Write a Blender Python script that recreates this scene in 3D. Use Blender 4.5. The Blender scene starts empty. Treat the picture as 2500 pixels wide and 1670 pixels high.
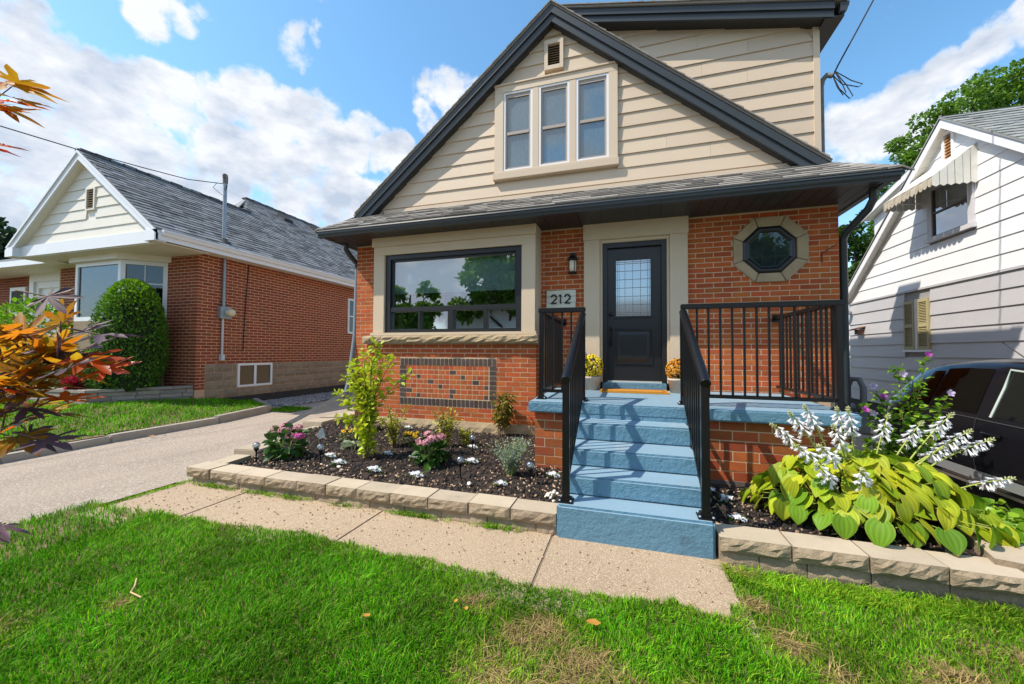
import bpy, bmesh, math, random
import numpy as np
from mathutils import Vector, Matrix, Quaternion
random.seed(7); RNG = np.random.default_rng(7)
S = bpy.context.scene
COL = S.collection
R_ = math.radians

# ------------------------------------------------------------------ camera
cam_d = bpy.data.cameras.new("camera"); cam = bpy.data.objects.new("camera", cam_d); COL.objects.link(cam)
cam_d.sensor_width = 36.0; cam_d.lens = 13.4577; cam_d.clip_start = 0.05; cam_d.clip_end = 600
_r = ((0.957472, 0.288476, 0.005326), (-0.002888, 0.028038, -0.999603), (-0.288511, 0.957077, 0.027679))
CAM = Vector((0.0, -5.6, 1.315))
mw = Matrix(((_r[0][0], -_r[1][0], -_r[2][0], CAM.x), (_r[0][1], -_r[1][1], -_r[2][1], CAM.y),
             (_r[0][2], -_r[1][2], -_r[2][2], CAM.z), (0, 0, 0, 1)))
cam.matrix_world = mw
S.camera = cam
# ------------------------------------------------------------------ view
S.view_settings.view_transform = 'Standard'; S.view_settings.look = 'None'
S.view_settings.gamma = 1.0; S.view_settings.use_curve_mapping = False
S.view_settings.exposure = 0.84
# ------------------------------------------------------------------ sun
SUN = Vector((-1.70, -1.0, 2.6)).normalized()
sd = bpy.data.lights.new("sun", 'SUN'); sd.energy = 3.5; sd.angle = R_(0.5); sd.color = (1.0, 0.91, 0.77)
sun = bpy.data.objects.new("sun", sd); COL.objects.link(sun)
sun.rotation_mode = 'QUATERNION'; sun.rotation_quaternion = SUN.to_track_quat('Z', 'Y')
sun.location = (-20, -10, 25)
# ------------------------------------------------------------------ sky
W = bpy.data.worlds.new("World"); S.world = W; W.use_nodes = True
nt = W.node_tree; nt.nodes.clear()
def wn(t, **k):
    n = nt.nodes.new(t)
    for a, v in k.items(): setattr(n, a, v)
    return n
def wl(a, b): nt.links.new(a, b)
def wmath(op, a, b=None, c=None, clamp=False):
    n = wn('ShaderNodeMath', operation=op, use_clamp=clamp)
    for i, v in enumerate((a, b, c)):
        if v is None: continue
        if isinstance(v, (int, float)): n.inputs[i].default_value = v
        else: wl(v, n.inputs[i])
    return n.outputs[0]
out = wn('ShaderNodeOutputWorld'); bg = wn('ShaderNodeBackground'); wl(bg.outputs[0], out.inputs[0])
bg.inputs[1].default_value = 0.15
sky = wn('ShaderNodeTexSky', sky_type='NISHITA', sun_disc=False)
sky.sun_elevation = math.asin(SUN.z); sky.sun_rotation = math.atan2(SUN.x, SUN.y)
sky.altitude = 100; sky.air_density = 1.0; sky.dust_density = 0.6; sky.ozone_density = 3.0
tc = wn('ShaderNodeTexCoord'); dirv = tc.outputs['Generated']
sx = wn('ShaderNodeSeparateXYZ'); wl(dirv, sx.inputs[0])
# banks of cumulus: (direction to the bank, angular radius, weight)
BANKS = [(-0.827, 0.305, 0.472, 0.049, 1), (-0.851, 0.323, 0.415, 0.083, 1), (-0.885, 0.34, 0.317, 0.099, 1), (-0.849, 0.365, 0.381, 0.077, 1), (-0.812, 0.41, 0.417, 0.07, 1), (-0.769, 0.466, 0.437, 0.076, 1), (-0.715, 0.518, 0.468, 0.066, 1), (-0.673, 0.573, 0.469, 0.079, 1), (-0.624, 0.632, 0.46, 0.094, 1), (-0.551, 0.69, 0.47, 0.072, 1), (-0.511, 0.728, 0.456, 0.056, 1), (-0.836, 0.443, 0.325, 0.125, 1), (-0.762, 0.539, 0.36, 0.135, 1), (-0.667, 0.655, 0.355, 0.156, 1), (-0.57, 0.748, 0.341, 0.089, 1), (-0.919, 0.329, 0.215, 0.115, 1), (-0.56, 0.787, 0.259, 0.125, 1), (-0.913, 0.25, 0.321, 0.129, 1), (-0.942, 0.279, 0.187, 0.159, 1), (-0.732, 0.409, 0.545, 0.055, 0.9), (-0.704, 0.442, 0.555, 0.035, 0.7), (-0.597, 0.56, 0.574, 0.05, 0.85), (-0.554, 0.578, 0.599, 0.022, 0.6), (-0.367, 0.737, 0.568, 0.070, 1), (-0.418, 0.745, 0.519, 0.058, .95), (-0.325, 0.759, 0.564, 0.045, .9), (0.41, 0.821, 0.396, 0.066, 1), (0.446, 0.785, 0.429, 0.061, 1), (0.482, 0.753, 0.449, 0.053, 1), (0.516, 0.721, 0.463, 0.048, 1), (0.383, 0.848, 0.366, 0.042, 0.9), (0.476, 0.8, 0.366, 0.055, 1), (0.501, 0.768, 0.4, 0.051, 0.9), (0.553, 0.691, 0.466, 0.056, 1), (0.547, 0.739, 0.392, 0.041, 0.6),
         # the rest of the sky, behind and beside the viewer
         (-0.5, -0.75, 0.42, 0.26, 1), (0.1, -0.9, 0.42, 0.3, 1), (-.25, -.8, .55, .2, 1), (.45, -.6, .66, .25, 1), (-.75, -.3, .6, .22, 1), (-.5, -.85, .2, .2, 1), (0.35, -0.85, 0.32, 0.15, 1), (0.8, -0.5, 0.4, 0.17, 1), (0.9, 0.25, 0.3, 0.14, 1), (-0.2, -0.93, 0.28, 0.16, 1), (0.6, -0.2, 0.78, 0.15, .8), (-0.2, -0.5, 0.84, 0.14, .8)]
wv = wn('ShaderNodeTexNoise'); wv.inputs['Scale'].default_value = 9.0; wv.inputs['Detail'].default_value = 6
wl(dirv, wv.inputs['Vector'])
wsub = wn('ShaderNodeVectorMath', operation='SUBTRACT'); wl(wv.outputs['Color'], wsub.inputs[0]); wsub.inputs[1].default_value = (.5, .5, .5)
wsc = wn('ShaderNodeVectorMath', operation='SCALE'); wl(wsub.outputs[0], wsc.inputs[0]); wsc.inputs['Scale'].default_value = 0.10
wadd = wn('ShaderNodeVectorMath', operation='ADD'); wl(dirv, wadd.inputs[0]); wl(wsc.outputs[0], wadd.inputs[1])
acc = None
for (x, y, z, rad, w) in BANKS:
    l = math.sqrt(x*x+y*y+z*z)
    dst = wn('ShaderNodeVectorMath', operation='DISTANCE'); wl(wadd.outputs[0], dst.inputs[0]); dst.inputs[1].default_value = (x/l, y/l, z/l)
    mr = wn('ShaderNodeMapRange', interpolation_type='SMOOTHSTEP'); wl(dst.outputs['Value'], mr.inputs[0])
    mr.inputs[1].default_value = rad*1.25; mr.inputs[2].default_value = rad*0.35; mr.inputs[3].default_value = 0; mr.inputs[4].default_value = w
    acc = mr.outputs[0] if acc is None else wmath('MAXIMUM', acc, mr.outputs[0])
n1 = wn('ShaderNodeTexNoise'); n1.inputs['Scale'].default_value = 13; n1.inputs['Detail'].default_value = 11; n1.inputs['Roughness'].default_value = .58
wl(dirv, n1.inputs['Vector'])
d0 = wmath('ADD', acc, wmath('MULTIPLY', wmath('SUBTRACT', n1.outputs['Fac'], 0.5), 2.5))
mk = wn('ShaderNodeMapRange', interpolation_type='SMOOTHSTEP'); wl(d0, mk.inputs[0]); mk.inputs[1].default_value = .34; mk.inputs[2].default_value = .86
mk.inputs[4].default_value = .96
# thin veil of high haze that thickens towards the horizon
hz = wn('ShaderNodeMapRange', interpolation_type='SMOOTHSTEP'); wl(sx.outputs[2], hz.inputs[0]); hz.inputs[1].default_value = .32; hz.inputs[2].default_value = -.02; hz.inputs[4].default_value = .45
n2 = wn('ShaderNodeTexNoise'); n2.inputs['Scale'].default_value = 8.5; n2.inputs['Detail'].default_value = 9; n2.inputs['Roughness'].default_value = .58
wmp = wn('ShaderNodeMapping'); wmp.inputs['Scale'].default_value = (1, 1, 1.9); wl(dirv, wmp.inputs[0]); wl(wmp.outputs[0], n2.inputs['Vector'])
cr = wn('ShaderNodeValToRGB'); shade = wmath('ADD', n2.outputs['Fac'], wmath('MULTIPLY', wmath('SUBTRACT', sx.outputs[2], .36), .42)); shade = wmath('SUBTRACT', shade, wmath('MULTIPLY', wmath('SUBTRACT', mk.outputs[0], .7), .16)); wl(shade, cr.inputs[0])
cr.color_ramp.elements[0].position = .33; cr.color_ramp.elements[0].color = (2.15, 2.45, 2.95, 1)
cr.color_ramp.elements[1].position = .57; cr.color_ramp.elements[1].color = (3.75, 3.8, 3.9, 1)
hs = wn('ShaderNodeHueSaturation'); hs.inputs['Saturation'].default_value = 1.12; hs.inputs['Value'].default_value = 1.06; hs.inputs['Hue'].default_value = .487; wl(sky.outputs[0], hs.inputs['Color'])
mh = wn('ShaderNodeMix', data_type='RGBA'); wl(hz.outputs[0], mh.inputs[0]); wl(hs.outputs[0], mh.inputs[6]); mh.inputs[7].default_value = (3.0, 3.35, 3.75, 1)
mc = wn('ShaderNodeMix', data_type='RGBA'); wl(mk.outputs[0], mc.inputs[0]); wl(mh.outputs[2], mc.inputs[6]); wl(cr.outputs[0], mc.inputs[7])
wl(mc.outputs[2], bg.inputs[0])

# ------------------------------------------------------------------ helpers
def V(*a): return Vector(a)
WL = {}                                   # world offset of each object's origin

def reg(o, parent=None, origin=(0, 0, 0)):
    COL.objects.link(o)
    o.location = Vector(origin) - (WL[parent.name] if parent else Vector())
    if parent: o.parent = parent
    WL[o.name] = Vector(origin)
    return o

def tag(o, label=None, cat=None, group=None, kind=None):
    if label: o['label'] = label
    if cat: o['category'] = cat
    if group: o['group'] = group
    if kind: o['kind'] = kind
    return o

def thing(name, label, cat, loc=(0, 0, 0), group=None):
    o = bpy.data.objects.new(name, None); o.empty_display_size = .1
    reg(o, None, loc); return tag(o, label, cat, group)

class MB:
    """collects faces, then links them as ONE mesh object (coordinates are world)"""
    def __init__(s): s.v = []; s.f = []; s.sm = []
    def poly(s, pts, smooth=False):
        n = len(s.v); s.v += [tuple(p) for p in pts]; s.f.append(tuple(range(n, n+len(pts)))); s.sm.append(smooth); return s
    def add(s, vs, fs, smooth=False):
        n = len(s.v); s.v += [tuple(p) for p in vs]; s.f += [tuple(i+n for i in f) for f in fs]; s.sm += [smooth]*len(fs); return s
    def hexa(s, p):                         # 8 points: bottom ring 0-3, top ring 4-7
        return s.add(p, [(3, 2, 1, 0), (4, 5, 6, 7), (0, 1, 5, 4), (1, 2, 6, 5), (2, 3, 7, 6), (3, 0, 4, 7)])
    def box(s, x0, x1, y0, y1, z0, z1):
        return s.hexa([(x0, y0, z0), (x1, y0, z0), (x1, y1, z0), (x0, y1, z0), (x0, y0, z1), (x1, y0, z1), (x1, y1, z1), (x0, y1, z1)])
    def prism(s, pts, d):                   # polygon extruded by vector d
        n = len(pts); d = Vector(d); a = [Vector(p) for p in pts]; b = [p+d for p in a]
        fs = [tuple(range(n-1, -1, -1)), tuple(range(n, 2*n))] + [(i, (i+1) % n, n+(i+1) % n, n+i) for i in range(n)]
        return s.add(a+b, fs)
    def bar(s, a, b, w, h=None, up=(0, 0, 1)):
        a, b = Vector(a), Vector(b); h = h or w; t = (b-a).normalized(); u = Vector(up)
        if abs(t.dot(u)) > .98: u = Vector((0, 1, 0))
        x = t.cross(u).normalized(); y = x.cross(t).normalized()
        q = [-x*w/2-y*h/2, x*w/2-y*h/2, x*w/2+y*h/2, -x*w/2+y*h/2]
        return s.hexa([a+c for c in q]+[b+c for c in q])
    def tube(s, path, r, n=8, cap=True):
        P = [Vector(p) for p in path]; rr = r if hasattr(r, '__len__') else [r]*len(P)
        prev = None; rings = []
        for i, p in enumerate(P):
            t = (P[min(i+1, len(P)-1)]-P[max(i-1, 0)])
            t = t.normalized() if t.length > 1e-9 else Vector((0, 0, 1))
            if prev is None:
                u = Vector((0, 0, 1)) if abs(t.z) < .9 else Vector((1, 0, 0)); x = t.cross(u).normalized()
            else:
                x = (prev - t*prev.dot(t)); x = x.normalized() if x.length > 1e-6 else prev
            prev = x; y = t.cross(x)
            rings.append([p+(x*math.cos(a)+y*math.sin(a))*rr[i] for a in [2*math.pi*k/n for k in range(n)]])
        vs = [q for rg in rings for q in rg]; fs = []
        for i in range(len(P)-1):
            for k in range(n): fs.append((i*n+k, i*n+(k+1) % n, (i+1)*n+(k+1) % n, (i+1)*n+k))
        s.add(vs, fs, True)
        if cap: s.poly(rings[0][::-1]); s.poly(rings[-1])
        return s
    def lathe(s, prof, c, n=16, cap=False):
        vs = []; fs = []
        for r, z in prof:
            for k in range(n):
                a = 2*math.pi*k/n; vs.append((c[0]+r*math.cos(a), c[1]+r*math.sin(a), c[2]+z))
        for i in range(len(prof)-1):
            for k in range(n): fs.append((i*n+k, i*n+(k+1) % n, (i+1)*n+(k+1) % n, (i+1)*n+k))
        s.add(vs, fs, True)
        if cap: s.poly([vs[k] for k in range(n)][::-1]); s.poly(vs[-n:])
        return s
    def mesh(s, name, mat=None, off=(0, 0, 0)):
        m = bpy.data.meshes.new(name); o = Vector(off)
        m.from_pydata([(p[0]-o.x, p[1]-o.y, p[2]-o.z) for p in s.v], [], s.f)
        if any(s.sm): m.polygons.foreach_set('use_smooth', s.sm)
        if mat: m.materials.append(mat)
        return m
    shift = None
    def build(s, name, mat, parent=None, origin=None, bevel=0, kind=None):
        if MB.shift: s.v = [MB.shift(p) for p in s.v]
        og = origin if origin is not None else ((0, 0, 0) if not parent else WL[parent.name])
        o = bpy.data.objects.new(name, s.mesh(name, mat, og)); reg(o, parent, og)
        if bevel:
            bm = bmesh.new(); bm.from_mesh(o.data)
            bmesh.ops.remove_doubles(bm, verts=bm.verts, dist=1e-5)
            bmesh.ops.bevel(bm, geom=[e for e in bm.edges if len(e.link_faces) == 2 and e.calc_face_angle(0) > .5], offset=bevel, segments=2, affect='EDGES', clamp_overlap=True)
            bm.to_mesh(o.data); bm.free()
        if kind: o['kind'] = kind
        return o

def inst(name, mesh, parent, loc, rot=None, scale=(1, 1, 1)):
    o = bpy.data.objects.new(name, mesh); reg(o, parent, loc)
    if rot is not None:
        if isinstance(rot, Quaternion): o.rotation_mode = 'QUATERNION'; o.rotation_quaternion = rot
        else: o.rotation_euler = rot
    o.scale = scale; return o

def copy_tree(o, loc, rotz=0, scale=1.0, label=None, parent=None):
    c = o.copy(); COL.objects.link(c)
    if parent is None:
        c.location = loc; c.rotation_euler = (0, 0, rotz); c.scale = (scale,)*3
        if label: c['label'] = label
    else: c.parent = parent
    for ch in list(o.children): copy_tree(ch, None, parent=c)
    return c

def np_mesh(name, verts, faces_n, loops, mat, smooth=False, col=None):
    m = bpy.data.meshes.new(name); verts = np.asarray(verts, np.float32)
    m.vertices.add(len(verts)); m.vertices.foreach_set('co', verts.ravel())
    faces_n = np.asarray(faces_n, np.int32); loops = np.asarray(loops, np.int32)
    m.loops.add(len(loops)); m.loops.foreach_set('vertex_index', loops)
    st = np.zeros(len(faces_n), np.int32); st[1:] = np.cumsum(faces_n)[:-1]
    m.polygons.add(len(faces_n)); m.polygons.foreach_set('loop_start', st); m.polygons.foreach_set('loop_total', faces_n)
    if smooth: m.polygons.foreach_set('use_smooth', np.ones(len(faces_n), bool))
    if col is not None:
        a = m.color_attributes.new('tint', 'FLOAT_COLOR', 'POINT'); a.data.foreach_set('color', np.asarray(col, np.float32).ravel())
    m.update(calc_edges=True); m.materials.append(mat); return m

# ------------------------------------------------------------------ materials
MATS = {}
def mat(name, col, rough=.6, col2=None, nscale=6, nmix=.5, var=0.0, bump=0, bscale=40, metal=0, spec=.5, coat=0, speck=None, stretch=(1, 1, 1), dirt=None, bdetail=4, bdist=.01):
    """principled: base col blended to col2 by a noise, per-piece value variation, fine bump"""
    if name in MATS: return MATS[name]
    m = bpy.data.materials.new(name); m.use_nodes = True; t = m.node_tree; N = t.nodes; L = t.links
    p = N['Principled BSDF']; p.inputs['Roughness'].default_value = rough; p.inputs['Metallic'].default_value = metal
    p.inputs['Specular IOR Level'].default_value = spec; p.inputs['Coat Weight'].default_value = coat
    tcn = N.new('ShaderNodeTexCoord'); mp = N.new('ShaderNodeMapping'); mp.inputs['Scale'].default_value = stretch
    gm = N.new('ShaderNodeNewGeometry'); L.new(gm.outputs['Position'], mp.inputs[0])
    cur = None
    def rgb(c):
        n = N.new('ShaderNodeRGB'); n.outputs[0].default_value = (*c, 1); return n.outputs[0]
    cur = rgb(col)
    def mix(fac, a, b, blend='MIX'):
        n = N.new('ShaderNodeMix'); n.data_type = 'RGBA'; n.blend_type = blend
        if isinstance(fac, float): n.inputs[0].default_value = fac
        else: L.new(fac, n.inputs[0])
        L.new(a, n.inputs[6]); L.new(b, n.inputs[7]); return n.outputs[2]
    def noise(sc, det=6, ro=.6):
        n = N.new('ShaderNodeTexNoise'); n.inputs['Scale'].default_value = sc; n.inputs['Detail'].default_value = det; n.inputs['Roughness'].default_value = ro
        L.new(mp.outputs[0], n.inputs['Vector']); return n.outputs['Fac']
    def rng(v, a, b, c=0., d_=1.):
        n = N.new('ShaderNodeMapRange'); L.new(v, n.inputs[0]); n.inputs[1].default_value = a; n.inputs[2].default_value = b; n.inputs[3].default_value = c; n.inputs[4].default_value = d_; return n.outputs[0]
    if col2 is not None: cur = mix(rng(noise(nscale), .5-nmix/2, .5+nmix/2), cur, rgb(col2))
    if speck is not None:                  # (colour, scale, threshold)
        cur = mix(rng(noise(speck[1], 2, .5), speck[2], speck[2]+.06), cur, rgb(speck[0]))
    if dirt is not None:
        cur = mix(rng(noise(dirt[1], 8, .7), dirt[2], dirt[2]+.2), cur, rgb(dirt[0]))
    if var:
        oi = N.new('ShaderNodeObjectInfo'); ad = N.new('ShaderNodeMath'); ad.operation = 'ADD'; fr = N.new('ShaderNodeMath'); fr.operation = 'FRACT'
        L.new(oi.outputs['Random'], ad.inputs[0]); L.new(gm.outputs['Random Per Island'], ad.inputs[1]); L.new(ad.outputs[0], fr.inputs[0])
        h = N.new('ShaderNodeHueSaturation'); L.new(cur, h.inputs['Color'])
        L.new(rng(fr.outputs[0], 0, 1, 1-var, 1+var*.8), h.inputs['Value'])
        m2 = N.new('ShaderNodeMath'); m2.operation = 'MULTIPLY'; L.new(fr.outputs[0], m2.inputs[0]); m2.inputs[1].default_value = 7.31
        f2 = N.new('ShaderNodeMath'); f2.operation = 'FRACT'; L.new(m2.outputs[0], f2.inputs[0])
        L.new(rng(f2.outputs[0], 0, 1, .5-var*.035, .5+var*.035), h.inputs['Hue']); cur = h.outputs[0]
    L.new(cur, p.inputs['Base Color'])
    if bump:
        b = N.new('ShaderNodeBump'); b.inputs['Strength'].default_value = bump; b.inputs['Distance'].default_value = bdist
        L.new(noise(bscale, bdetail, .65), b.inputs['Height']); L.new(b.outputs[0], p.inputs['Normal'])
    MATS[name] = m; return m

def leafmat(name, c1, c2, trans=.35, rough=.45, var=.3, tint=False, tip=None, spec=.35, mott=None):
    if name in MATS: return MATS[name]
    m = bpy.data.materials.new(name); m.use_nodes = True; t = m.node_tree; N = t.nodes; L = t.links
    p = N['Principled BSDF']; p.inputs['Roughness'].default_value = rough; p.inputs['Specular IOR Level'].default_value = spec
    gm = N.new('ShaderNodeNewGeometry'); oi = N.new('ShaderNodeObjectInfo')
    ad = N.new('ShaderNodeMath'); ad.operation = 'ADD'; fr = N.new('ShaderNodeMath'); fr.operation = 'FRACT'
    L.new(oi.outputs['Random'], ad.inputs[0]); L.new(gm.outputs['Random Per Island'], ad.inputs[1]); L.new(ad.outputs[0], fr.inputs[0])
    mx = N.new('ShaderNodeMix'); mx.data_type = 'RGBA'; L.new(fr.outputs[0], mx.inputs[0]); mx.inputs[6].default_value = (*c1, 1); mx.inputs[7].default_value = (*c2, 1)
    cur = mx.outputs[2]
    m2 = N.new('ShaderNodeMath'); m2.operation = 'MULTIPLY'; L.new(fr.outputs[0], m2.inputs[0]); m2.inputs[1].default_value = 5.77
    f2 = N.new('ShaderNodeMath'); f2.operation = 'FRACT'; L.new(m2.outputs[0], f2.inputs[0])
    mr = N.new('ShaderNodeMapRange'); L.new(f2.outputs[0], mr.inputs[0]); mr.inputs[3].default_value = 1-var; mr.inputs[4].default_value = 1+var
    h = N.new('ShaderNodeHueSaturation'); L.new(cur, h.inputs['Color']); L.new(mr.outputs[0], h.inputs['Value']); cur = h.outputs[0]
    if mott is not None:                   # patches of a second leaf colour
        nz = N.new('ShaderNodeTexNoise'); nz.inputs['Scale'].default_value = 16; nz.inputs['Detail'].default_value = 4; L.new(gm.outputs['Position'], nz.inputs['Vector'])
        r3 = N.new('ShaderNodeMapRange'); L.new(nz.outputs['Fac'], r3.inputs[0]); r3.inputs[1].default_value = .45; r3.inputs[2].default_value = .62
        mm = N.new('ShaderNodeMix'); mm.data_type = 'RGBA'; L.new(r3.outputs[0], mm.inputs[0]); L.new(cur, mm.inputs[6]); mm.inputs[7].default_value = (*mott, 1); cur = mm.outputs[2]
    if tint:
        at = N.new('ShaderNodeAttribute'); at.attribute_name = 'tint'
        mm = N.new('ShaderNodeMix'); mm.data_type = 'RGBA'; mm.blend_type = 'MULTIPLY'; mm.inputs[0].default_value = 1
        L.new(cur, mm.inputs[6]); L.new(at.outputs['Color'], mm.inputs[7]); cur = mm.outputs[2]
    if tip is not None:                    # browned, ragged leaf margins
        at = N.new('ShaderNodeAttribute'); at.attribute_name = 'tint'
        nz = N.new('ShaderNodeTexNoise'); nz.inputs['Scale'].default_value = 14; nz.inputs['Detail'].default_value = 5
        L.new(gm.outputs['Position'], nz.inputs['Vector'])
        sp = N.new('ShaderNodeSeparateColor'); L.new(at.outputs['Color'], sp.inputs[0])
        a2 = N.new('ShaderNodeMath'); a2.operation = 'ADD'; L.new(nz.outputs['Fac'], a2.inputs[0]); L.new(sp.outputs[0], a2.inputs[1])
        r2 = N.new('ShaderNodeMapRange'); L.new(a2.outputs[0], r2.inputs[0]); r2.inputs[1].default_value = 1.24; r2.inputs[2].default_value = 1.36
        mm = N.new('ShaderNodeMix'); mm.data_type = 'RGBA'; L.new(r2.outputs[0], mm.inputs[0]); L.new(cur, mm.inputs[6]); mm.inputs[7].default_value = (*tip, 1); cur = mm.outputs[2]
        hv = N.new('ShaderNodeHueSaturation'); L.new(cur, hv.inputs['Color']); L.new(sp.outputs[1], hv.inputs['Value']); cur = hv.outputs[0]
    L.new(cur, p.inputs['Base Color'])
    if trans:
        tr = N.new('ShaderNodeBsdfTranslucent'); L.new(cur, tr.inputs['Color'])
        ms = N.new('ShaderNodeMixShader'); ms.inputs[0].default_value = trans
        L.new(p.outputs[0], ms.inputs[1]); L.new(tr.outputs[0], ms.inputs[2]); L.new(ms.outputs[0], N['Material Output'].inputs[0])
    MATS[name] = m; return m

def glassmat(name, tint, refl=.3, clear=.55, rough=.01):
    """a pane: partly mirror, partly see-through, the rest tinted"""
    if name in MATS: return MATS[name]
    m = bpy.data.materials.new(name); m.use_nodes = True; t = m.node_tree; N = t.nodes; L = t.links
    tr = N.new('ShaderNodeBsdfTransparent'); tr.inputs[0].default_value = (*[c*clear for c in tint], 1)
    gl = N.new('ShaderNodeBsdfGlossy'); gl.inputs['Roughness'].default_value = rough; gl.inputs['Color'].default_value = (.95, .97, 1, 1)
    fr = N.new('ShaderNodeFresnel'); fr.inputs[0].default_value = 1.5
    mr = N.new('ShaderNodeMapRange'); L.new(fr.outputs[0], mr.inputs[0]); mr.inputs[1].default_value = .04; mr.inputs[2].default_value = 1; mr.inputs[3].default_value = refl; mr.inputs[4].default_value = min(1, refl+.4)
    ms = N.new('ShaderNodeMixShader'); L.new(mr.outputs[0], ms.inputs[0]); L.new(tr.outputs[0], ms.inputs[1]); L.new(gl.outputs[0], ms.inputs[2])
    L.new(ms.outputs[0], N['Material Output'].inputs[0]); MATS[name] = m; return m

BRICK = mat('red_brick', (.47, .104, .020), .88, (.35, .072, .016), 9, .6, var=.22, bump=.5, bscale=160, stretch=(1, 1, .35), dirt=((.20, .055, .02), 1.7, .60))
BRICK_DK = mat('dark_brick', (.045, .03, .026), .6, (.075, .048, .04), 9, .6, var=.3, bump=.3, bscale=120)
BRICK_L = mat('maroon_brick', (.27, .057, .018), .88, (.19, .040, .014), 7, .6, var=.2, bump=.4, bscale=140)
BRICK_P = mat('porch_brick', (.44, .104, .022), .8, (.29, .066, .017), 9, .6, var=.3, bump=.4, bscale=120, dirt=((.48, .34, .28), 7, .66))
MORT = mat('mortar', (.62, .45, .29), .95, (.52, .37, .24), 12, .6, bump=.4, bscale=200)
MORT_L = mat('mortar_pinkish', (.62, .39, .25), .95, (.52, .31, .20), 12, .6)
SIDING = mat('beige_siding', (.575, .465, .350), .55, (.53, .425, .315), 3, .7, var=.06, bump=.12, bscale=220, stretch=(.25, .25, 1), dirt=((.46, .37, .275), 1.4, .60))
TRIM = mat('beige_stucco', (.62, .50, .365), .9, (.56, .45, .325), 4, .7, bump=.35, bscale=260)
FASC = mat('charcoal_metal', (.033, .041, .049), .38, (.028, .034, .041), 5, .6, bump=.05, bscale=30)
SOFF = mat('soffit_vinyl', (.030, .029, .030), .45, var=.1)
SHING = mat('brown_grey_shingle', (.30, .275, .25), .95, (.21, .195, .18), 30, .5, var=.36, bump=.6, bscale=300)
SHING_L = mat('blue_grey_shingle', (.205, .215, .225), .95, (.12, .128, .138), 14, .5, var=.5, bump=.5, bscale=240)
SHING_R = mat('pale_grey_shingle', (.27, .29, .28), .95, (.19, .20, .20), 18, .5, var=.25, bump=.5, bscale=240)
DARK = mat('roof_edge_dark', (.02, .02, .022), .8)
BLACK = mat('black_metal', (.006, .006, .007), .32, spec=.35, bump=.04, bscale=90)
FRAMEB = mat('black_window_frame', (.012, .013, .015), .35)
DOORB = mat('black_door_paint', (.011, .012, .014), .33, bump=.06, bscale=60)
STONE = mat('sandstone', (.40, .31, .19), .95, (.27, .20, .12), 9, .7, bump=1.0, bscale=30, bdetail=8, dirt=((.12, .09, .06), 14, .62))
STONE_O = mat('octagon_stone', (.44, .34, .21), .9, (.30, .22, .13), 6, .7, var=.08, bump=.5, bscale=60, bdetail=8)
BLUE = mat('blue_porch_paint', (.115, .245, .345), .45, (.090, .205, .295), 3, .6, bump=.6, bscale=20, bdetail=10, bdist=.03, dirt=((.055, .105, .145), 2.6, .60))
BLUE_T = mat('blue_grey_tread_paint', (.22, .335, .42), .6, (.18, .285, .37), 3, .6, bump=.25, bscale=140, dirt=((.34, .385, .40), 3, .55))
CONC = mat('pale_concrete_block', (.50, .41, .30), .95, (.39, .32, .23), 5, .6, var=.13, bump=.5, bscale=120, dirt=((.25, .20, .15), 5, .60))
SPLIT = mat('split_face_block', (.36, .28, .19), .95, (.24, .18, .115), 18, .6, var=.14, bump=.9, bscale=70, bdetail=8, dirt=((.62, .57, .52), 9, .70))
WALK = mat('aggregate_walk', (.45, .325, .21), .9, (.33, .235, .15), 1.6, .7, var=.05, bump=.9, bscale=150, speck=((.56, .44, .31), 140, .53), dirt=((.17, .10, .06), 55, .68))
DRIVE = mat('pale_asphalt', (.36, .285, .215), .95, (.24, .19, .145), 1.6, .5, stretch=(1, .35, 1), bump=.6, bscale=170, speck=((.52, .48, .44), 130, .57), dirt=((.14, .12, .11), 110, .64))
SOIL = mat('bark_soil', (.022, .015, .012), 1, (.055, .033, .022), 5, .5, bump=1, bscale=60)
EARTH = mat('lawn_earth', (.11, .085, .035), 1, (.25, .165, .08), 5, .6, bump=1, bscale=70, speck=((.40, .30, .16), 120, .56), bdist=.02)
WHITE = mat('white_metal', (.74, .75, .78), .4, (.68, .70, .74), 3, .6, bump=.05, bscale=40)
WSID = mat('white_siding', (.80, .81, .83), .5, (.75, .76, .79), 2, .6, var=.03, bump=.08, bscale=160)
GSID = mat('grey_siding', (.50, .49, .51), .5, (.46, .45, .47), 2, .6, var=.03, bump=.08, bscale=160)
CREAM = mat('cream_panel', (.72, .69, .61), .5, (.66, .63, .55), 3, .6, var=.03)
TAN = mat('tan_shutter', (.42, .36, .19), .6)
GALV = mat('galvanised_pipe', (.30, .36, .42), .45, (.22, .27, .32), 14, .6, metal=.3)
GREYP = mat('weathered_grey_metal', (.17, .175, .18), .6, (.10, .10, .10), 20, .6)
CABLE = mat('cable_rubber', (.012, .012, .014), .7)
GLASS = glassmat('window_glass', (.75, .88, .88), .42, .85)
GLASS_D = glassmat('dark_glass', (.6, .68, .72), .07, .6)
GLASS_S = glassmat('screened_glass', (.62, .72, .80), .13, .9, .06)
ROOM = mat('dim_room', (.18, .18, .17), .9)
BLIND = mat('pale_blind', (.62, .76, .76), .8)
SHEER = mat('sheer_curtain', (.58, .66, .68), .9, (.26, .32, .34), 60, .7, stretch=(3, 3, .25))

# ---- brick laying ---------------------------------------------------------
def unit_box():
    b = MB().box(-.5, .5, -.5, .5, -.5, .5); return b
UNIT = {}
def unit(matl):
    if matl.name not in UNIT: UNIT[matl.name] = unit_box().mesh('brick', matl)
    return UNIT[matl.name]

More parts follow.
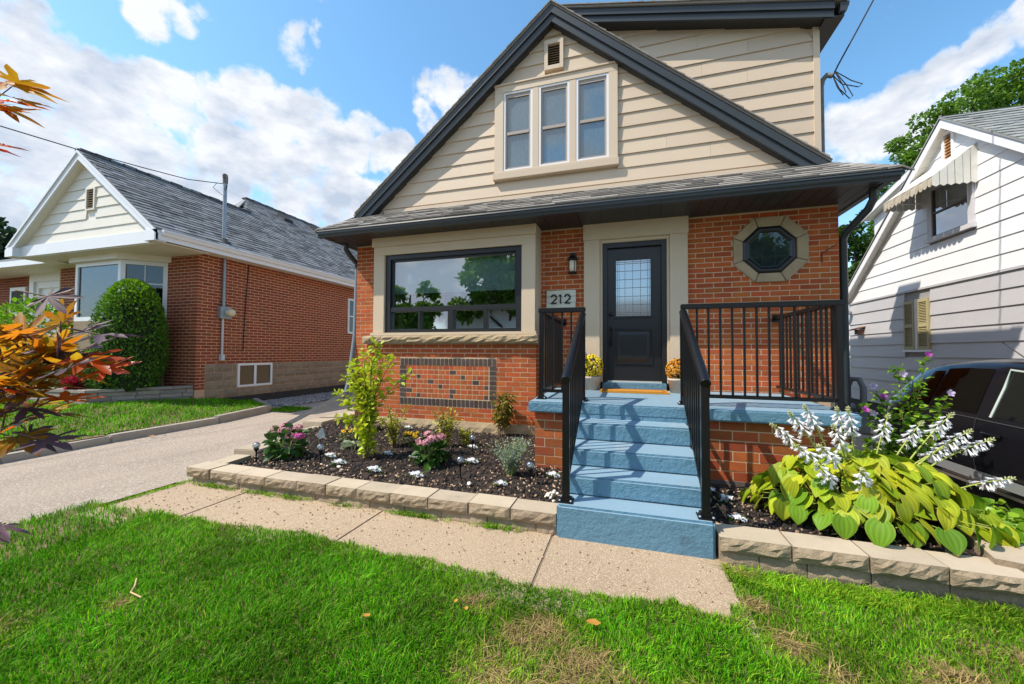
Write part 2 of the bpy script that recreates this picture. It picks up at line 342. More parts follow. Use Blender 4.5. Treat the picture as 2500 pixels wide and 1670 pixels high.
def lay(o0, u, nrm, length, z0, z1, holes=(), mod=.2155, course=.0677, joint=.0118, depth=.09, shift=0.0, dark=None, joint_v=None):
    """running bond -> list of (centre, size(u,n,z), dark?) ; o0 world corner, u along, nrm outward"""
    o0, u, nrm = Vector(o0), Vector(u), Vector(nrm); res = []
    rows = int(round((z1-z0)/course)); jv = joint_v or joint
    for r in range(rows):
        za = z0+r*course; zb = za+course-joint; zm = (za+zb)/2
        x = -mod*(.5 if r % 2 else 0)-shift
        cuts = []
        for h in holes:
            if callable(h):
                c = h(zm, course/2)
                if c: cuts.append(c)
            elif h[2] < zb-.004 and h[3] > za+.004: cuts.append((h[0], h[1]))
        k = 0
        while x < length:
            segs = [(max(x, 0), min(x+mod-jv, length))]
            for c in cuts:
                ns = []
                for a, b in segs:
                    if b <= c[0] or a >= c[1]: ns.append((a, b)); continue
                    if a < c[0]-.012: ns.append((a, c[0]-.004))
                    if b > c[1]+.012: ns.append((c[1]+.004, b))
                segs = ns
            for a, b in segs:
                if b-a > .015:
                    cpt = o0+u*((a+b)/2)-nrm*(depth/2-random.uniform(-.0012, .0012)); cpt.z = zm
                    res.append((cpt, (b-a, depth, zb-za), bool(dark and dark(r, k, (a+b)/2))))
            x += mod; k += 1
    return res

def place_bricks(lst, parent, u, matl, limit, matd=None, name='brick'):
    """the bricks that show largest become objects, the rest one joined part"""
    ang = math.atan2(u[1], u[0])
    lst = sorted(lst, key=lambda b: (b[0]-CAM).length-2*b[1][0])
    for c, s, dk in lst[:limit]:
        inst(name, unit(matd if dk else matl), parent, c, (0, random.uniform(-.004, .004), ang+random.uniform(-.004, .004)), s)
    rest = lst[limit:]
    if rest:
        mbs = MB(); U = Vector(u); Nn = Vector((-u[1], u[0], 0))
        for c, s, dk in rest:
            a, b, z = U*s[0]/2, Nn*s[1]/2, Vector((0, 0, s[2]/2))
            mbs.hexa([c-a-b-z, c+a-b-z, c+a+b-z, c-a+b-z, c-a-b+z, c+a-b+z, c+a+b+z, c-a+b+z])
        mbs.build(name, matl, parent, kind='stuff')

# ---- siding: boards on a vertical plane -----------------------------------
def siding(parent, P, z0, z1, expo, lo, hi, matl, holes=(), butt=.02, name='siding_board', seams=0):
    """P(u,z,d) maps to world with d outward; lo(z),hi(z) bound each course"""
    z = z0
    while z < z1-.02:
        zt = min(z+expo, z1)
        spans = [((lo(z), lo(zt)), (hi(z), hi(zt)))]
        for (a, b, c, d_) in holes:
            if c < zt-.005 and d_ > z+.005:
                ns = []
                for l, h in spans:
                    if l[0] < a-.01 and h[0] > a: ns.append((l, (a, a)))
                    if h[0] > b+.01 and l[0] < b: ns.append(((b, b), h))
                    if h[0] <= a or l[0] >= b: ns.append((l, h))
                spans = ns
        fin = []
        for l, h in spans:
            if seams and h[0]-l[0] > 1.6:
                s = l[0]+(h[0]-l[0])*random.uniform(.3, .7)
                if max(l) < s-.1 and min(h) > s+.1: fin += [(l, (s-.001, s-.001), 0), ((s+.001, s+.001), h, .0015)]; continue
            fin.append((l, h, 0))
        for l, h, e in fin:
            if h[0]-l[0] < .02 and h[1]-l[1] < .02: continue
            l1, h1 = l[1], h[1]
            if h1 < l1: l1 = h1 = (l1+h1)/2
            MB().hexa([P(l[0], z, butt+e), P(h[0], z, butt+e), P(h[0], z, -.012), P(l[0], z, -.012),
                       P(l1, zt, .002+e), P(h1, zt, .002+e), P(h1, zt, -.012), P(l1, zt, -.012)]).build(name, matl, parent)
        z += expo

# ---- shingles on a sloped plane -------------------------------------------
def shingles(parent, O, U, Sv, lo, hi, length, expo, matl, limit, wr=(.14, .34), th=.009, name='shingle'):
    """O origin at eave, U along eave, Sv unit up-slope; lo(s),hi(s) bounds along U at slope distance s"""
    O, U, Sv = Vector(O), Vector(U), Vector(Sv); Nn = U.cross(Sv).normalized()
    if Nn.z < 0: Nn = -Nn
    L = []; s = 0
    while s < length-.02:
        a, b = lo(s+expo/2), hi(s+expo/2); x = a-random.uniform(0, .2)
        while x < b:
            w = random.uniform(*wr); xa, xb = max(x, a), min(x+w-.004, b)
            if xb-xa > .03:
                h = th*random.choice((1, 1.3, 1.9))
                L.append((xa, xb, s, min(expo+.03, length-s), h))
            x += w
        s += expo
    def hx(c):
        xa, xb, s, l, h = c
        return [O+U*xa+Sv*s+Nn*.000, O+U*xb+Sv*s, O+U*xb+Sv*(s+l), O+U*xa+Sv*(s+l),
                O+U*xa+Sv*s+Nn*(h+.006), O+U*xb+Sv*s+Nn*(h+.006), O+U*xb+Sv*(s+l)+Nn*.002, O+U*xa+Sv*(s+l)+Nn*.002]
    L.sort(key=lambda c: (O+U*c[0]+Sv*c[2]-CAM).length)
    for c in L[:limit]: MB().hexa(hx(c)).build(name, matl, parent)
    if L[limit:]:
        m = MB()
        for c in L[limit:]: m.hexa(hx(c))
        m.build(name, matl, parent, kind='stuff')

# ---- leaves ---------------------------------------------------------------
def leaf_cloud(centres, dirs, size, jit=.5, width=.5, fold=.25, droop=.3, sizes=None):
    """many small folded leaves (4 verts mid-rib fold -> 2 quads) at centres"""
    n = len(centres); c = np.asarray(centres, float); d = np.asarray(dirs, float)
    d = d+RNG.normal(0, jit, (n, 3)); d /= np.linalg.norm(d, axis=1)[:, None]+1e-9
    up = np.tile(np.array([0, 0, 1.]), (n, 1))+RNG.normal(0, .45, (n, 3))
    s = np.cross(d, up); s /= np.linalg.norm(s, axis=1)[:, None]+1e-9
    nn = np.cross(s, d)
    L = (size*RNG.uniform(.6, 1.3, n) if sizes is None else sizes)[:, None]
    base = c; tip = c+d*L-np.array([0, 0, 1.])*L*droop*.5
    m1 = c+d*L*.38; m2 = c+d*L*.75-np.array([0, 0, 1.])*L*droop*.2
    w = L*width*.5
    v = np.stack([base, m1+s*w+nn*w*fold, m2+s*w*.72+nn*w*fold, tip, m2-s*w*.72+nn*w*fold, m1-s*w+nn*w*fold], 1)
    idx = np.arange(n)[:, None]*6
    # two halves sharing the rib base-tip
    q = np.concatenate([idx+np.array([[0, 1, 2, 3]]), idx+np.array([[0, 3, 4, 5]])], 1)
    return v.reshape(-1, 3), np.full(2*n, 4, np.int32), q.ravel()

def foliage(name, parent, centres, dirs, size, matl, kind='stuff', **k):
    v, fn, lp = leaf_cloud(centres, dirs, size, **k)
    og = np.array(WL[parent.name]) if parent else np.zeros(3)
    m = np_mesh(name, v-og, fn, lp, matl)
    o = bpy.data.objects.new(name, m); reg(o, parent, tuple(og))
    if kind: o['kind'] = kind
    return o

def ball_pts(n, c, r, shell=.5, flat=1.0):
    d = RNG.normal(0, 1, (n, 3)); d /= np.linalg.norm(d, axis=1)[:, None]
    rad = (shell+(1-shell)*RNG.random(n))**.5 if shell < 1 else np.ones(n)
    p = d*rad[:, None]*np.array(r) ; return p+np.array(c), d

# =================================================================== SETTING
def smooth_noise(x, y, s=1.0, seed=0):
    a = seed*1.7
    return (np.sin(x*1.3*s+a)*np.cos(y*1.7*s-a)+.5*np.sin(x*3.1*s+y*2.3*s+a*2)+.35*np.cos(x*5.3*s-y*4.1*s+a))/1.85

def sheet(name, xs, ys, zf, matl, kind='structure', inside=None):
    X, Y = np.meshgrid(xs, ys); Z = zf(X, Y); v = np.stack([X, Y, Z], -1).reshape(-1, 3)
    nx, ny = len(xs), len(ys); i = np.arange(nx-1); j = np.arange(ny-1); I, J = np.meshgrid(i, j)
    a = (J*nx+I).ravel(); q = np.stack([a, a+1, a+nx+1, a+nx], 1)
    if inside is not None:
        cx = v[q].mean(1); q = q[inside(cx[:, 0], cx[:, 1])]
    o = bpy.data.objects.new(name, np_mesh(name, v, np.full(len(q), 4), q.ravel(), matl, True)); reg(o); tag(o, kind=kind); return o

# far ground, one sheet to the horizon
GR = mat('distant_ground', (.07, .085, .03), 1, (.12, .10, .06), .4, .7)
sheet('ground', np.linspace(-250, 250, 26), np.linspace(-250, 250, 26), lambda x, y: x*0-.40, GR)

def lawn_z(x, y):
    return .012+.018*smooth_noise(x, y, 1.1, 1)-np.clip((x-.50)/.25, 0, 1)*.018+np.clip(-3.4-y, 0, 3)*.012
def walk_far(x): return -3.44+.035*np.sin(x*2.1)+.02*np.sin(x*5.3+1)-np.clip((x+.9)/1.4, 0, 1)*.05
LEFT_EDGE = lambda y: -4.42+np.clip((-3.45-y)*.06, -.2, .4)
def in_lawn(x, y):
    m = (x > LEFT_EDGE(y)) & (y < np.where(x < .54, walk_far(x), -2.93))
    corner = (x < -3.95) & (y > -3.44-(-3.95-x)*.9*0) & (y > -3.50+0*(x))
    return m & ~corner & (x < 5.2) & (y > -12)
sheet('front_lawn', np.linspace(-5, 5.2, 205), np.linspace(-9, -2.9, 123), lawn_z, EARTH, inside=in_lawn)

# sidewalk of cast slabs with open joints
walk = bpy.data.objects.new('sidewalk', None); reg(walk); tag(walk, kind='structure')
for a, b in ((-4.22, -3.375), (-3.375, -1.925), (-1.925, -.515), (-.515, .60)):
    MB().box(a+.002, b-.002, -3.66, -2.80, -.2, .012+random.uniform(-.0012, .0012)).build('concrete_slab', WALK, walk, bevel=.008)
MB().box(-4.25, .62, -3.64, -2.82, -.22, .002).build('joint_sand', mat('joint_sand', (.20, .14, .09), 1), walk)
# driveway on the left, with its concrete kerb
sheet('driveway', np.linspace(-8.2, -4.16, 30), np.linspace(-14, 16, 90), lambda x, y: .004+.012*smooth_noise(x, y, .5, 3)+0*x, DRIVE,
      inside=lambda x, y: (x < np.where(y < -2.9, LEFT_EDGE(y)+.15, -4.16)))
sheet('right_driveway', np.linspace(2.45, 9, 20), np.linspace(-12, 14, 40), lambda x, y: -.25+0*x, DRIVE)
KERB = [(-6.1, -9), (-6.75, -4.2), (-6.88, -3.06), (-7.02, -2.0), (-7.08, -.45), (-7.45, .95), (-8.95, 1.85)]
def kerb_x(y):
    return np.interp(y, [p[1] for p in KERB], [p[0] for p in KERB])
kb = bpy.data.objects.new('kerb', None); reg(kb); tag(kb, kind='structure')
KERBM = mat('kerb_concrete', (.38, .33, .27), .95, (.27, .23, .19), 5, .6, var=.1, bump=.5, bscale=90, dirt=((.12, .10, .08), 8, .6))
for (p, q) in zip(KERB[:-1], KERB[1:]):
    p, q = Vector((*p, 0)), Vector((*q, 0)); n = max(1, round((q-p).length/1.3))
    for i in range(n):
        a, b = p+(q-p)*(i/n), p+(q-p)*((i+1)/n-.004); t = (b-a).normalized(); s = Vector((t.y, -t.x, 0))*.14*(-1)
        zt = .10+.04*max(0, min(1, (b.y+1)/2))
        pts = [a+V(0, 0, -.1), b+V(0, 0, -.1), b+s+V(0, 0, -.1), a+s+V(0, 0, -.1)]
        MB().hexa(pts+[x_+V(0, 0, zt+.1) for x_ in pts]).build('kerb_stone', KERBM, kb, bevel=.015)
# lawn next door
def llawn_z(x, y):
    k = np.clip((kerb_x(y)-.15-x)/1.9, 0, 1); f = np.clip((1.9-y)/1.6, 0, 1)
    return .06+(.05+.17*k)*np.minimum(f+.15, 1)+.012*smooth_noise(x, y, 1.3, 5)
def in_llawn(x, y): return (x < kerb_x(y)-.12) & (y < np.where(x < -9.05, .5, 1.75)) & (y > -9)
sheet('neighbour_lawn', np.linspace(-16, -6.2, 80), np.linspace(-9, 1.8, 80), llawn_z, EARTH, inside=in_llawn)
# the strip of stones along the bungalow
GRAVB = mat('gravel_bed', (.30, .28, .27), 1, (.12, .11, .11), 40, .6, bump=1, bscale=60)
sheet('gravel_strip', np.linspace(-9.0, -7.7, 24), np.linspace(1.55, 9, 90), lambda x, y: .012+.02*smooth_noise(x*6, y*6, 1, 2)+np.clip((-8.0-x)*.03, 0, 1), GRAVB)
# planting bed
BEDP = [(-4.0, -2.66), (-4.2, -2.1), (-4.62, -.9), (-4.62, .02), (-1.0, .02), (-1.0, -1.62), (-.46, -1.62), (-.46, -2.66)]
def bed_z(x, y): return .125+.02*smooth_noise(x, y, 2.2, 4)+.03*np.clip((y+1.6)/1.4, 0, 1)
def in_bed(x, y):
    lx = np.interp(y, [-2.66, -2.1, -.9, .02], [-4.0, -4.12, -4.62, -4.62])
    return (x > lx) & (y > -2.70) & (y < .0) & ~((x > -.98) & (y > -1.60)) & (x < -.44)
sheet('planting_bed', np.linspace(-4.7, -.4, 140), np.linspace(-2.74, .04, 90), bed_z, SOIL, inside=in_bed)
def rbed_z(x, y): return .13+.025*smooth_noise(x, y, 2.4, 6)-np.clip((x-2.1)/.6, 0, 1)*.30
sheet('right_planting_bed', np.linspace(.50, 3.0, 70), np.linspace(-2.74, -.9, 50), rbed_z, SOIL)

# mulch chips, pebbles
def chips(name, n, region, zf, matl, size, kind='stuff', lift=.004):
    pts = []
    while len(pts) < n:
        x = RNG.uniform(region[0], region[1], n*2); y = RNG.uniform(region[2], region[3], n*2); k = region[4](x, y)
        pts += list(zip(x[k], y[k]))
    P = np.array(pts[:n]); z = zf(P[:, 0], P[:, 1])+lift
    a = RNG.uniform(0, 2*np.pi, n); L = RNG.uniform(*size[0], n)/2; Wd = RNG.uniform(*size[1], n)/2; H = RNG.uniform(*size[2], n)
    u = np.stack([np.cos(a), np.sin(a), RNG.normal(0, .25, n)], 1); s = np.stack([-np.sin(a), np.cos(a), RNG.normal(0, .25, n)], 1)
    c = np.stack([P[:, 0], P[:, 1], z], 1); h = np.array([0, 0, 1.])*H[:, None]
    U, Sx = u*L[:, None], s*Wd[:, None]
    v = np.stack([c-U-Sx, c+U-Sx*.6, c+U*.9+Sx, c-U*.8+Sx, c-U*.7-Sx*.6+h, c+U*.75-Sx*.5+h, c+U*.6+Sx*.6+h, c-U*.6+Sx*.7+h], 1).reshape(-1, 3)
    f = np.array([(4, 5, 6, 7), (0, 1, 5, 4), (1, 2, 6, 5), (2, 3, 7, 6), (3, 0, 4, 7)]).ravel()
    lp = (np.arange(n)[:, None]*8+f[None]).ravel()
    o = bpy.data.objects.new(name, np_mesh(name, v, np.full(5*n, 4), lp, matl)); reg(o); tag(o, kind=kind); return o
MULCH = mat('mulch_chip', (.024, .016, .012), .95, (.02, .014, .012), 20, .6, var=.75)
TANCH = mat('tan_chip', (.26, .15, .085), .9, (.42, .30, .20), 20, .6, var=.5)
chips('mulch', 8000, (-4.6, -.45, -2.7, 0, in_bed), bed_z, MULCH, ((.015, .06), (.006, .018), (.004, .016)))
def tan_zone(x, y): return in_bed(x, y) & (RNG.random(len(x)) < .25+.75*((x > -1.3) | (y < -2.3) | ((x < -3) & (y < -1.9))))
chips('wood_chip_litter', 1000, (-4.6, -.45, -2.7, 0, tan_zone), bed_z, TANCH, ((.01, .035), (.006, .014), (.004, .012)), lift=.012)
chips('mulch', 1500, (.56, 2.2, -2.7, -1.8, lambda x, y: x > 0), rbed_z, MULCH, ((.015, .06), (.006, .018), (.004, .016)))
chips('wood_chip_litter', 350, (.56, 2.0, -2.7, -1.8, lambda x, y: x > 0), rbed_z, TANCH, ((.01, .035), (.006, .014), (.004, .012)), lift=.012)
PEB = mat('grey_pebble', (.34, .32, .31), .9, (.22, .2, .2), 20, .6, var=.5)
chips('gravel', 5200, (-8.95, -7.75, 1.6, 6, lambda x, y: x < 0), lambda x, y: .02+0*x, PEB, ((.03, .07), (.025, .05), (.015, .035)))
chips('loose_grit', 260, (-4.1, .55, -3.4, -2.9, lambda x, y: (RNG.random(len(x)) < .4)), lambda x, y: .010+0*x, TANCH, ((.006, .016), (.005, .012), (.003, .007)))
#@@PART2@@
# =================================================================== MAIN HOUSE
house = thing('brick_house', 'red brick house with beige siding gable, charcoal trim and black front door', 'house', (-1, 0, 0))

def rough_block(mb, x0, x1, y0, y1, z0, z1, amp, nx=6, nz=3, M=None):
    """block whose front (y0) face is split stone; M optional Matrix"""
    f = lambda p: tuple(M @ Vector(p)) if M else p
    g = [[None]*(nz+1) for _ in range(nx+1)]; vs = []
    for i in range(nx+1):
        for j in range(nz+1):
            e = 0 if (i in (0, nx) or j in (0, nz)) else 1
            y = y0+amp*.5*(1-e)+(-amp*random.uniform(-.25, 1))*e*.8
            x = x0+(x1-x0)*i/nx+(random.uniform(-.25, .25)*(x1-x0)/nx if 0 < i < nx else 0)
            z = z0+(z1-z0)*j/nz+(random.uniform(-.2, .2)*(z1-z0)/nz if 0 < j < nz else 0)
            g[i][j] = len(vs); vs.append(f((x, y, z)))
    fs = [(g[i][j], g[i+1][j], g[i+1][j+1], g[i][j+1]) for i in range(nx) for j in range(nz)]
    nb = len(vs); vs += [f((x0, y1, z0)), f((x1, y1, z0)), f((x1, y1, z1)), f((x0, y1, z1))]
    fs += [(nb+1, nb, nb+3, nb+2)]
    fs += [tuple([g[i][nz] for i in range(nx+1)]+[nb+2, nb+3]), tuple([g[i][0] for i in range(nx, -1, -1)]+[nb, nb+1])]
    fs += [tuple([g[0][j] for j in range(nz+1)]+[nb+3, nb]), tuple([g[nx][j] for j in range(nz, -1, -1)]+[nb+1, nb+2])]
    mb.add(vs, fs); return mb

# --- walls (front built round its openings)
w = MB()
for (x0, x1, z0, z1) in ((-4.53, -3.70, -.3, 3.20), (-3.70, -1.50, -.3, 1.60), (-3.70, -1.50, 2.90, 3.20), (-1.50, -.37, -.3, 3.20),
                         (-.37, .55, -.3, .80), (-.37, .55, 2.92, 3.20), (.55, 2.48, -.3, 3.20)):
    w.box(x0, x1, .003, .16, z0, z1)
w.box(-4.53, -4.40, .16, 9, -.3, 3.2); w.box(2.35, 2.48, .16, 9, -.3, 3.2); w.box(-4.40, 2.35, 8.9, 9, -.3, 3.2)
wall = w.build('wall', MORT, house)
MB().box(-4.05, -1.238, -.317, .003, -.1, 1.445).build('bay_core', MORT, wall)
rm = MB()
rm.poly([(-3.9, 2.6, 1.2), (-1.3, 2.6, 1.2), (-1.3, 2.6, 3.1), (-3.9, 2.6, 3.1)]).poly([(-3.9, 0, 1.2), (-3.9, 2.6, 1.2), (-3.9, 2.6, 3.1), (-3.9, 0, 3.1)])
rm.poly([(-1.3, 0, 1.2), (-1.3, 2.6, 1.2), (-1.3, 2.6, 3.1), (-1.3, 0, 3.1)]).poly([(-3.9, 0, 1.3), (-1.3, 0, 1.3), (-1.3, 2.6, 1.3), (-3.9, 2.6, 1.3)])
rm.poly([(-3.9, 0, 3.05), (-1.3, 0, 3.05), (-1.3, 2.6, 3.05), (-3.9, 2.6, 3.05)])
rm.build('room', ROOM, house)

OC = (1.744, 2.649); OA = .417
def octo(zm, h):
    d = abs(zm-OC[1])-h*.3
    if d >= OA-.01: return None
    hw = OA if d < OA*.4142 else OA-(d-OA*.4142)
    return (OC[0]-.778-hw+.008, OC[0]-.778+hw-.008)
place_bricks(lay((.778, 0, 0), (1, 0, 0), (0, -1, 0), 1.702, .7704, 3.14, [octo]), wall, (1, 0, 0), BRICK, 170)
place_bricks(lay((-1.235, 0, 0), (1, 0, 0), (0, -1, 0), .638, .7704, 3.14, shift=.06), wall, (1, 0, 0), BRICK, 30)
place_bricks(lay((-4.53, 0, 0), (1, 0, 0), (0, -1, 0), .60, .0257, 3.14, shift=.02), wall, (1, 0, 0), BRICK, 0)
place_bricks(lay((-4.05, -.32, 0), (1, 0, 0), (0, -1, 0), 2.815, .294, 1.445, [(.62, 2.22, .50, 1.22)]), wall, (1, 0, 0), BRICK, 85)
place_bricks(lay((-1.235, -.32, 0), (0, 1, 0), (1, 0, 0), .32, .294, 1.445, shift=.1), wall, (0, 1, 0), BRICK, 15)
# brick panel under the window: dark soldier border round small bricks
panel = MB().box(-3.43, -1.83, -.316, -.300, .50, 1.22).build('brick_panel', MORT, house)
n = 23
for i in range(n):
    x = -3.43+(i+.5)*1.6/n
    for z in (.553, 1.167): inst('header_brick', unit(BRICK_DK), panel, (x, -.3055, z), None, (.054, .035, .103))
for j in range(7):
    z = .615+(j+.5)*.0717
    for x in (-3.3785, -1.8815): inst('header_brick', unit(BRICK_DK), panel, (x, -.3055, z), None, (.103, .035, .056))
for j in range(7):
    z = .615+(j+.5)*.0717; x = -3.318; k = 0
    pat = random.sample(range(13), 3)
    while x < -1.95:
        wd = .112 if (j+k) % 2 else .074
        x2 = min(x+wd, -1.94)
        dk = ((k+2*j) % 8 == 2 and j not in (0, 6)) or (j == 0 and k % 6 == 2)
        if x2-x > .03: inst('small_brick', unit(BRICK_DK if dk else BRICK), panel, ((x+x2)/2-.005, -.3045, z), None, (x2-x-.011, .03, .059))
        x = x2; k += 1
# rough stone: window sill and footing
st = MB(); rough_block(st, -4.10, -1.20, -.40, -.0, 1.447, 1.574, .03, 40, 4); st.build('stone_sill', STONE, house)
st = MB(); rough_block(st, -4.06, -1.238, -.37, -.0, -.05, .287, .03, 34, 5); st.build('stone_footing', STONE, house)

# --- front window bay
t = MB()
t.box(-3.95, -3.745, -.32, .006, 1.620, 2.875).box(-1.455, -1.25, -.32, .006, 1.620, 2.875)
t.box(-3.95, -1.25, -.32, .006, 2.875, 3.012).box(-3.975, -1.235, -.345, .006, 3.012, 3.17)
t.box(-3.98, -1.225, -.352, .006, 1.574, 1.620)
t.box(-3.80, -3.745, -.298, -.25, 1.62, 2.875) if False else None
t.build('window_surround', TRIM, house, bevel=.006)
fw = MB()
fw.box(-3.745, -3.655, -.285, -.18, 1.62, 2.875).box(-1.545, -1.455, -.285, -.18, 1.62, 2.875)
fw.box(-3.655, -1.545, -.285, -.18, 2.80, 2.875).box(-3.655, -1.545, -.285, -.18, 1.62, 1.675)
fw.box(-3.655, -1.545, -.275, -.18, 1.955, 2.03)
fw.box(-3.155, -3.115, -.272, -.18, 1.675, 1.955).box(-2.640, -2.545, -.276, -.18, 1.675, 1.955).box(-2.055, -1.995, -.272, -.18, 1.675, 1.955)
# stepped inner beads
fw.box(-3.655, -3.628, -.255, -.2, 2.03, 2.80).box(-1.572, -1.545, -.255, -.2, 2.03, 2.80).box(-3.628, -1.572, -.255, -.2, 2.772, 2.80)
bw = fw.build('front_window', FRAMEB, house, bevel=.004)
def pane(x0, x1, y, z0, z1, m, par, name='pane'):
    MB().poly([(x0, y, z0), (x1, y, z0), (x1, y, z1), (x0, y, z1)]).build(name, m, par)
pane(-3.66, -1.54, -.222, 2.02, 2.81, GLASS, bw)
for a, b in ((-3.66, -3.15), (-3.12, -2.635), (-2.55, -2.05), (-2.0, -1.54)): pane(a, b, -.222, 1.67, 1.96, GLASS, bw)
SASHW = mat('pale_sash', (.55, .56, .56), .5)
for a, b in ((-3.655, -3.155), (-1.995, -1.545)):
    s_ = MB(); s_.box(a, a+.022, -.205, -.19, 1.675, 1.955).box(b-.022, b, -.205, -.19, 1.675, 1.955).box(a+.022, b-.022, -.205, -.19, 1.675, 1.69); s_.build('sash', SASHW, bw)
bl = MB().box(-3.72, -1.48, -.115, -.112, 2.28, 2.95).box(-3.72, -1.48, -.122, -.105, 2.262, 2.292); bl.build('blind', BLIND, bw)

# --- front door
t = MB()
t.box(-.597, -.372, -.06, .006, .815, 2.93).box(.552, .778, -.06, .006, .815, 2.93)
t.box(-.605, .786, -.085, .006, 2.93, 3.17).box(-.372, -.338, -.035, .03, .905, 2.93).box(.518, .552, -.035, .03, .905, 2.93).box(-.338, .518, -.035, .03, 2.885, 2.93)
t.build('door_surround', TRIM, house, bevel=.005)
door = MB().box(-.338, -.272, .0, .12, .905, 2.885).box(.452, .518, .0, .12, .905, 2.885).box(-.272, .452, .0, .12, 2.815, 2.885).build('door_frame', FRAMEB, house, bevel=.004)
ds = MB()
ds.box(-.272, -.178, .055, .095, .925, 2.812).box(.338, .452, .055, .095, .925, 2.812)
ds.box(-.178, .338, .055, .095, .925, 1.815).box(-.178, .338, .055, .095, 2.66, 2.812)
for (a, b, z0, z1, q) in ((-.178, .338, 1.815, 2.66, .026), (-.175, .335, 1.16, 1.655, .018)):
    ds.box(a, a+q, .038, .056, z0, z1).box(b-q, b, .038, .056, z0, z1).box(a+q, b-q, .038, .056, z1-q, z1).box(a+q, b-q, .038, .056, z0, z0+q)
ds.hexa([(-.135, .054, 1.20), (.295, .054, 1.20), (.295, .054, 1.615), (-.135, .054, 1.615), (-.10, .041, 1.235), (.26, .041, 1.235), (.26, .041, 1.58), (-.10, .041, 1.58)])
dsl = ds.build('front_door', DOORB, house, bevel=.003)
gl = MB().poly([(-.155, .05, 1.838), (.315, .05, 1.838), (.315, .05, 2.637), (-.155, .05, 2.637)]); 
LEADG = glassmat('leaded_glass', (.62, .68, .72), .38, .35, .09)
gl.build('leaded_pane', LEADG, dsl)
MB().box(-.17, .33, .07, .075, 1.82, 2.65).build('pane_backing', mat('door_dark_backing', (.10, .12, .13), .8), dsl)
cm = MB()
gx = [-.135, -.11, -.03, .075, .18, .27, .295]; gz = [1.865, 1.89, 2.0, 2.12, 2.24, 2.36, 2.48, 2.585, 2.61]
for x in gx: cm.box(x-.003, x+.003, .044, .05, 1.838, 2.637)
for z in gz: cm.box(-.155, .315, .0445, .0495, z-.003, z+.003)
cm.build('lead_came', mat('lead_came', (.18, .19, .20), .5), dsl)
hd = MB()
hd.lathe([(0, 0), (.030, 0), (.030, .012), (.022, .02), (0, .022)], (0, 0, 0), 14)
hm = hd; hm.v = [(-.225+p[0], .055-p[2], 1.87+p[1]) for p in hm.v]; hm.build('deadbolt', BLACK, dsl)
MB().box(-.243, -.207, .045, .056, 1.40, 1.70).tube([(-.225, .05, 1.66), (-.225, -.0, 1.65), (-.225, -.012, 1.56), (-.225, -.005, 1.46), (-.225, .05, 1.43)], .010, 8).build('door_handle', BLACK, dsl)
MB().box(-.272, .452, .04, .1, .905, .926).build('threshold', mat('aluminium_threshold', (.5, .48, .44), .4), door)

# --- octagon window
def octp(a, y, c=OC): return [(c[0]+a/math.cos(math.pi/8)*math.cos(math.pi/8+k*math.pi/4), y, c[1]+a/math.cos(math.pi/8)*math.sin(math.pi/8+k*math.pi/4)) for k in range(8)]
ow = thing('octagon_window', None, None) if False else None
C2 = (1.735, 2.644)
ob = MB(); A, B = octp(.302, -.012, C2), octp(.223, -.012, C2); A2, B2 = octp(.302, .02, C2), octp(.223, .02, C2); A3, B3 = octp(.268, -.03, C2), octp(.250, -.03, C2)
for k in range(8):
    j = (k+1) % 8
    ob.poly([A[k], A[j], A3[j], A3[k]]).poly([A3[k], A3[j], B3[j], B3[k]]).poly([B3[k], B3[j], B[j], B[k]]).poly([B[k], B[j], B2[j], B2[k]]).poly([A2[k], A2[j], A[j], A[k]])
octw = ob.build('octagon_window', FRAMEB, house)
MB().poly(octp(.226, -.004, C2)).build('pane', GLASS_D, octw)
MB().poly(octp(.24, .0012, C2)).build('backing', mat('oct_backing', (.26, .30, .29), .8, (.12, .145, .14), 7, .5), octw)
ib = MB(); A_, B_ = octp(.226, -.0035, C2), octp(.205, -.0035, C2)
for k in range(8): ib.poly([A_[k], A_[(k+1) % 8], B_[(k+1) % 8], B_[k]])
ib.build('pane_border', mat('pale_bevel', (.34, .38, .38), .4), octw)
mu = MB().box(1.66, 1.668, -.003, -.001, 2.44, 2.85).box(1.80, 1.808, -.003, -.001, 2.44, 2.85).box(1.52, 1.95, -.0025, -.0005, 2.555, 2.563); mu.build('muntin', mat('pale_muntin', (.30, .33, .33), .6), octw)
I, O_ = octp(.306, -.028), octp(OA, -.028); I2, O2 = octp(.306, .03), octp(OA, .03)
I = octp(.300, -.028, C2); I2 = octp(.300, .03, C2)
for k in range(8):
    j = (k+1) % 8
    def lp(a, b, t): return tuple(a[i]+(b[i]-a[i])*t for i in range(3))
    m = MB(); e = .012
    a0, a1, b0, b1 = lp(I[k], I[j], e), lp(I[j], I[k], e), lp(O_[k], O_[j], e), lp(O_[j], O_[k], e)
    a02, a12, b02, b12 = lp(I2[k], I2[j], e), lp(I2[j], I2[k], e), lp(O2[k], O2[j], e), lp(O2[j], O2[k], e)
    m.hexa([a02, a12, b12, b02, a0, a1, b1, b0]); m.build('surround_stone', STONE_O, octw, bevel=.006)

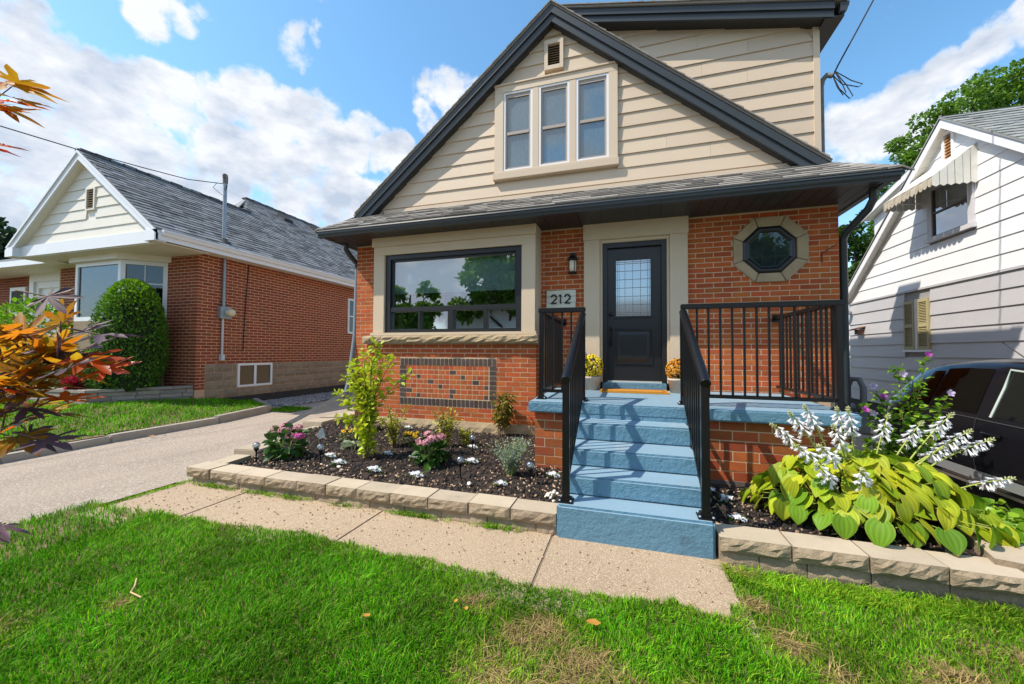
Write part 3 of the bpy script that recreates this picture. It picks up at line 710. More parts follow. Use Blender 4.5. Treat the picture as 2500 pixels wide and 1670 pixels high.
# --- eave: soffit, gutter, apron roof
sof = MB().box(-4.69, 2.69, -.655, .0, 3.162, 3.18).build('soffit', SOFF, house)
x = -4.68
while x < 2.66:
    MB().box(x+.003, min(x+.147, 2.685), -.65, -.0, 3.152, 3.163).build('soffit_panel', SOFF, sof); x += .15
prof = [(-.60, 3.245), (-.700, 3.240), (-.705, 3.222), (-.692, 3.212), (-.690, 3.185), (-.672, 3.160), (-.668, 3.142), (-.60, 3.142)]
g = MB().prism([(-4.74, y, z) for y, z in prof], (7.47, 0, 0)); 
sp = [(4.74-.0+ (y+.705)*1.0, z) for y, z in prof]
g.prism([(-4.74+(y+.705), -.60, z) for y, z in prof], (0, 9.4, 0)); g.prism([(2.73-(y+.705), -.60, z) for y, z in prof], (0, 9.4, 0))
g.build('gutter', FASC, house)
MB().box(-4.66, -4.53, 0, 8.8, 3.152, 3.17).build('side_soffit', SOFF, house); MB().box(2.48, 2.66, 0, 8.8, 3.152, 3.17).build('side_soffit', SOFF, house)
SL = .596; ang = math.atan(SL)
apr = MB().poly([(-4.72, -.69, 3.25), (2.72, -.69, 3.25), (2.32, .25, 3.81), (-4.50, .25, 3.81)]).build('apron_roof', SHING, house)
k_ = math.cos(ang)
shingles(apr, (0, -.69, 3.253), (1, 0, 0), (0, math.cos(ang), math.sin(ang)), lambda s: -4.72+.26*s*k_, lambda s: 2.72-.46*s*k_, .94/k_, .135, SHING, 300)
hc = MB()
for i in range(6):
    p = Vector((2.73, -.70, 3.262)).lerp(Vector((2.40, 0, 3.675)), i/6); q = Vector((2.73, -.70, 3.262)).lerp(Vector((2.40, 0, 3.675)), (i+1.15)/6)
    s = Vector((.11, 0.02, -.05)); s2 = Vector((-.12, 0, -.012))
    cap = MB(); up = Vector((0, 0, .012))
    cap.hexa([p, q, q+s, p+s, p+up*1.6, q+up, q+s+up, p+s+up*1.6]); cap.hexa([p, q, q+s2, p+s2, p+up*1.6, q+up, q+s2+up, p+s2+up*1.6]); cap.build('hip_cap', SHING, apr)
for i in range(4):
    p = Vector((-4.74, -.70, 3.262)).lerp(Vector((-4.57, 0, 3.66)), i/4); q = Vector((-4.74, -.70, 3.262)).lerp(Vector((-4.57, 0, 3.66)), (i+1.15)/4)
    up = Vector((0, 0, .012)); cap = MB()
    for s in (Vector((.12, 0, -.008)), Vector((-.06, 0, -.05))): cap.hexa([p, q, q+s, p+s, p+up*1.6, q+up, q+s+up, p+s+up*1.6])
    cap.build('hip_cap', SHING, apr)
# --- main gable roof
AX, AZ, GS = -1.09, 6.594, .836
rz = lambda x: AZ-GS*abs(x-AX)
rf = MB()
for sgn, xe, xl in ((-1, -4.575, -4.73), (1, 2.40, 2.73)):
    a, b = (AX, AZ), (xe, rz(xe)); th = Vector((.018*sgn, 0, .03))
    for y0, y1 in ((-.045, 9.0),):
        p = [Vector((a[0], y0, a[1])), Vector((b[0], y0, b[1])), Vector((b[0], y1, b[1])), Vector((a[0], y1, a[1]))]
        rf.hexa(p+[q+th for q in p])
    rf.hexa([Vector((xe, .0, rz(xe)-.02)), Vector((xl, -.66, 3.24)), Vector((xl, 9, 3.24)), Vector((xe, 9, rz(xe)-.02)),
             Vector((xe, .0, rz(xe)+.02)), Vector((xl, -.66, 3.262)), Vector((xl, 9, 3.262)), Vector((xe, 9, rz(xe)+.02))])
roof = rf.build('gable_roof', SHING, house)
for sgn, xe in ((-1, -4.55), (1, 2.38)):
    n = 30
    for i in range(n):
        xa, xb = AX+(xe-AX)*i/n, AX+(xe-AX)*(i+1.02)/n; h1, h0 = .030, .050
        p = [V(xa, -.065, rz(xa)+.028), V(xb, -.065, rz(xb)+.028), V(xb, .12, rz(xb)+.028), V(xa, .12, rz(xa)+.028)]
        MB().hexa(p+[p[0]+V(0, 0, .010), p[1]+V(0, 0, .026), p[2]+V(0, 0, .026), p[3]+V(0, 0, .010)]).build('edge_shingle', SHING, roof)
for sgn, xe in ((-1, -4.56), (1, 2.385)):
    for (o0, o1, y0, y1) in ((-.002, -.125, -.032, .03), (-.125, -.245, -.004, .04)):
        MB().prism([(AX, y0, AZ+o0), (xe, y0, rz(xe)+o0), (xe, y0, rz(xe)+o1), (AX, y0, AZ+o1)], (0, y1-y0, 0)).build('fascia', FASC, house)
    so = MB().prism([(AX, .05, AZ-.225), (xe, .05, rz(xe)-.225), (xe, .05, rz(xe)-.242), (AX, .05, AZ-.242)], (0, .11, 0)).build('rake_soffit', SOFF, house)
    n = 34
    for i in range(n):
        xa, xb = AX+(xe-AX)*(i+.04)/n, AX+(xe-AX)*(i+.96)/n
        MB().prism([(xa, .05, rz(xa)-.240), (xb, .05, rz(xb)-.240), (xb, .05, rz(xb)-.248), (xa, .05, rz(xa)-.248)], (0, .10, 0)).build('soffit_panel', SOFF, so)
# --- gable siding (its boards stand .14 m behind the rake boards)
GK = .9812; MB.shift = lambda p: (p[0]*GK, p[1]-.11, 1.315+(p[2]-1.315)*GK)
GY = .25
gw = MB().prism([(-4.4, GY+.012, 3.70), (2.2, GY+.012, 3.70), (AX, GY+.012, 6.56)], (0, .1, 0)).build('gable_wall', SIDING, house)
gh = lambda z: (6.62-z)/GS
siding(gw, lambda u, z, d: V(u, GY-d, z), 3.654, 6.60, .2055, lambda z: AX-gh(z), lambda z: AX+gh(z), SIDING,
       [(-2.065, -.125, 4.12, 5.665), (-1.24, -.94, 5.755, 6.23)], seams=1)
fl = MB().box(-4.15, 2.12, .215, .24, 3.775, 3.835).build('base_flashing', SIDING, house)
# gable window
t = MB()
t.box(-2.065, -1.912, .195, .262, 4.235, 5.53).box(-.257, -.125, .195, .262, 4.235, 5.53).box(-2.065, -.125, .195, .262, 5.53, 5.64).box(-2.085, -.105, .175, .262, 5.64, 5.668)
t.box(-1.431, -1.327, .20, .262, 4.235, 5.53).box(-.845, -.742, .20, .262, 4.235, 5.53).box(-2.065, -.125, .18, .262, 4.205, 4.235).box(-2.08, -.11, .165, .262, 4.10, 4.205)
gwin = t.build('gable_window', SIDING, house, bevel=.004)
ALU = mat('white_aluminium', (.70, .71, .74), .4); SASH = mat('taupe_sash', (.34, .29, .25), .5)
for a, b in ((-1.912, -1.431), (-1.327, -.845), (-.742, -.257)):
    f = MB(); q = .032
    f.box(a, a+q, .205, .25, 4.235, 5.53).box(b-q, b, .205, .25, 4.235, 5.53).box(a+q, b-q, .205, .25, 5.53-q, 5.53).box(a+q, b-q, .205, .25, 4.235, 4.235+q); f.build('storm_frame', ALU, gwin)
    s = MB(); a2, b2 = a+q, b-q; q2 = .028
    s.box(a2, a2+q2, .222, .25, 4.267, 5.498).box(b2-q2, b2, .222, .25, 4.267, 5.498).box(a2+q2, b2-q2, .222, .25, 5.44, 5.498).box(a2+q2, b2-q2, .222, .25, 4.267, 4.295).box(a2+q2, b2-q2, .216, .25, 4.83, 4.875)
    s.build('sash', SASH, gwin)
    pane(a2+q2, b2-q2, .236, 4.875, 5.44, GLASS_S, gwin); pane(a2+q2, b2-q2, .236, 4.295, 4.83, GLASS_S, gwin)
    pane(a2, b2, .252, 4.25, 5.52, SHEER, gwin, 'curtain')
v = MB()
v.box(-1.24, -1.185, .19, .262, 5.755, 6.23).box(-.995, -.94, .19, .262, 5.755, 6.23).box(-1.185, -.995, .19, .262, 6.165, 6.23).box(-1.185, -.995, .19, .262, 5.755, 5.82)
vent = v.build('gable_vent', SIDING, house)
MB().box(-1.19, -.99, .25, .26, 5.8, 6.18).build('vent_backing', DARK, vent)
for i in range(9):
    z = 5.83+i*.038; MB().hexa([(-1.185, .205, z), (-.995, .205, z), (-.995, .21, z), (-1.185, .21, z), (-1.185, .24, z+.026), (-.995, .24, z+.026), (-.995, .245, z+.026), (-1.185, .245, z+.026)]).build('slat', SIDING, vent)
MB.shift = None
# --- upper storey behind the gable
DY = .50
dz = lambda x: 6.629-.2276*(x+.481)
up_ = MB().prism([(AX, DY+.012, 5.6), (2.50, DY+.012, 3.5), (2.50, DY+.012, dz(2.5)-.12), (AX, DY+.012, dz(AX)-.12)], (0, 5, 0)).build('upper_wall', SIDING, house)
siding(up_, lambda u, z, d: V(u, DY-d, z), 3.708, 6.75, .2109, lambda z: max(AX, AX+(AZ-z)/GS-.2), lambda z: 2.445 if z < dz(2.445)-.17 else -.481+(6.629-.17-z)/.2276, SIDING, seams=1)
MB().box(2.44, 2.515, DY-.03, DY+.05, 3.55, dz(2.5)-.15).build('corner_board', SIDING, house)
for (o0, o1, y0) in ((0, -.105, .26), (-.105, -.20, .285)):
    MB().prism([(-1.0, y0, dz(-1.0)+o0), (2.60, y0, dz(2.60)+o0), (2.60, y0, dz(2.60)+o1), (-1.0, y0, dz(-1.0)+o1)], (0, .03, 0)).build('fascia', FASC, house)
MB().prism([(-1.0, .31, dz(-1)-.16), (2.68, .31, dz(2.68)-.16), (2.68, .31, dz(2.68)-.18), (-1, .31, dz(-1)-.18)], (0, .2, 0)).build('upper_soffit', SOFF, house)
ur = MB().prism([(AX, .235, dz(AX)), (2.74, .235, dz(2.74)), (2.74, .235, dz(2.74)+.03), (AX, .235, dz(AX)+.03)], (0, 5.4, 0)).build('upper_roof', SHING, house)
for i in range(24):
    xa, xb = -1.0+3.74*i/24, -1.0+3.74*(i+1.02)/24
    p = [V(xa, .215, dz(xa)+.028), V(xb, .215, dz(xb)+.028), V(xb, .4, dz(xb)+.028), V(xa, .4, dz(xa)+.028)]
    MB().hexa(p+[p[0]+V(0, 0, .008), p[1]+V(0, 0, .024), p[2]+V(0, 0, .024), p[3]+V(0, 0, .008)]).build('edge_shingle', SHING, ur)
MB().box(2.505, 2.72, .30, 5.5, dz(2.72)-.175, dz(2.72)-.16).build('upper_side_soffit', SOFF, house)
MB().prism([(2.66, .26, dz(2.7)-.02), (2.76, .26, dz(2.7)-.02), (2.755, .26, dz(2.7)-.07), (2.73, .26, dz(2.7)-.14), (2.66, .26, dz(2.7)-.14)], (0, 5.2, 0)).build('upper_gutter', FASC, house)
MB().box(2.48, 2.95, 2.40, 2.95, -.3, 6.5).box(2.44, 2.99, 2.36, 2.99, 6.5, 6.58).build('shadow_chimney', BRICK, house)  # unseen from the camera; added to cast the shadow strip on the white house
# --- downspouts
MB().tube([(-4.60, -.20, 3.16), (-4.60, -.20, 3.06), (-4.585, -.08, 2.95), (-4.575, .05, 2.88), (-4.575, .06, 2.78)], .042, 8).build('downspout_elbow', FASC, house)
MB().tube([(-4.575, .06, 2.79), (-4.575, .03, 1.6), (-4.575, -.10, .82), (-4.60, -.14, .62)], .038, 8).build('downspout', mat('blue_grey_downspout', (.16, .20, .24), .5), house)
MB().bar((-4.58, -.12, .62), (-5.57, -.41, .07), .085, .065).build('downspout_leader', GREYP, house)
MB().tube([(2.62, -.42, 3.16), (2.62, -.42, 3.04), (2.60, -.36, 2.95), (2.555, .0, 2.80), (2.545, .05, 2.72), (2.545, .05, .1)], .042, 8).build('downspout', FASC, house)
MB().tube([(2.30, -.003, 2.57), (2.31, -.03, 2.565), (2.45, -.05, 2.66)], .006, 5).tube([(2.30, -.004, 2.57), (2.30, -.012, 2.45)], .006, 5).build('wall_hook', mat('rust', (.10, .035, .02), .9), house)
# service mast
MB().tube([(2.57, .60, 3.9), (2.57, .60, 5.0), (2.585, .59, 5.09), (2.63, .57, 5.14), (2.69, .55, 5.11)], .035, 10).build('service_conduit', GREYP, house)
lp = MB()
for dx, dzz in ((.17, -.36), (.27, -.22), (.10, -.30)):
    lp.tube([(2.68, .54, 5.12), (2.70+dx*.3, .53, 5.05+dzz*.4), (2.69+dx, .52, 5.10+dzz), (2.71+dx*1.1, .52, 5.13+dzz), (2.72+dx*.6, .52, 5.05+dzz*.3), (2.70, .53, 5.16)], .006, 6)
lp.build('drip_loop', CABLE, house)

# =================================================================== PORCH
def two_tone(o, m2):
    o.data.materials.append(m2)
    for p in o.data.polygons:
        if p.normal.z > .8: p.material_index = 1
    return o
porch = thing('porch', 'blue painted concrete porch and steps on a red brick base', 'porch', (.3, -1.7, 0))
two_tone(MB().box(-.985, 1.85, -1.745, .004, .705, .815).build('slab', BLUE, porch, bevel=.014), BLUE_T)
NY = [-2.874, -2.646, -2.374, -2.017]; TZ = [.238, .380, .518, .673]
z0 = -.1
for y, z in zip(NY, TZ):
    xa = .0 if z > .3 else .012
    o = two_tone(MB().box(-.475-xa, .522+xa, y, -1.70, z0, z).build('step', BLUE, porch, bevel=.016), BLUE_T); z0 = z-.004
MB().box(-.475, .522, -1.740, -1.66, .66, .72).build('riser', BLUE, porch)
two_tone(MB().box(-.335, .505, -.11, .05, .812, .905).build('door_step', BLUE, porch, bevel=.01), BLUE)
base = MB().box(-.928, 1.788, -1.657, .0, -.3, .706).build('base', MORT, porch)
place_bricks(lay((-.93, -1.66, 0), (1, 0, 0), (0, -1, 0), .46, .07, .71, mod=.21, course=.0915, joint=.011), base, (1, 0, 0), BRICK_P, 40)
place_bricks(lay((.50, -1.66, 0), (1, 0, 0), (0, -1, 0), 1.29, .16, .71, mod=.21, course=.0915, joint=.011), base, (1, 0, 0), BRICK_P, 80)
MB().box(.5, 1.80, -1.672, -1.64, -.2, .16).build('footing', mat('dim_footing', (.16, .13, .11), .95, (.10, .08, .07), 6, .6, bump=.5), base)
#@@PART3@@
# =================================================================== RAILINGS
def picket(a, b, name, par, w=.016): MB().bar(a, b, w).build(name, BLACK, par)
PK = {}
def pickets(p, q, z0f, z1f, n, par, skip_ends=True):
    p, q = Vector(p), Vector(q)
    for i in range(1, n):
        c = p.lerp(q, i/n); z0, z1 = z0f(i/n), z1f(i/n)
        if 'm' not in PK: PK['m'] = MB().box(-.009, .009, -.009, .009, -.5, .5).mesh('picket', BLACK)
        inst('picket', PK['m'], par, (c.x, c.y, (z0+z1)/2), (0, 0, math.atan2(q.y-p.y, q.x-p.x)), (1, 1, z1-z0))
def post(x, y, z0, z1, par, w=.05):
    o = MB().box(x-w/2, x+w/2, y-w/2, y+w/2, z0, z1).build('post', BLACK, par, bevel=.003)
    MB().box(x-.052, x+.052, y-.052, y+.052, z0, z0+.014).box(x-.036, x+.036, y-.036, y+.036, z0+.014, z0+.032).build('base_plate', BLACK, o, bevel=.003)
    bm_ = MB()
    for sx in (-.04, .04):
        for sy in (-.04, .04): bm_.lathe([(0, .024), (.008, .022), (.008, .012)], (x+sx, y+sy, z0), 6)
    bm_.build('bolt', GALV, o)
    return o
def rail(a, b, par, w=.055, h=.045, name='top_rail'):
    return MB().bar(a, b, w, h).build(name, BLACK, par, bevel=.006)
RY = -1.50; FZ = .815; TZR = 1.775
lr = thing('porch_railing', 'short black metal railing at the left end of the blue porch, below the house number', 'railing', (-.7, RY, FZ))
post(-.895, RY, FZ, TZR-.03, lr); post(-.452, RY, FZ, TZR-.03, lr)
rail((-.93, RY, TZR), (-.425, RY, TZR), lr, .06, .05); rail((-.87, RY, FZ+.09), (-.475, RY, FZ+.09), lr, .03, .035, 'bottom_rail')
pickets((-.87, RY, 0), (-.475, RY, 0), lambda t: FZ+.09, lambda t: TZR-.02, 4, lr)
rail((-.895, RY+.03, TZR-.005), (-.895, -.02, TZR-.005), lr, .05, .045, 'side_rail'); rail((-.895, RY+.03, FZ+.09), (-.895, -.02, FZ+.09), lr, .03, .035, 'bottom_rail')
pickets((-.895, RY, 0), (-.895, -.03, 0), lambda t: FZ+.09, lambda t: TZR-.02, 14, lr)
MB().box(-.935, -.855, -.03, -.006, TZR-.06, TZR+.04).build('wall_bracket', BLACK, lr)
rr = thing('porch_railing', 'long black metal railing in front of the octagon window on the blue porch', 'railing', (1.2, RY, FZ))
post(.525, RY, FZ, TZR-.03, rr); post(1.80, RY, FZ, TZR-.03, rr)
rail((.505, RY, TZR), (1.85, RY, TZR), rr, .06, .05); rail((.55, RY, FZ+.09), (1.775, RY, FZ+.09), rr, .03, .035, 'bottom_rail')
pickets((.55, RY, 0), (1.775, RY, 0), lambda t: FZ+.09, lambda t: TZR-.02, 12, rr)
rail((1.80, RY+.03, TZR-.005), (1.80, -.02, TZR-.005), rr, .05, .045, 'side_rail'); rail((1.80, RY+.03, FZ+.09), (1.80, -.02, FZ+.09), rr, .03, .035, 'bottom_rail')
pickets((1.80, RY, 0), (1.80, -.03, 0), lambda t: FZ+.09, lambda t: TZR-.02, 14, rr)
MB().box(1.76, 1.84, -.03, -.006, TZR-.06, TZR+.04).build('wall_bracket', BLACK, rr)
for sx, xb, lab in ((-1, -.430, 'sloping black handrail on the left side of the blue steps'), (1, .490, 'sloping black handrail on the right side of the blue steps')):
    s = thing('stair_railing', lab, 'railing', (xb, -2.2, .24), 'handrails of the blue steps')
    yb, zb_, zt = -2.79, 1.115, 1.72
    xt = -.452 if sx < 0 else .525
    post(xb, yb, .238, zb_-.012, s)
    a, b = Vector((xb, yb-.035, zb_)), Vector((xt, RY-.02, zt))
    r = MB(); d = (b-a).normalized()
    r.tube([a, a+d*.01, b], [.032, .036, .036], 12); r.build('hand_rail', BLACK, s)
    a2, b2 = Vector((xb, yb+.03, .36)), Vector((xt, RY-.03, .905))
    rail(a2, b2, s, .028, .034, 'bottom_rail')
    pickets(a2, b2, lambda t: .36+(.905-.36)*t, lambda t: zb_+(zt-zb_)*t-.02, 11, s)

# =================================================================== THINGS ON THE PORCH
lan = thing('wall_lantern', 'small black wall lantern with pale glass cylinder beside the front door', 'lantern', (-.76, -.0, 2.6))
LX, LY = -.755, -.075
MB().box(LX-.045, LX+.045, -.016, -.0, 2.62, 2.78).tube([(LX, -.016, 2.72), (LX, -.05, 2.75), (LX, LY, 2.73)], .012, 6).build('back_plate', BLACK, lan)
MB().lathe([(0, .105), (.03, .10), (.05, .085), (.062, .075), (.062, .06), (.072, .05), (.072, .035), (.06, .03), (0, .03)], (LX, LY, 2.62), 16).build('cap', BLACK, lan)
SHADE = mat('opal_glass', (.75, .62, .42), .35, (.72, .66, .56), 30, .7)
MB().lathe([(.0, 0), (.05, 0), (.052, .16), (0, .16)], (LX, LY, 2.485), 16).build('glass_shade', SHADE, lan)
m = MB().lathe([(0, -.02), (.062, -.02), (.066, -.005), (.056, .004), (0, .004)], (LX, LY, 2.482), 16)
for k in range(4):
    a = k*math.pi/2+.6; m.bar((LX+.058*math.cos(a), LY+.058*math.sin(a), 2.48), (LX+.058*math.cos(a), LY+.058*math.sin(a), 2.65), .008)
m.build('cage', BLACK, lan)

sign = thing('house_number_sign', 'whitewashed plank sign with black numbers 212 on the brick', 'sign', (-.93, 0, 1.96))
PLK = mat('whitewashed_plank', (.66, .66, .56), .8, (.52, .50, .40), 18, .5, var=.06, bump=.3, bscale=80, stretch=(.3, 1, 3), dirt=((.18, .13, .08), 30, .70))
for i in range(3):
    z = 1.962+i*.0905; e = random.uniform(-.004, .004)
    MB().box(-1.147+e, -.718+e, -.036, -.004, z+.0015, z+.089).build('plank', PLK, sign, bevel=.003)
NUMB = mat('black_numeral', (.006, .006, .006), .35)
def stroke(paths, ox, nm):
    m = MB()
    for pth in paths:
        pts = [(ox+x*.135, -.045, 2.035+z*.135) for x, z in pth]
        for a, b in zip(pts[:-1], pts[1:]): m.bar(a, b, .018, .012, up=(0, 1, 0))
        for p in pts[1:-1]: m.add(*disc(p, .009))
    m.build(nm, NUMB, sign)
def disc(p, r):
    v = [(p[0]+r*math.cos(k*math.pi/4), p[1]+dy, p[2]+r*math.sin(k*math.pi/4)) for dy in (-.006, .006) for k in range(8)]
    return v, [tuple(range(8)), tuple(range(15, 7, -1))]+[(k, (k+1) % 8, 8+(k+1) % 8, 8+k) for k in range(8)]
two = [(.30+.28*math.cos(a)*1.0, .70+.28*math.sin(a)) for a in np.radians(np.linspace(175, -35, 12))]+[(.03, .03)]
stroke([two, [(.0, .05), (.60, .05)]], -1.075, 'digit'); stroke([[(.02, .83), (.20, .95), (.20, .0)]], -.962, 'digit'); stroke([two, [(.0, .05), (.60, .05)]], -.875, 'digit')

POTM = mat('pale_planter', (.52, .44, .36), .8, (.45, .37, .29), 6, .6, bump=.2, bscale=60)
def mum_pot(x, y, h, lab, c1, c2, cl, sc=1.12):
    p = thing('flower_pot', lab, 'flower pot', (x, y, .815), 'potted mums beside the front door')
    MB().lathe([(0, 0), (.085, 0), (.115, .155), (.122, .16), (.122, .185), (.112, .185), (.108, .16), (0, .15)], (x, y, .815), 20).build('pot', POTM, p)
    c = (x, y, .815+.185+h*.42); r = (.125*sc, .125*sc, h*.52)
    pts, d = ball_pts(420, c, r, .35); foliage('leaves', p, pts, d, .035, leafmat('mum_leaf_'+cl, (.06, .11, .015), (.12, .17, .02)))
    pts, d = ball_pts(420, c, (r[0]*1.02, r[1]*1.02, r[2]*1.02), 1.0); k = pts[:, 2] > c[2]-h*.42; pts, d = pts[k], d[k]
    fm = leafmat('mum_petal_'+cl, c1, c2, .25, .6, .25)
    m = MB()
    for q, dd in zip(pts, d):
        dd = Vector(dd); q = Vector(q); s = dd.orthogonal().normalized(); t = dd.cross(s); R = random.uniform(.012, .021)
        ring = [q+(s*math.cos(a)+t*math.sin(a))*R*(1 if k % 2 else .75)+dd*.004 for k, a in enumerate(np.linspace(0, 2*math.pi, 11)[:-1])]
        tip = q+dd*.014; n0 = len(m.v)
        m.add(ring+[tip, q-dd*.006], [(k, (k+1) % 10, 10) for k in range(10)]+[((k+1) % 10, k, 11) for k in range(10)])
    m.build('blossoms', fm, p, kind='stuff'); return p
mum_pot(-.465, -.27, .30, 'pale pot of bright yellow mums left of the front door', (.78, .56, .01), (.85, .68, .03), 'yellow')
mum_pot(.610, -.33, .25, 'pale pot of burnt orange mums right of the front door', (.66, .20, .008), (.55, .28, .02), 'orange', 1.05)
mt = thing('door_mat', 'orange coir door mat with dark border lines before the front door', 'door mat', (.1, -.38, .815))
MATM = mat('orange_coir', (.62, .27, .02), .95, (.48, .20, .015), 40, .5, bump=1, bscale=300)
MB().box(-.34, .49, -.60, -.16, .817, .834).build('mat', MATM, mt)
m = MB()
for q in (.035, .06): m.box(-.34+q, .49-q, -.60+q, -.60+q+.009, .834, .8355).box(-.34+q, .49-q, -.16-q-.009, -.16-q, .834, .8355).box(-.34+q, -.34+q+.009, -.60+q, -.16-q, .834, .8355).box(.49-q-.009, .49-q, -.60+q, -.16-q, .834, .8355)
m.build('border', mat('coir_dark', (.12, .05, .01), .9), mt)

# =================================================================== GARDEN WALLS
gwl = thing('garden_wall', 'two course split block garden wall along the flower bed left of the steps', 'garden wall', (-2.3, -2.8, 0))
cx_ = [-4.175, -3.872, -3.524, -3.172, -2.812, -2.50, -2.184, -1.854, -1.511, -1.168, -.833, -.488]
def cap_block(x0, x1, y0, y1, z0, z1, par, amp=.013, Mx=None, nx=9):
    m = MB(); rough_block(m, x0+.004, x1-.004, y0, y1, z0, z1, amp, nx, 4, Mx)
    o = m.build('cap_block', SPLIT, par); o.data.materials.append(CONC)
    for p in o.data.polygons:
        if p.normal.z > .8: p.material_index = 1
    return o
yoff = lambda x: -.015+.0*x
for a, b in zip(cx_[:-1], cx_[1:]):
    zt = .168+random.uniform(-.004, .004); r = random.uniform(-.006, .006); dy = random.uniform(-.008, .008)
    Mx = Matrix.Translation(((a+b)/2, -2.76, 0)) @ Matrix.Rotation(r, 4, 'Z') @ Matrix.Translation((-(a+b)/2, 2.76, 0))
    cap_block(a, b, -2.872+dy, -2.662+dy, .078, zt, gwl, Mx=Mx)
x = -4.12
while x < -.49:
    L = random.choice((.28, .33, .38)); x2 = min(x+L, -.488)
    m = MB(); rough_block(m, x+.003, x2-.003, -2.855+random.uniform(-.006, .006), -2.67, -.05, .076, .016, 5, 2); m.build('wall_block', SPLIT, gwl); x = x2
# left return: caps that turn the corner
for (c, rot, L) in (((-4.06, -2.52), math.radians(98), .33),):
    Mx = Matrix.Translation((*c, 0)) @ Matrix.Rotation(rot, 4, 'Z')
    cap_block(-L/2, L/2, -.10, .10, .078, .168, gwl, Mx=Matrix.Translation((*c, 0)) @ Matrix.Rotation(rot+math.pi, 4, 'Z'))
    m = MB(); rough_block(m, -L/2, L/2, -.09, .09, -.05, .076, .015, 5, 2, Matrix.Translation((*c, 0)) @ Matrix.Rotation(rot+math.pi, 4, 'Z')); m.build('wall_block', SPLIT, gwl)
SLABM = mat('old_concrete_slab', (.42, .35, .26), .95, (.33, .27, .19), 6, .6, bump=.4, bscale=90, dirt=((.2, .16, .11), 7, .68))
def slab(name, c, L, Wd, h, rot, lab):
    o = MB().box(-Wd/2, Wd/2, -L/2, L/2, -.08, h).build(name, SLABM, None, origin=(0, 0, 0), bevel=.012)
    o.location = (c[0], c[1], 0); o.rotation_euler = (random.uniform(-.01, .01), random.uniform(-.02, .02), rot); tag(o, lab, 'concrete slab', 'slabs edging the flower bed'); return o
slab('edging_slab', (-4.42, -1.65), .95, .33, .145, .13, 'long concrete slab beside the driveway, nearest the pink hydrangea')
slab('edging_slab', (-4.62, -.90), .62, .30, .13, .12, 'low concrete slab lying beneath the end of the dark downspout')
slab('edging_slab', (-4.90, -.05), 1.15, .36, .185, .10, 'raised concrete slab beside the house corner, behind the yellow green shrub')
gwr = thing('garden_wall', 'low block garden wall under the hosta right of the steps', 'garden wall', (1.2, -2.8, 0))
xs = [.548, .94, 1.315, 1.66, 2.01]
for i, (a, b) in enumerate(zip(xs[:-1], xs[1:])):
    cap_block(a, b, -2.90-.01*i, -2.68-.01*i, .078, .167+random.uniform(-.003, .003), gwr, .020)
for a, b in ((.55, .77), (.77, 1.02), (1.02, 1.33), (1.33, 1.68), (1.68, 2.0)):
    m = MB(); rough_block(m, a+.003, b-.003, -2.885, -2.69, -.05, .076, .014, 5, 2); m.build('wall_block', SPLIT, gwr)
for k, (c, L, h) in enumerate((((2.08, -2.66), .34, .20), ((2.16, -2.30), .36, .21), ((2.26, -1.93), .38, .2))):
    Mx = Matrix.Translation((*c, 0)) @ Matrix.Rotation(math.pi/2-.28, 4, 'Z')
    cap_block(-L/2, L/2, -.11, .11, .06, h, gwr, Mx=Mx)
    m = MB(); rough_block(m, -L/2, L/2, -.10, .10, -.25, .058, .015, 5, 2, Mx); m.build('wall_block', SPLIT, gwr)
grey = MB(); bmv = [(-.07, -.03, -.03), (.07, -.035, -.03), (.065, .03, -.03), (-.06, .035, -.03), (-.062, -.02, .07), (.05, -.02, .06), (.045, .015, .06), (-.05, .02, .08), (-.015, -.012, .145), (.02, -.01, .135), (.015, .008, .135), (-.012, .01, .145)]
grey.add(bmv, [(3, 2, 1, 0), (0, 1, 5, 4), (1, 2, 6, 5), (2, 3, 7, 6), (3, 0, 4, 7), (4, 5, 9, 8), (5, 6, 10, 9), (6, 7, 11, 10), (7, 4, 8, 11), (8, 9, 10, 11)])
o = grey.build('garden_stone', mat('blue_grey_slate', (.24, .30, .30), .8, (.18, .22, .23), 12, .6, bump=.5), None, bevel=.008); o.location = (-4.00, -1.30, .13); o.rotation_euler = (0, 0, .3); tag(o, 'upright blue grey pointed stone at the bed edge', 'stone')

# =================================================================== BUNGALOW NEXT DOOR (left)
bun = thing('bungalow', 'maroon brick bungalow with white front gable and grey shingle roof', 'house', (-11, 3, 0))
XW = -9.05
bw_ = MB(); bw_.box(-14, XW-.003, .433, 14, -.2, 3.56)
bwall = bw_.build('wall', MORT_L, bun)
place_bricks(lay((XW, .43, 0), (0, 1, 0), (1, 0, 0), 8.2, 1.022, 3.54, [(4.72, 5.75, 1.93, 3.12)], mod=.225, course=.0707, joint=.0145), bwall, (0, 1, 0), BRICK_L, 250)
place_bricks(lay((XW, .43, 0), (0, 1, 0), (1, 0, 0), .20, .456, 1.022, mod=.225, course=.0707, joint=.0145), bwall, (0, 1, 0), BRICK_L, 0)
place_bricks(lay((-13.95, .43, 0), (1, 0, 0), (0, -1, 0), 1.35, .456, 3.44, mod=.225, course=.0707, joint=.0145), bwall, (1, 0, 0), BRICK_L, 0)
place_bricks(lay((-10.02, .43, 0), (1, 0, 0), (0, -1, 0), .97, .456, 3.54, mod=.225, course=.0707, joint=.0145), bwall, (1, 0, 0), BRICK_L, 50)
FBLK = mat('tan_split_block', (.30, .23, .16), .95, (.21, .16, .11), 14, .6, var=.12, bump=.9, bscale=50, bdetail=8)
zt = [.22, .42, .62, .82, 1.02]
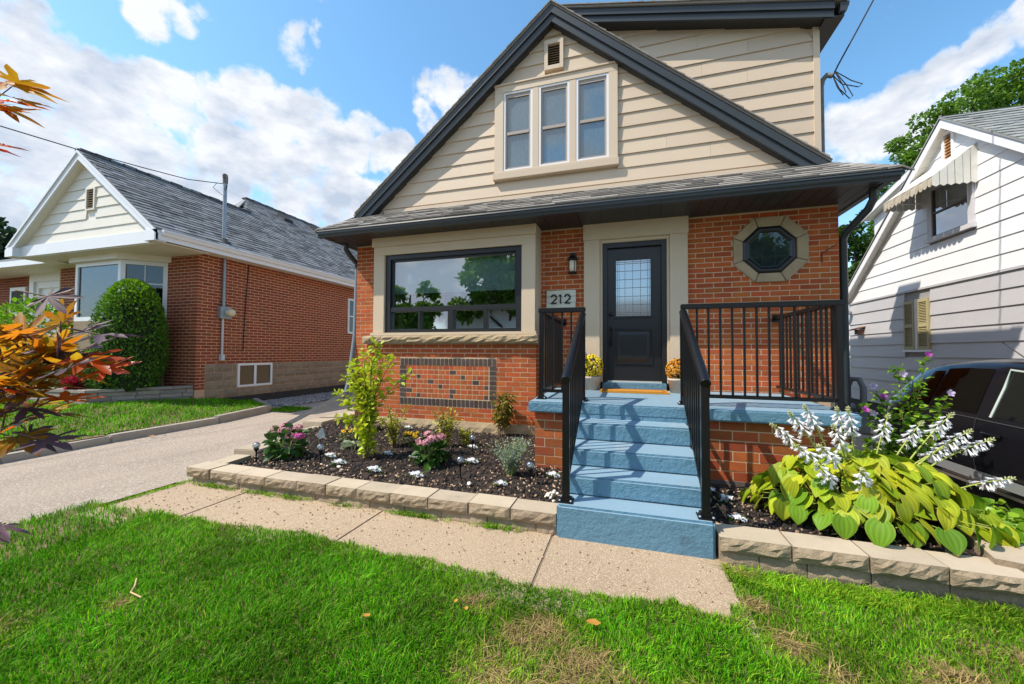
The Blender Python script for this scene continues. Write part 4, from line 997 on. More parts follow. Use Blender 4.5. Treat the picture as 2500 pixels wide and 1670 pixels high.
for r in range(4):
    y = .635-(.2 if r % 2 else 0)
    while y < 8.4:
        a, b = max(y, .635), y+.405
        if r == 0: a = max(y, .44)
        if r > 0 and b > 1.36 and a < 2.32:
            if a < 1.36: b = 1.36
            elif b > 2.32: a = 2.32
            else: y += .41; continue
        if b-a > .05:
            Mx = Matrix.Translation((XW+.0, (a+b)/2, 0)) @ Matrix.Rotation(math.pi/2, 4, 'Z')
            m = MB(); rough_block(m, -(b-a)/2+.004, (b-a)/2-.004, -.012, .05, zt[r]+.004, zt[r+1]-.004, .022, 4, 2, Mx); m.build('foundation_block', FBLK, bwall)
        y += .41
MB().box(XW-.1, XW-.002, .43, 12, -.3, .222).build('parging', mat('black_parging', (.018, .016, .017), .85, (.04, .035, .035), 8, .6, bump=.6, bscale=20), bun)
def frame_x(x, y0, y1, z0, z1, q, m, par, name, d=.03):
    f = MB(); f.box(x-.05, x+d, y0, y0+q, z0, z1).box(x-.05, x+d, y1-q, y1, z0, z1).box(x-.05, x+d, y0+q, y1-q, z1-q, z1).box(x-.05, x+d, y0+q, y1-q, z0, z0+q)
    return f.build(name, m, par)
PANEB = mat('window_backing', (.05, .05, .048), .8)
bsw = frame_x(XW, 1.37, 2.31, .44, 1.015, .05, WHITE, bun, 'basement_window')
MB().box(XW-.04, XW+.025, 1.80, 1.86, .49, .965).build('sash', WHITE, bsw)
pv = MB().poly([(XW+.006, 1.40, .46), (XW+.006, 2.28, .46), (XW+.006, 2.28, 1.0), (XW+.006, 1.40, 1.0)]); pv.build('pane', GLASS_D, bsw)
MB().poly([(XW+.001, 1.40, .46), (XW+.001, 2.28, .46), (XW+.001, 2.28, 1.0), (XW+.001, 1.40, 1.0)]).build('blind', mat('taupe_screen', (.09, .088, .07), .8, (.06, .06, .05), 30, .5), bsw)
sw = frame_x(XW, 5.15, 6.18, 1.93, 3.12, .06, WHITE, bun, 'side_window')
MB().poly([(XW+.004, 5.2, 1.98), (XW+.004, 6.1, 1.98), (XW+.004, 6.1, 3.08), (XW+.004, 5.2, 3.08)]).build('pane', GLASS_D, sw)
MB().poly([(XW-.001, 5.2, 1.98), (XW-.001, 6.1, 1.98), (XW-.001, 6.1, 3.08), (XW-.001, 5.2, 3.08)]).build('backing', PANEB, sw)
MB().box(XW-.02, XW+.03, 5.2, 6.13, 2.5, 2.54).build('meeting_rail', WHITE, sw)
# roof
EX, EZ, RX, RZ = -8.70, 3.68, -11.20, 5.60
LS = (RZ-EZ)/(EX-RX); RX2, = (-12.35,); RZ2 = EZ+LS*(EX-RX2)
LX_ = RX-(EX-RX)
rf = MB()
def slabq(pts, th=.03):
    p = [Vector(q) for q in pts]; n = (p[1]-p[0]).cross(p[2]-p[0]).normalized(); n = n if n.z > 0 else -n
    rf.hexa([q-n*th for q in p]+p)
slabq([(EX, -.58, EZ), (EX, 15, EZ), (RX, 15, RZ), (RX, -.58, RZ)])
slabq([(LX_, -.58, EZ), (LX_, 15, EZ), (RX, 15, RZ), (RX, -.58, RZ)])
slabq([(RX, 3.1, RZ), (RX, 15, RZ), (RX2, 15, RZ2), (RX2, 4.1, RZ2)])
slabq([(RX, 2.9, RZ), (RX2, 4.1, RZ2), (RX2-.1, 4.1, RZ2), (-13.6, 2.9, 5.0)])
slabq([(-16, 2.8, EZ+.5), (RX2, 4.1, RZ2), (RX2, 15, RZ2), (-16, 15, EZ+.4)])
broof = rf.build('roof', SHING_L, bun)
sl_ = math.hypot(EX-RX, RZ-EZ); Sv = V(RX-EX, 0, RZ-EZ)/sl_
sl2 = math.hypot(EX-RX2, RZ2-EZ)
shingles(broof, (EX, 0, EZ+.004), (0, 1, 0), Sv, lambda s: -.58 if s < sl_ else 3.1+(s-sl_)*.7, lambda s: 10.5, sl2, .145, SHING_L, 300, (.10, .38), .010)
m = MB()
for i in range(16): m.box(RX-.10, RX+.10, -.58+i*.24, -.58+i*.24+.26, RZ-.03, RZ+.012+.012*(i % 2))
m.build('ridge_cap', SHING_L, broof)
m = MB()
for i in range(26): m.box(RX2-.10, RX2+.10, 4.0+i*.25, 4.0+i*.25+.27, RZ2-.03, RZ2+.012+.012*(i % 2))
m.build('ridge_cap', SHING_L, broof)
for y in (4.9, 6.35, 8.0):
    m = MB(); x0 = RX2+.42; z0 = RZ2-LS*.42; m.hexa([(x0, y, z0), (x0+.32, y, z0-.25), (x0+.32, y+.42, z0-.25), (x0, y+.42, z0), (x0+.02, y+.02, z0+.11), (x0+.32, y+.04, z0-.12), (x0+.32, y+.38, z0-.12), (x0+.02, y+.40, z0+.11)]); m.build('roof_vent', DARK, broof)
# gutter, fascia, soffits
MB().prism([(EX-.02, -.50, EZ-.01), (EX+.10, -.50, EZ-.012), (EX+.105, -.50, EZ-.04), (EX+.085, -.50, EZ-.06), (EX+.06, -.50, EZ-.115), (EX-.02, -.50, EZ-.12)], (0, 12, 0)).build('gutter', WHITE, bun)
MB().box(EX-.02, EX+.012, -.54, 12, EZ-.21, EZ-.05).build('fascia', WHITE, bun)
MB().box(XW-.3, EX-.02, -.42, 12, EZ-.20, EZ-.185).build('eave_soffit', CREAM, bun)
for sg in (1, -1):
    xe = RX+sg*(EX-RX)
    for (o0, o1, y0, y1) in ((-.02, -.075, -.60, -.55), (-.075, -.215, -.575, -.535)):
        MB().prism([(RX, y0, RZ+o0), (xe, y0, EZ+o0), (xe, y0, EZ+o1), (RX, y0, RZ+o1)], (0, y1-y0, 0)).build('rake_board', WHITE, bun)
    so = MB().prism([(RX, -.54, RZ-.20), (xe, -.54, EZ-.20), (xe, -.54, EZ-.215), (RX, -.54, RZ-.215)], (0, .14, 0)).build('rake_soffit', CREAM, bun)
    MB().prism([(xe, -.60, EZ-.02), (xe-sg*.30, -.60, EZ-.02+.3*LS*.0), (xe-sg*.30, -.60, EZ-.23), (xe, -.60, EZ-.23)], (0, .2, 0)).build('return_box', WHITE, bun)
MB().prism([(LX_+.1, -.40, EZ-.2), (EX-.1, -.40, EZ-.2), (RX, -.40, RZ-.12)], (0, .1, 0)).build('gable_wall', CREAM, bun)
gb = [c for c in bun.children if c.name.startswith('gable_wall')][0]
siding(gb, lambda u, z, d: V(u, -.41-d, z), 3.70, 5.50, .222, lambda z: RX-(5.43-z)/LS, lambda z: RX+(5.43-z)/LS, CREAM, [(-11.17, -10.86, 4.32, 4.80)], butt=.02, seams=1)
MB().box(LX_+.25, EX-.28, -.475, -.40, 3.46, 3.70).build('gable_beam', WHITE, bun)
MB().box(LX_+.15, EX-.05, -.44, .44, 3.44, 3.458).build('porch_soffit', CREAM, bun)
bv = MB().box(-11.17, -11.13, -.45, -.40, 4.32, 4.80).box(-10.90, -10.86, -.45, -.40, 4.32, 4.80).box(-11.13, -10.90, -.45, -.40, 4.77, 4.80).box(-11.13, -10.90, -.45, -.40, 4.32, 4.35).build('gable_vent', CREAM, bun)
MB().box(-11.13, -10.90, -.41, -.40, 4.35, 4.77).build('vent_backing', DARK, bv)
for i in range(8):
    z = 4.37+i*.05; MB().hexa([(-11.13, -.445, z), (-10.9, -.445, z), (-10.9, -.44, z), (-11.13, -.44, z), (-11.13, -.415, z+.03), (-10.9, -.415, z+.03), (-10.9, -.41, z+.03), (-11.13, -.41, z+.03)]).build('slat', mat('old_slat', (.28, .2, .13), .8), bv)
# bay window
pts = [(-12.85, .43), (-12.18, -.10), (-10.61, -.10), (-10.0, .43)]
def wall_seg(m, a, b, z0, z1, t0=0., t1=1., d=.05, off=0.):
    A, B = V(*a, 0), V(*b, 0); t = (B-A).normalized(); n = V(t.y, -t.x, 0); P, Q = A.lerp(B, t0)+n*off, A.lerp(B, t1)+n*off
    m.hexa([V(P.x, P.y, z0), V(Q.x, Q.y, z0), V(Q.x, Q.y, z0)-n*d, V(P.x, P.y, z0)-n*d, V(P.x, P.y, z1), V(Q.x, Q.y, z1), V(Q.x, Q.y, z1)-n*d, V(P.x, P.y, z1)-n*d])
m = MB(); 
o_pts = [(-12.95, .43), (-12.22, -.20), (-10.57, -.20), (-9.90, .43)]
m.prism([(x, y, 3.31) for x, y in o_pts], (0, 0, .16)); m.build('bay_header', CREAM, bun)
m = MB(); m.prism([(x, y, 1.30) for x, y in pts], (0, 0, .68)); m.build('bay_base', FBLK, bun)
bay = MB()
for i in range(3):
    a, b = pts[i], pts[i+1]; q = .055 if i == 1 else .10
    wall_seg(bay, a, b, 1.98, 3.31, 0, q, .07); wall_seg(bay, a, b, 1.98, 3.31, 1-q, 1, .07); wall_seg(bay, a, b, 1.98, 2.07, q, 1-q, .07); wall_seg(bay, a, b, 3.22, 3.31, q, 1-q, .07)
bayo = bay.build('bay_window', WHITE, bun)
for i in range(3):
    a, b = pts[i], pts[i+1]; mm = MB(); wall_seg(mm, a, b, 2.06, 3.23, .05, .95, .004, -.03); mm.build('pane', GLASS_D, bayo)
    if i != 1:
        mm = MB(); wall_seg(mm, a, b, 2.06, 3.23, .49, .51, .01, -.02); wall_seg(mm, a, b, 2.80, 2.825, .08, .92, .01, -.021); mm.build('muntin', WHITE, bayo)
MB().box(-12.7, -10.15, .34, .36, 1.95, 3.35).build('room', ROOM, bun)
cu = MB(); N_ = 44
for i in range(N_):
    x0, x1 = -11.95+1.25*i/N_, -11.95+1.25*(i+1)/N_; f = lambda k: .06+.03*math.sin(k*1.15)
    cu.poly([(x0, f(i), 2.0), (x1, f(i+1), 2.0), (x1, f(i+1), 3.2), (x0, f(i), 3.2)])
cu.build('curtain', mat('lace_curtain', (.30, .31, .34), .9, (.10, .11, .13), 22, .6), bayo)
# entrance wing further left
m = MB().box(-18.5, -12.6, .80, 8, -.2, 3.5); m.build('wing_wall', MORT_L, bun); ww = [c for c in bun.children if c.name.startswith('wing_wall')][0]
place_bricks(lay((-18.4, .79, 0), (1, 0, 0), (0, -1, 0), 5.6, .3, 3.5, [(2.45, 4.05, .3, 3.7), (1.35, 2.1, 2.3, 3.1)], mod=.225, course=.0707, joint=.0145), ww, (1, 0, 0), BRICK_L, 0)
MB().box(-15.95, -15.75, .68, .8, .4, 3.45).box(-14.55, -14.35, .68, .8, .4, 3.45).box(-15.75, -14.55, .68, .8, 3.2, 3.45).box(-15.75, -15.6, .72, .8, .4, 3.2).box(-14.7, -14.55, .72, .8, .4, 3.2).box(-15.6, -14.7, .72, .8, 3.02, 3.2).build('entrance_surround', WHITE, bun)
MB().box(-15.6, -14.7, .77, .80, .6, 3.02).build('entrance_door', WHITE, bun)
MB().box(-17.05, -16.3, .75, .8, 2.3, 3.1).build('small_window', WHITE, bun)
MB().box(-16.95, -16.4, .74, .752, 2.4, 3.0).build('small_pane', PANEB, bun)
MB().box(-19, -13.0, -.05, .06, 3.42, 3.56).build('wing_gutter', WHITE, bun)
MB().box(-19, -12.9, .06, .85, 3.40, 3.42).build('wing_soffit', CREAM, bun)
MB().hexa([(-19, .0, 3.54), (-12.5, .0, 3.54), (-12.5, 4, 5.4), (-19, 4, 5.4), (-19, .0, 3.57), (-12.5, .0, 3.57), (-12.5, 4, 5.43), (-19, 4, 5.43)]).build('wing_roof', SHING_L, bun)
# electric service
met = thing('electric_meter', 'grey electric meter box with round dial on the bungalow wall', 'electric meter', (XW, 1, 1.1))
MB().box(XW, XW+.10, .87, 1.13, 2.07, 2.34).build('meter_box', GALV, met, bevel=.006)
d_ = MB().lathe([(.085, 0), (.09, .02), (.085, .11), (.07, .13), (0, .135)], (0, 0, 0), 18); d_.v = [(XW+.10+p[2], 1.06+p[0], 2.21+p[1]) for p in d_.v]; d_.build('dial', mat('cream_dial', (.62, .54, .36), .3), met)
MB().tube([(XW+.05, .97, 2.34), (XW+.05, .97, 3.49)], .030, 10).tube([(XW+.05, .97, 2.48), (XW+.05, .97, 2.54)], .036, 10).build('conduit', GALV, met)
MB().tube([(XW+.04, .97, 2.07), (XW+.04, .97, 1.2)], .024, 8).box(XW, XW+.08, .93, 1.01, 1.10, 1.24).build('lower_conduit', mat('pale_conduit', (.5, .52, .56), .5), met)
MB().tube([(XW+.012, 1.60, 3.5), (XW+.012, 1.55, 2.8), (XW+.012, 1.52, 2.0), (XW+.012, 1.50, 1.35)], .010, 6).build('cable', CABLE, met)
mast = thing('service_mast', 'grey metal service mast rising through the bungalow roof', 'service mast', (-8.95, .9, 3.75))
MB().tube([(-8.95, .9, 3.6), (-8.95, .9, 5.26)], .038, 10).build('pole', GALV, mast)
MB().tube([(-8.95, .9, 5.22), (-8.95, .9, 5.34), (-8.92, .87, 5.38), (-8.87, .83, 5.36)], [.05, .055, .055, .045], 10).build('weatherhead', GREYP, mast)
MB().lathe([(.16, 0), (.10, .06), (.05, .12)], (-8.95, .9, 3.80), 12).build('flashing', DARK, mast)
m = MB()
for s in (.22, .15): m.tube([(-8.90, .85, 5.35), (-8.78, .80, 5.30), (-8.75, .8, 5.30-s), (-8.86, .85, 5.02), (-8.94, .87, 5.1)], .007, 6)
m.tube([(-9.0, .75, 5.18), (-9.05, .70, 5.05), (-8.97, .86, 4.92)], .006, 6); m.build('drip_loop', CABLE, mast)
def cable(name, pts, r, lab):
    o = MB().tube(pts, r, 6).build(name, CABLE, None); return tag(o, lab, 'cable')
cable('power_cable', [(-8.97, .88, 5.20), (-9.08, .2, 5.02), (-9.20, -.52, 4.95), (-9.34, -1.42, 4.88), (-9.52, -2.30, 4.86), (-9.9, -4.5, 4.98), (-10.4, -8, 5.5), (-11, -13, 6.6)], .009, 'black overhead cable running from the bungalow mast towards the street')
cable('power_cable', [(2.69, .55, 5.10), (2.78, .62, 5.28), (3.05, .75, 5.78), (3.36, .90, 6.36), (4.3, 1.35, 8.1), (6.5, 2.4, 12)], .010, 'black overhead cable rising from the red brick house mast')

# stone planter before the bungalow
pl = thing('stone_planter', 'low grey ledgestone planter wall before the bungalow bay window', 'planter wall', (-10.5, -.6, .2))
LEDG = mat('grey_ledgestone', (.33, .29, .26), .9, (.22, .19, .17), 9, .6, var=.2, bump=.8, bscale=40, stretch=(1, 1, 3))
def ledge(a, b, z0a, z0b, ztop):
    A, B = V(*a, 0), V(*b, 0); L = (B-A).length; t = (B-A)/L; n = V(t.y, -t.x, 0)
    for r in range(4):
        s = -random.uniform(0, .3); h = .085
        while s < L:
            l = random.uniform(.25, .6); s0, s1 = max(s, 0), min(s+l-.008, L)
            if s1-s0 > .04:
                e = random.uniform(-.008, .012); z = ztop-.055-(r+1)*h
                P, Q = A+t*s0+n*e, A+t*s1+n*e; dn = -n*.14
                MB().hexa([P+V(0, 0, z), Q+V(0, 0, z), Q+dn+V(0, 0, z), P+dn+V(0, 0, z), P+V(0, 0, z+h-.007), Q+V(0, 0, z+h-.007), Q+dn+V(0, 0, z+h-.007), P+dn+V(0, 0, z+h-.007)]).build('ledge_stone', LEDG, pl)
            s += l
    s = 0
    while s < L:
        s1 = min(s+.62, L); P, Q = A+t*s+n*.02, A+t*(s1-.006)+n*.02; dn = -n*.2
        MB().hexa([P+V(0, 0, ztop-.052), Q+V(0, 0, ztop-.052), Q+dn+V(0, 0, ztop-.052), P+dn+V(0, 0, ztop-.052), P+V(0, 0, ztop), Q+V(0, 0, ztop), Q+dn+V(0, 0, ztop), P+dn+V(0, 0, ztop)]).build('cap_stone', LEDG, pl); s = s1
ledge((-9.78, -.98), (-9.08, .42), .2, .28, .56); ledge((-14.0, -1.02), (-9.78, -.98), .2, .2, .555)
MB().prism([(-14, -.9, .30), (-9.85, -.9, .30), (-9.2, .42, .30), (-14, .42, .30)], (0, 0, .2)).build('planter_soil', SOIL, pl)

# =================================================================== WHITE HOUSE (right)
wh = thing('white_house', 'white over grey sided house with gable, awning and tan shutters', 'house', (7, 3, 0))
RXW = 5.5; FX = 5.36; AY, AZ2, S2 = 3.03, 5.56, .82
MB().prism([(RXW+.012, -.05, -.3), (RXW+.012, 6.2, -.3), (RXW+.012, 6.2, 2.95), (RXW+.012, AY, AZ2-.1), (RXW+.012, -.05, 2.95)], (7, 0, 0)).build('wall', mat('wall_core', (.3, .3, .3), .8), wh)
wwall = [c for c in wh.children if c.name.startswith('wall')][0]
PX = lambda u, z, d: V(RXW-d, u, z)
siding(wwall, PX, .206, 2.60, .2655, lambda z: -.05, lambda z: 6.36, GSID, [(3.60, 4.30, 1.37, 2.41)], butt=.022)
MB().box(RXW-.03, RXW+.01, -.05, 6.36, 2.585, 2.625).build('belt_board', GSID, wwall)
g2 = lambda z: (AZ2-.12-z)/S2
siding(wwall, PX, 2.61, 5.42, .2585, lambda z: max(-.05, AY-g2(z)), lambda z: min(6.36, AY+g2(z)), WSID, [(2.56, 3.56, 3.42, 4.46), (2.93, 3.19, 4.74, 5.31)], butt=.016, seams=1)
MB().box(RXW, RXW+.4, -.05, 6.36, -.4, .206).build('foundation', mat('dark_foundation', (.05, .048, .045), .9), wh)
rf = MB()
for sg, ye in ((1, 6.42), (-1, -.36)):
    ze = AZ2-S2*abs(ye-AY); p = [V(FX-.02, AY, AZ2), V(FX-.02, ye, ze), V(13, ye, ze), V(13, AY, AZ2)]
    rf.hexa([q-V(0, 0, .03) for q in p]+p)
wroof = rf.build('roof', SHING_R, wh)
Ls = math.hypot(3.39, 3.39*S2)
shingles(wroof, (FX-.02, -.36, AZ2-S2*3.39+.003), (1, 0, 0), V(0, 1, S2).normalized(), lambda s: 0, lambda s: 5.5, Ls, .145, SHING_R, 120, (.12, .4), .009)
for sg, ye in ((1, 6.40), (-1, -.34)):
    ze = AZ2-S2*abs(ye-AY)
    MB().prism([(FX-.012, AY, AZ2-.005), (FX-.012, ye, ze-.005), (FX-.012, ye, ze-.035), (FX-.012, AY, AZ2-.035)], (.03, 0, 0)).build('drip_edge', DARK, wh)
    MB().prism([(FX, AY, AZ2-.035), (FX, ye, ze-.035), (FX, ye, ze-.20), (FX, AY, AZ2-.20)], (.03, 0, 0)).build('rake_board', WSID, wh)
    so = MB().prism([(FX+.03, AY, AZ2-.185), (FX+.03, ye, ze-.185), (FX+.03, ye, ze-.20), (FX+.03, AY, AZ2-.20)], (.12, 0, 0)).build('rake_soffit', CREAM, wh)
    for i in range(24):
        ya, yb = AY+(ye-AY)*(i+.05)/24, AY+(ye-AY)*(i+.95)/24; q = lambda y: AZ2-S2*abs(y-AY)
        MB().prism([(FX+.03, ya, q(ya)-.2), (FX+.03, yb, q(yb)-.2), (FX+.03, yb, q(yb)-.207), (FX+.03, ya, q(ya)-.207)], (.11, 0, 0)).build('soffit_panel', CREAM, so)
# attic window, sill, awning, vent
aw = MB(); X0 = RXW
aw.box(X0-.05, X0+.02, 2.56, 2.66, 3.50, 4.46).box(X0-.05, X0+.02, 3.46, 3.56, 3.50, 4.46).box(X0-.05, X0+.02, 2.66, 3.46, 4.38, 4.46).box(X0-.085, X0+.02, 2.53, 3.59, 3.42, 3.50)
WTRIM = mat('greyed_white_trim', (.58, .57, .60), .6)
awn = aw.build('attic_window', WTRIM, wh)
MB().box(X0-.03, X0, 2.66, 3.46, 3.50, 3.53).box(X0-.03, X0, 2.66, 2.69, 3.53, 4.38).box(X0-.03, X0, 3.43, 3.46, 3.53, 4.38).box(X0-.035, X0, 2.69, 3.43, 3.93, 3.96).build('sash', mat('bronze_sash', (.09, .07, .055), .5), awn)
pn = MB().poly([(X0-.012, 2.68, 3.52), (X0-.012, 3.44, 3.52), (X0-.012, 3.44, 4.38), (X0-.012, 2.68, 4.38)]); pn.build('pane', GLASS_D, awn)
MB().poly([(X0-.002, 2.68, 3.52), (X0-.002, 3.44, 3.52), (X0-.002, 3.44, 4.38), (X0-.002, 2.68, 4.38)]).build('backing', PANEB, awn)
AWM = mat('awning_metal', (.70, .70, .66), .5, (.58, .57, .52), 7, .6)
AWU = mat('awning_stained', (.60, .56, .47), .7, (.34, .28, .20), 9, .6)
y0, y1, xo, zt_, zb2 = 2.50, 3.76, 4.90, 4.80, 4.30
aw_o = MB().hexa([(X0, y0, zt_), (X0, y1, zt_), (xo, y1, zb2), (xo, y0, zb2), (X0, y0, zt_+.012), (X0, y1, zt_+.012), (xo, y1, zb2+.012), (xo, y0, zb2+.012)]).build('awning', AWM, wh)
n = 12
for i in range(n):                       # scalloped front valance
    a, b = y0+(y1-y0)*i/n, y0+(y1-y0)*(i+1)/n; c = (a+b)/2; dx = -.006 if i % 2 else 0
    MB().prism([(xo+dx, a+.003, zb2+.015), (xo+dx, b-.003, zb2+.015), (xo+dx, b-.003, zb2-.11), (xo+dx, (b+c)/2, zb2-.145), (xo+dx, c, zb2-.155), (xo+dx, (a+c)/2, zb2-.145), (xo+dx, a+.003, zb2-.11)], (.008, 0, 0)).build('valance_scallop', AWU, aw_o)
n = 6
for ys in (y0, y1):
    for i in range(n):                   # pleated end panels
        a, b = xo+(X0-xo)*i/n, xo+(X0-xo)*(i+1)/n; c = (a+b)/2; q = lambda x: zb2+(zt_-zb2)*(x-xo)/(X0-xo); dy = .006*(i % 2)
        zlo = 4.16
        MB().prism([(a+.004, ys-dy, q(a)), (b-.004, ys-dy, q(b)), (b-.004, ys-dy, zlo), (c, ys-dy, zlo-.03), (a+.004, ys-dy, zlo)], (0, .008, 0)).build('end_panel', AWM, aw_o)
MB().tube([(X0, y0+.15, 4.2), (xo+.05, y0+.15, 4.24)], .012, 6).tube([(X0, y1-.15, 4.2), (xo+.05, y1-.15, 4.24)], .012, 6).build('awning_strut', WHITE, aw_o)
vt = MB().box(X0-.04, X0+.01, 2.93, 2.98, 4.74, 5.31).box(X0-.04, X0+.01, 3.14, 3.19, 4.74, 5.31).box(X0-.04, X0+.01, 2.98, 3.14, 5.26, 5.31).box(X0-.05, X0+.01, 2.98, 3.14, 4.74, 4.80).build('gable_vent', WSID, wh)
for i in range(8):
    z = 4.81+i*.055; MB().hexa([(X0-.03, 2.98, z), (X0-.03, 3.14, z), (X0-.025, 3.14, z), (X0-.025, 2.98, z), (X0, 2.98, z+.04), (X0, 3.14, z+.04), (X0+.005, 3.14, z+.04), (X0+.005, 2.98, z+.04)]).build('slat', mat('orange_vent_wood', (.50, .22, .05), .7), vt)
# shutters either side of a narrow white window
sh = MB().box(X0-.03, X0+.01, 3.90, 3.99, 1.42, 2.41).box(X0-.05, X0+.01, 3.58, 4.31, 1.37, 1.41).build('shuttered_window', WSID, wh)
for a, b in ((3.61, 3.895), (3.995, 4.28)):
    s = MB(); xx = X0-.045
    s.box(xx, X0, a, a+.035, 1.41, 2.40).box(xx, X0, b-.035, b, 1.41, 2.40).box(xx, X0, a+.035, b-.035, 2.34, 2.40).box(xx, X0, a+.035, b-.035, 1.41, 1.47).box(xx, X0, a+.035, b-.035, 1.86, 1.93).box(xx+.03, X0, a+.035, b-.035, 1.47, 2.34)
    so = s.build('shutter', TAN, sh); lv = MB()
    for k in range(28):
        z = 1.475+k*.031
        if 1.85 < z < 1.93: continue
        lv.hexa([(xx+.004, a+.035, z), (xx+.004, b-.035, z), (xx+.008, b-.035, z), (xx+.008, a+.035, z), (xx+.028, a+.035, z+.022), (xx+.028, b-.035, z+.022), (xx+.03, b-.035, z+.022), (xx+.03, a+.035, z+.022)])
    lv.build('louvres', TAN, so, kind='stuff')
# rear dormer and corner details
m = MB().prism([(5.85, 4.0, 4.2), (5.85, 5.95, 3.0), (5.85, 5.95, 4.68), (5.85, 4.0, 5.1)], (5, 0, 0)).build('rear_dormer', WSID, wh)
MB().prism([(5.68, 3.9, 5.32), (5.68, 6.15, 4.78), (5.68, 6.15, 4.66), (5.68, 3.9, 5.20)], (.04, 0, 0)).build('dormer_fascia', WSID, wh)
MB().prism([(5.68, 3.9, 5.345), (5.68, 6.17, 4.80), (5.68, 6.17, 4.775), (5.68, 3.9, 5.32)], (5, 0, 0)).build('dormer_roof', SHING_R, wh)
MB().prism([(5.70, 3.9, 5.20), (5.70, 6.1, 4.67), (5.70, 6.1, 4.66), (5.70, 3.9, 5.19)], (.16, 0, 0)).build('dormer_soffit', CREAM, wh)
MB().lathe([(0, .12), (.07, .10), (.09, .03), (.08, -.03), (.05, -.06), (0, -.07)], (5.36, 6.22, 2.40), 12).build('floodlight', WHITE, wh)
bh = MB().hexa([(5.36, 5.70, 1.80), (5.48, 5.70, 1.80), (5.48, 5.86, 1.80), (5.36, 5.86, 1.80), (5.36, 5.70, 1.92), (5.48, 5.70, 1.92), (5.48, 5.86, 1.92), (5.36, 5.86, 1.92)]).hexa([(5.26, 5.66, 1.90), (5.50, 5.66, 1.98), (5.50, 5.92, 1.98), (5.26, 5.92, 1.90), (5.26, 5.66, 1.92), (5.50, 5.66, 2.0), (5.50, 5.92, 2.0), (5.26, 5.92, 1.92)])
bh.build('dryer_hood', mat('rust_brown', (.16, .07, .045), .7), wh)
# gas service beside the porch
gs = thing('gas_meter', 'grey gas meter pipes standing by the right corner of the brick house', 'gas meter', (2.75, .4, -.25))
MB().tube([(2.74, .44, -.25), (2.74, .44, .90), (2.76, .40, 1.0), (2.82, .34, 1.0), (2.84, .30, .9), (2.84, .30, .55)], .035, 10).tube([(2.62, .5, -.2), (2.62, .5, 1.15), (2.58, .55, 1.3)], .02, 8).tube([(2.84, .3, .58), (2.84, .3, .7)], .05, 10).build('pipe', GREYP, gs)
MB().box(2.70, 2.92, .18, .40, .32, .58).build('meter_box', GREYP, gs, bevel=.03)
MB().lathe([(0, 0), (.09, 0), (.10, .03), (.08, .07), (0, .08)], (2.68, .35, .62), 14).build('regulator', GREYP, gs)
#@@PART4@@
# =================================================================== GRASS
GRASS = leafmat('grass_blade', (.072, .335, .003), (.150, .47, .010), .42, .6, .30, tint=True, spec=.12)
def blades(name, P, zf, length, width, patch, lean=.55, seed=1, matl=GRASS):
    """three-face bending blades in tufts; patch(x,y) in 0..1 = how dry"""
    n = len(P); x, y = P[:, 0], P[:, 1]; z = zf(x, y)
    dry = np.clip(patch(x, y), 0, 1)
    a = RNG.uniform(0, 2*np.pi, n)
    fa = 4.5*smooth_noise(x, y, 2.4, seed)+4*smooth_noise(x*3.1, y*3.3, 2.6, seed+2)   # combed direction
    ll = length*RNG.uniform(.5, 1.25, n)*(1-.35*dry)
    ld = np.stack([np.cos(fa)*.5+np.cos(a)*.95, np.sin(fa)*.5+np.sin(a)*.95], 1)*(lean*RNG.uniform(.3, 1.5, n))[:, None]
    w = width*RNG.uniform(.6, 1.25, n)
    s = np.stack([-np.sin(a), np.cos(a), np.zeros(n)], 1)
    b = np.stack([x, y, z-.006], 1); up = np.array([0, 0, 1.])
    l3 = np.concatenate([ld, np.zeros((n, 1))], 1)
    m = b+(up*.62+l3*.30)*ll[:, None]; t = b+(up*.86+l3*1.05)*ll[:, None]; t[:, 2] = np.maximum(t[:, 2], z+.006)
    hw = (s*w[:, None])/2
    v = np.stack([b-hw, b+hw, m+hw*.85, m-hw*.85, t], 1).reshape(-1, 3)
    i0 = np.arange(n)[:, None]*5
    lp = np.concatenate([i0+np.array([[0, 1, 2, 3]]), i0+np.array([[3, 2, 4]])], 1).ravel()
    fn = np.tile([4, 3], n)
    k = np.clip(dry+RNG.normal(0, .18, n)+(RNG.random(n) < .05)*.8, 0, 1)[:, None]
    c = (1-k)*np.array([[1, 1, 1]])+k*np.array([[3.6, 1.35, 6.0]])
    sh = (.80+.35*np.clip(smooth_noise(x*2.2, y*2.2, 1.3, seed+5), -1, 1))[:, None]
    c = c*(.48+.95*RNG.random((n, 1)))*sh*np.array([[1.0, 1., .9]])
    c = np.concatenate([c, np.ones((n, 1))], 1)
    o = bpy.data.objects.new(name, np_mesh(name, v, fn, lp, matl, True, np.repeat(c, 5, 0))); reg(o); tag(o, kind='stuff'); return o
def scatter(n, x0, x1, y0, y1, keep):
    res = []; tot = 0
    while tot < n:
        x = RNG.uniform(x0, x1, n); y = RNG.uniform(y0, y1, n); k = keep(x, y); res.append(np.stack([x[k], y[k]], 1)); tot += int(k.sum())
    return np.concatenate(res)[:n]
BARE = [(-.40, -3.85, .22), (-.20, -3.98, .20), (-.55, -4.1, .18), (-.05, -4.12, .25), (-.35, -4.25, .28), (.68, -3.55, .16), (.85, -3.72, .14), (.62, -3.30, .10), (1.25, -3.62, .22), (1.05, -3.95, .20), (-.75, -3.72, .12), (-2.75, -4.62, .16), (-2.45, -4.30, .07), (.25, -4.0, .12), (.60, -2.98, .12), (1.7, -3.4, .15)]
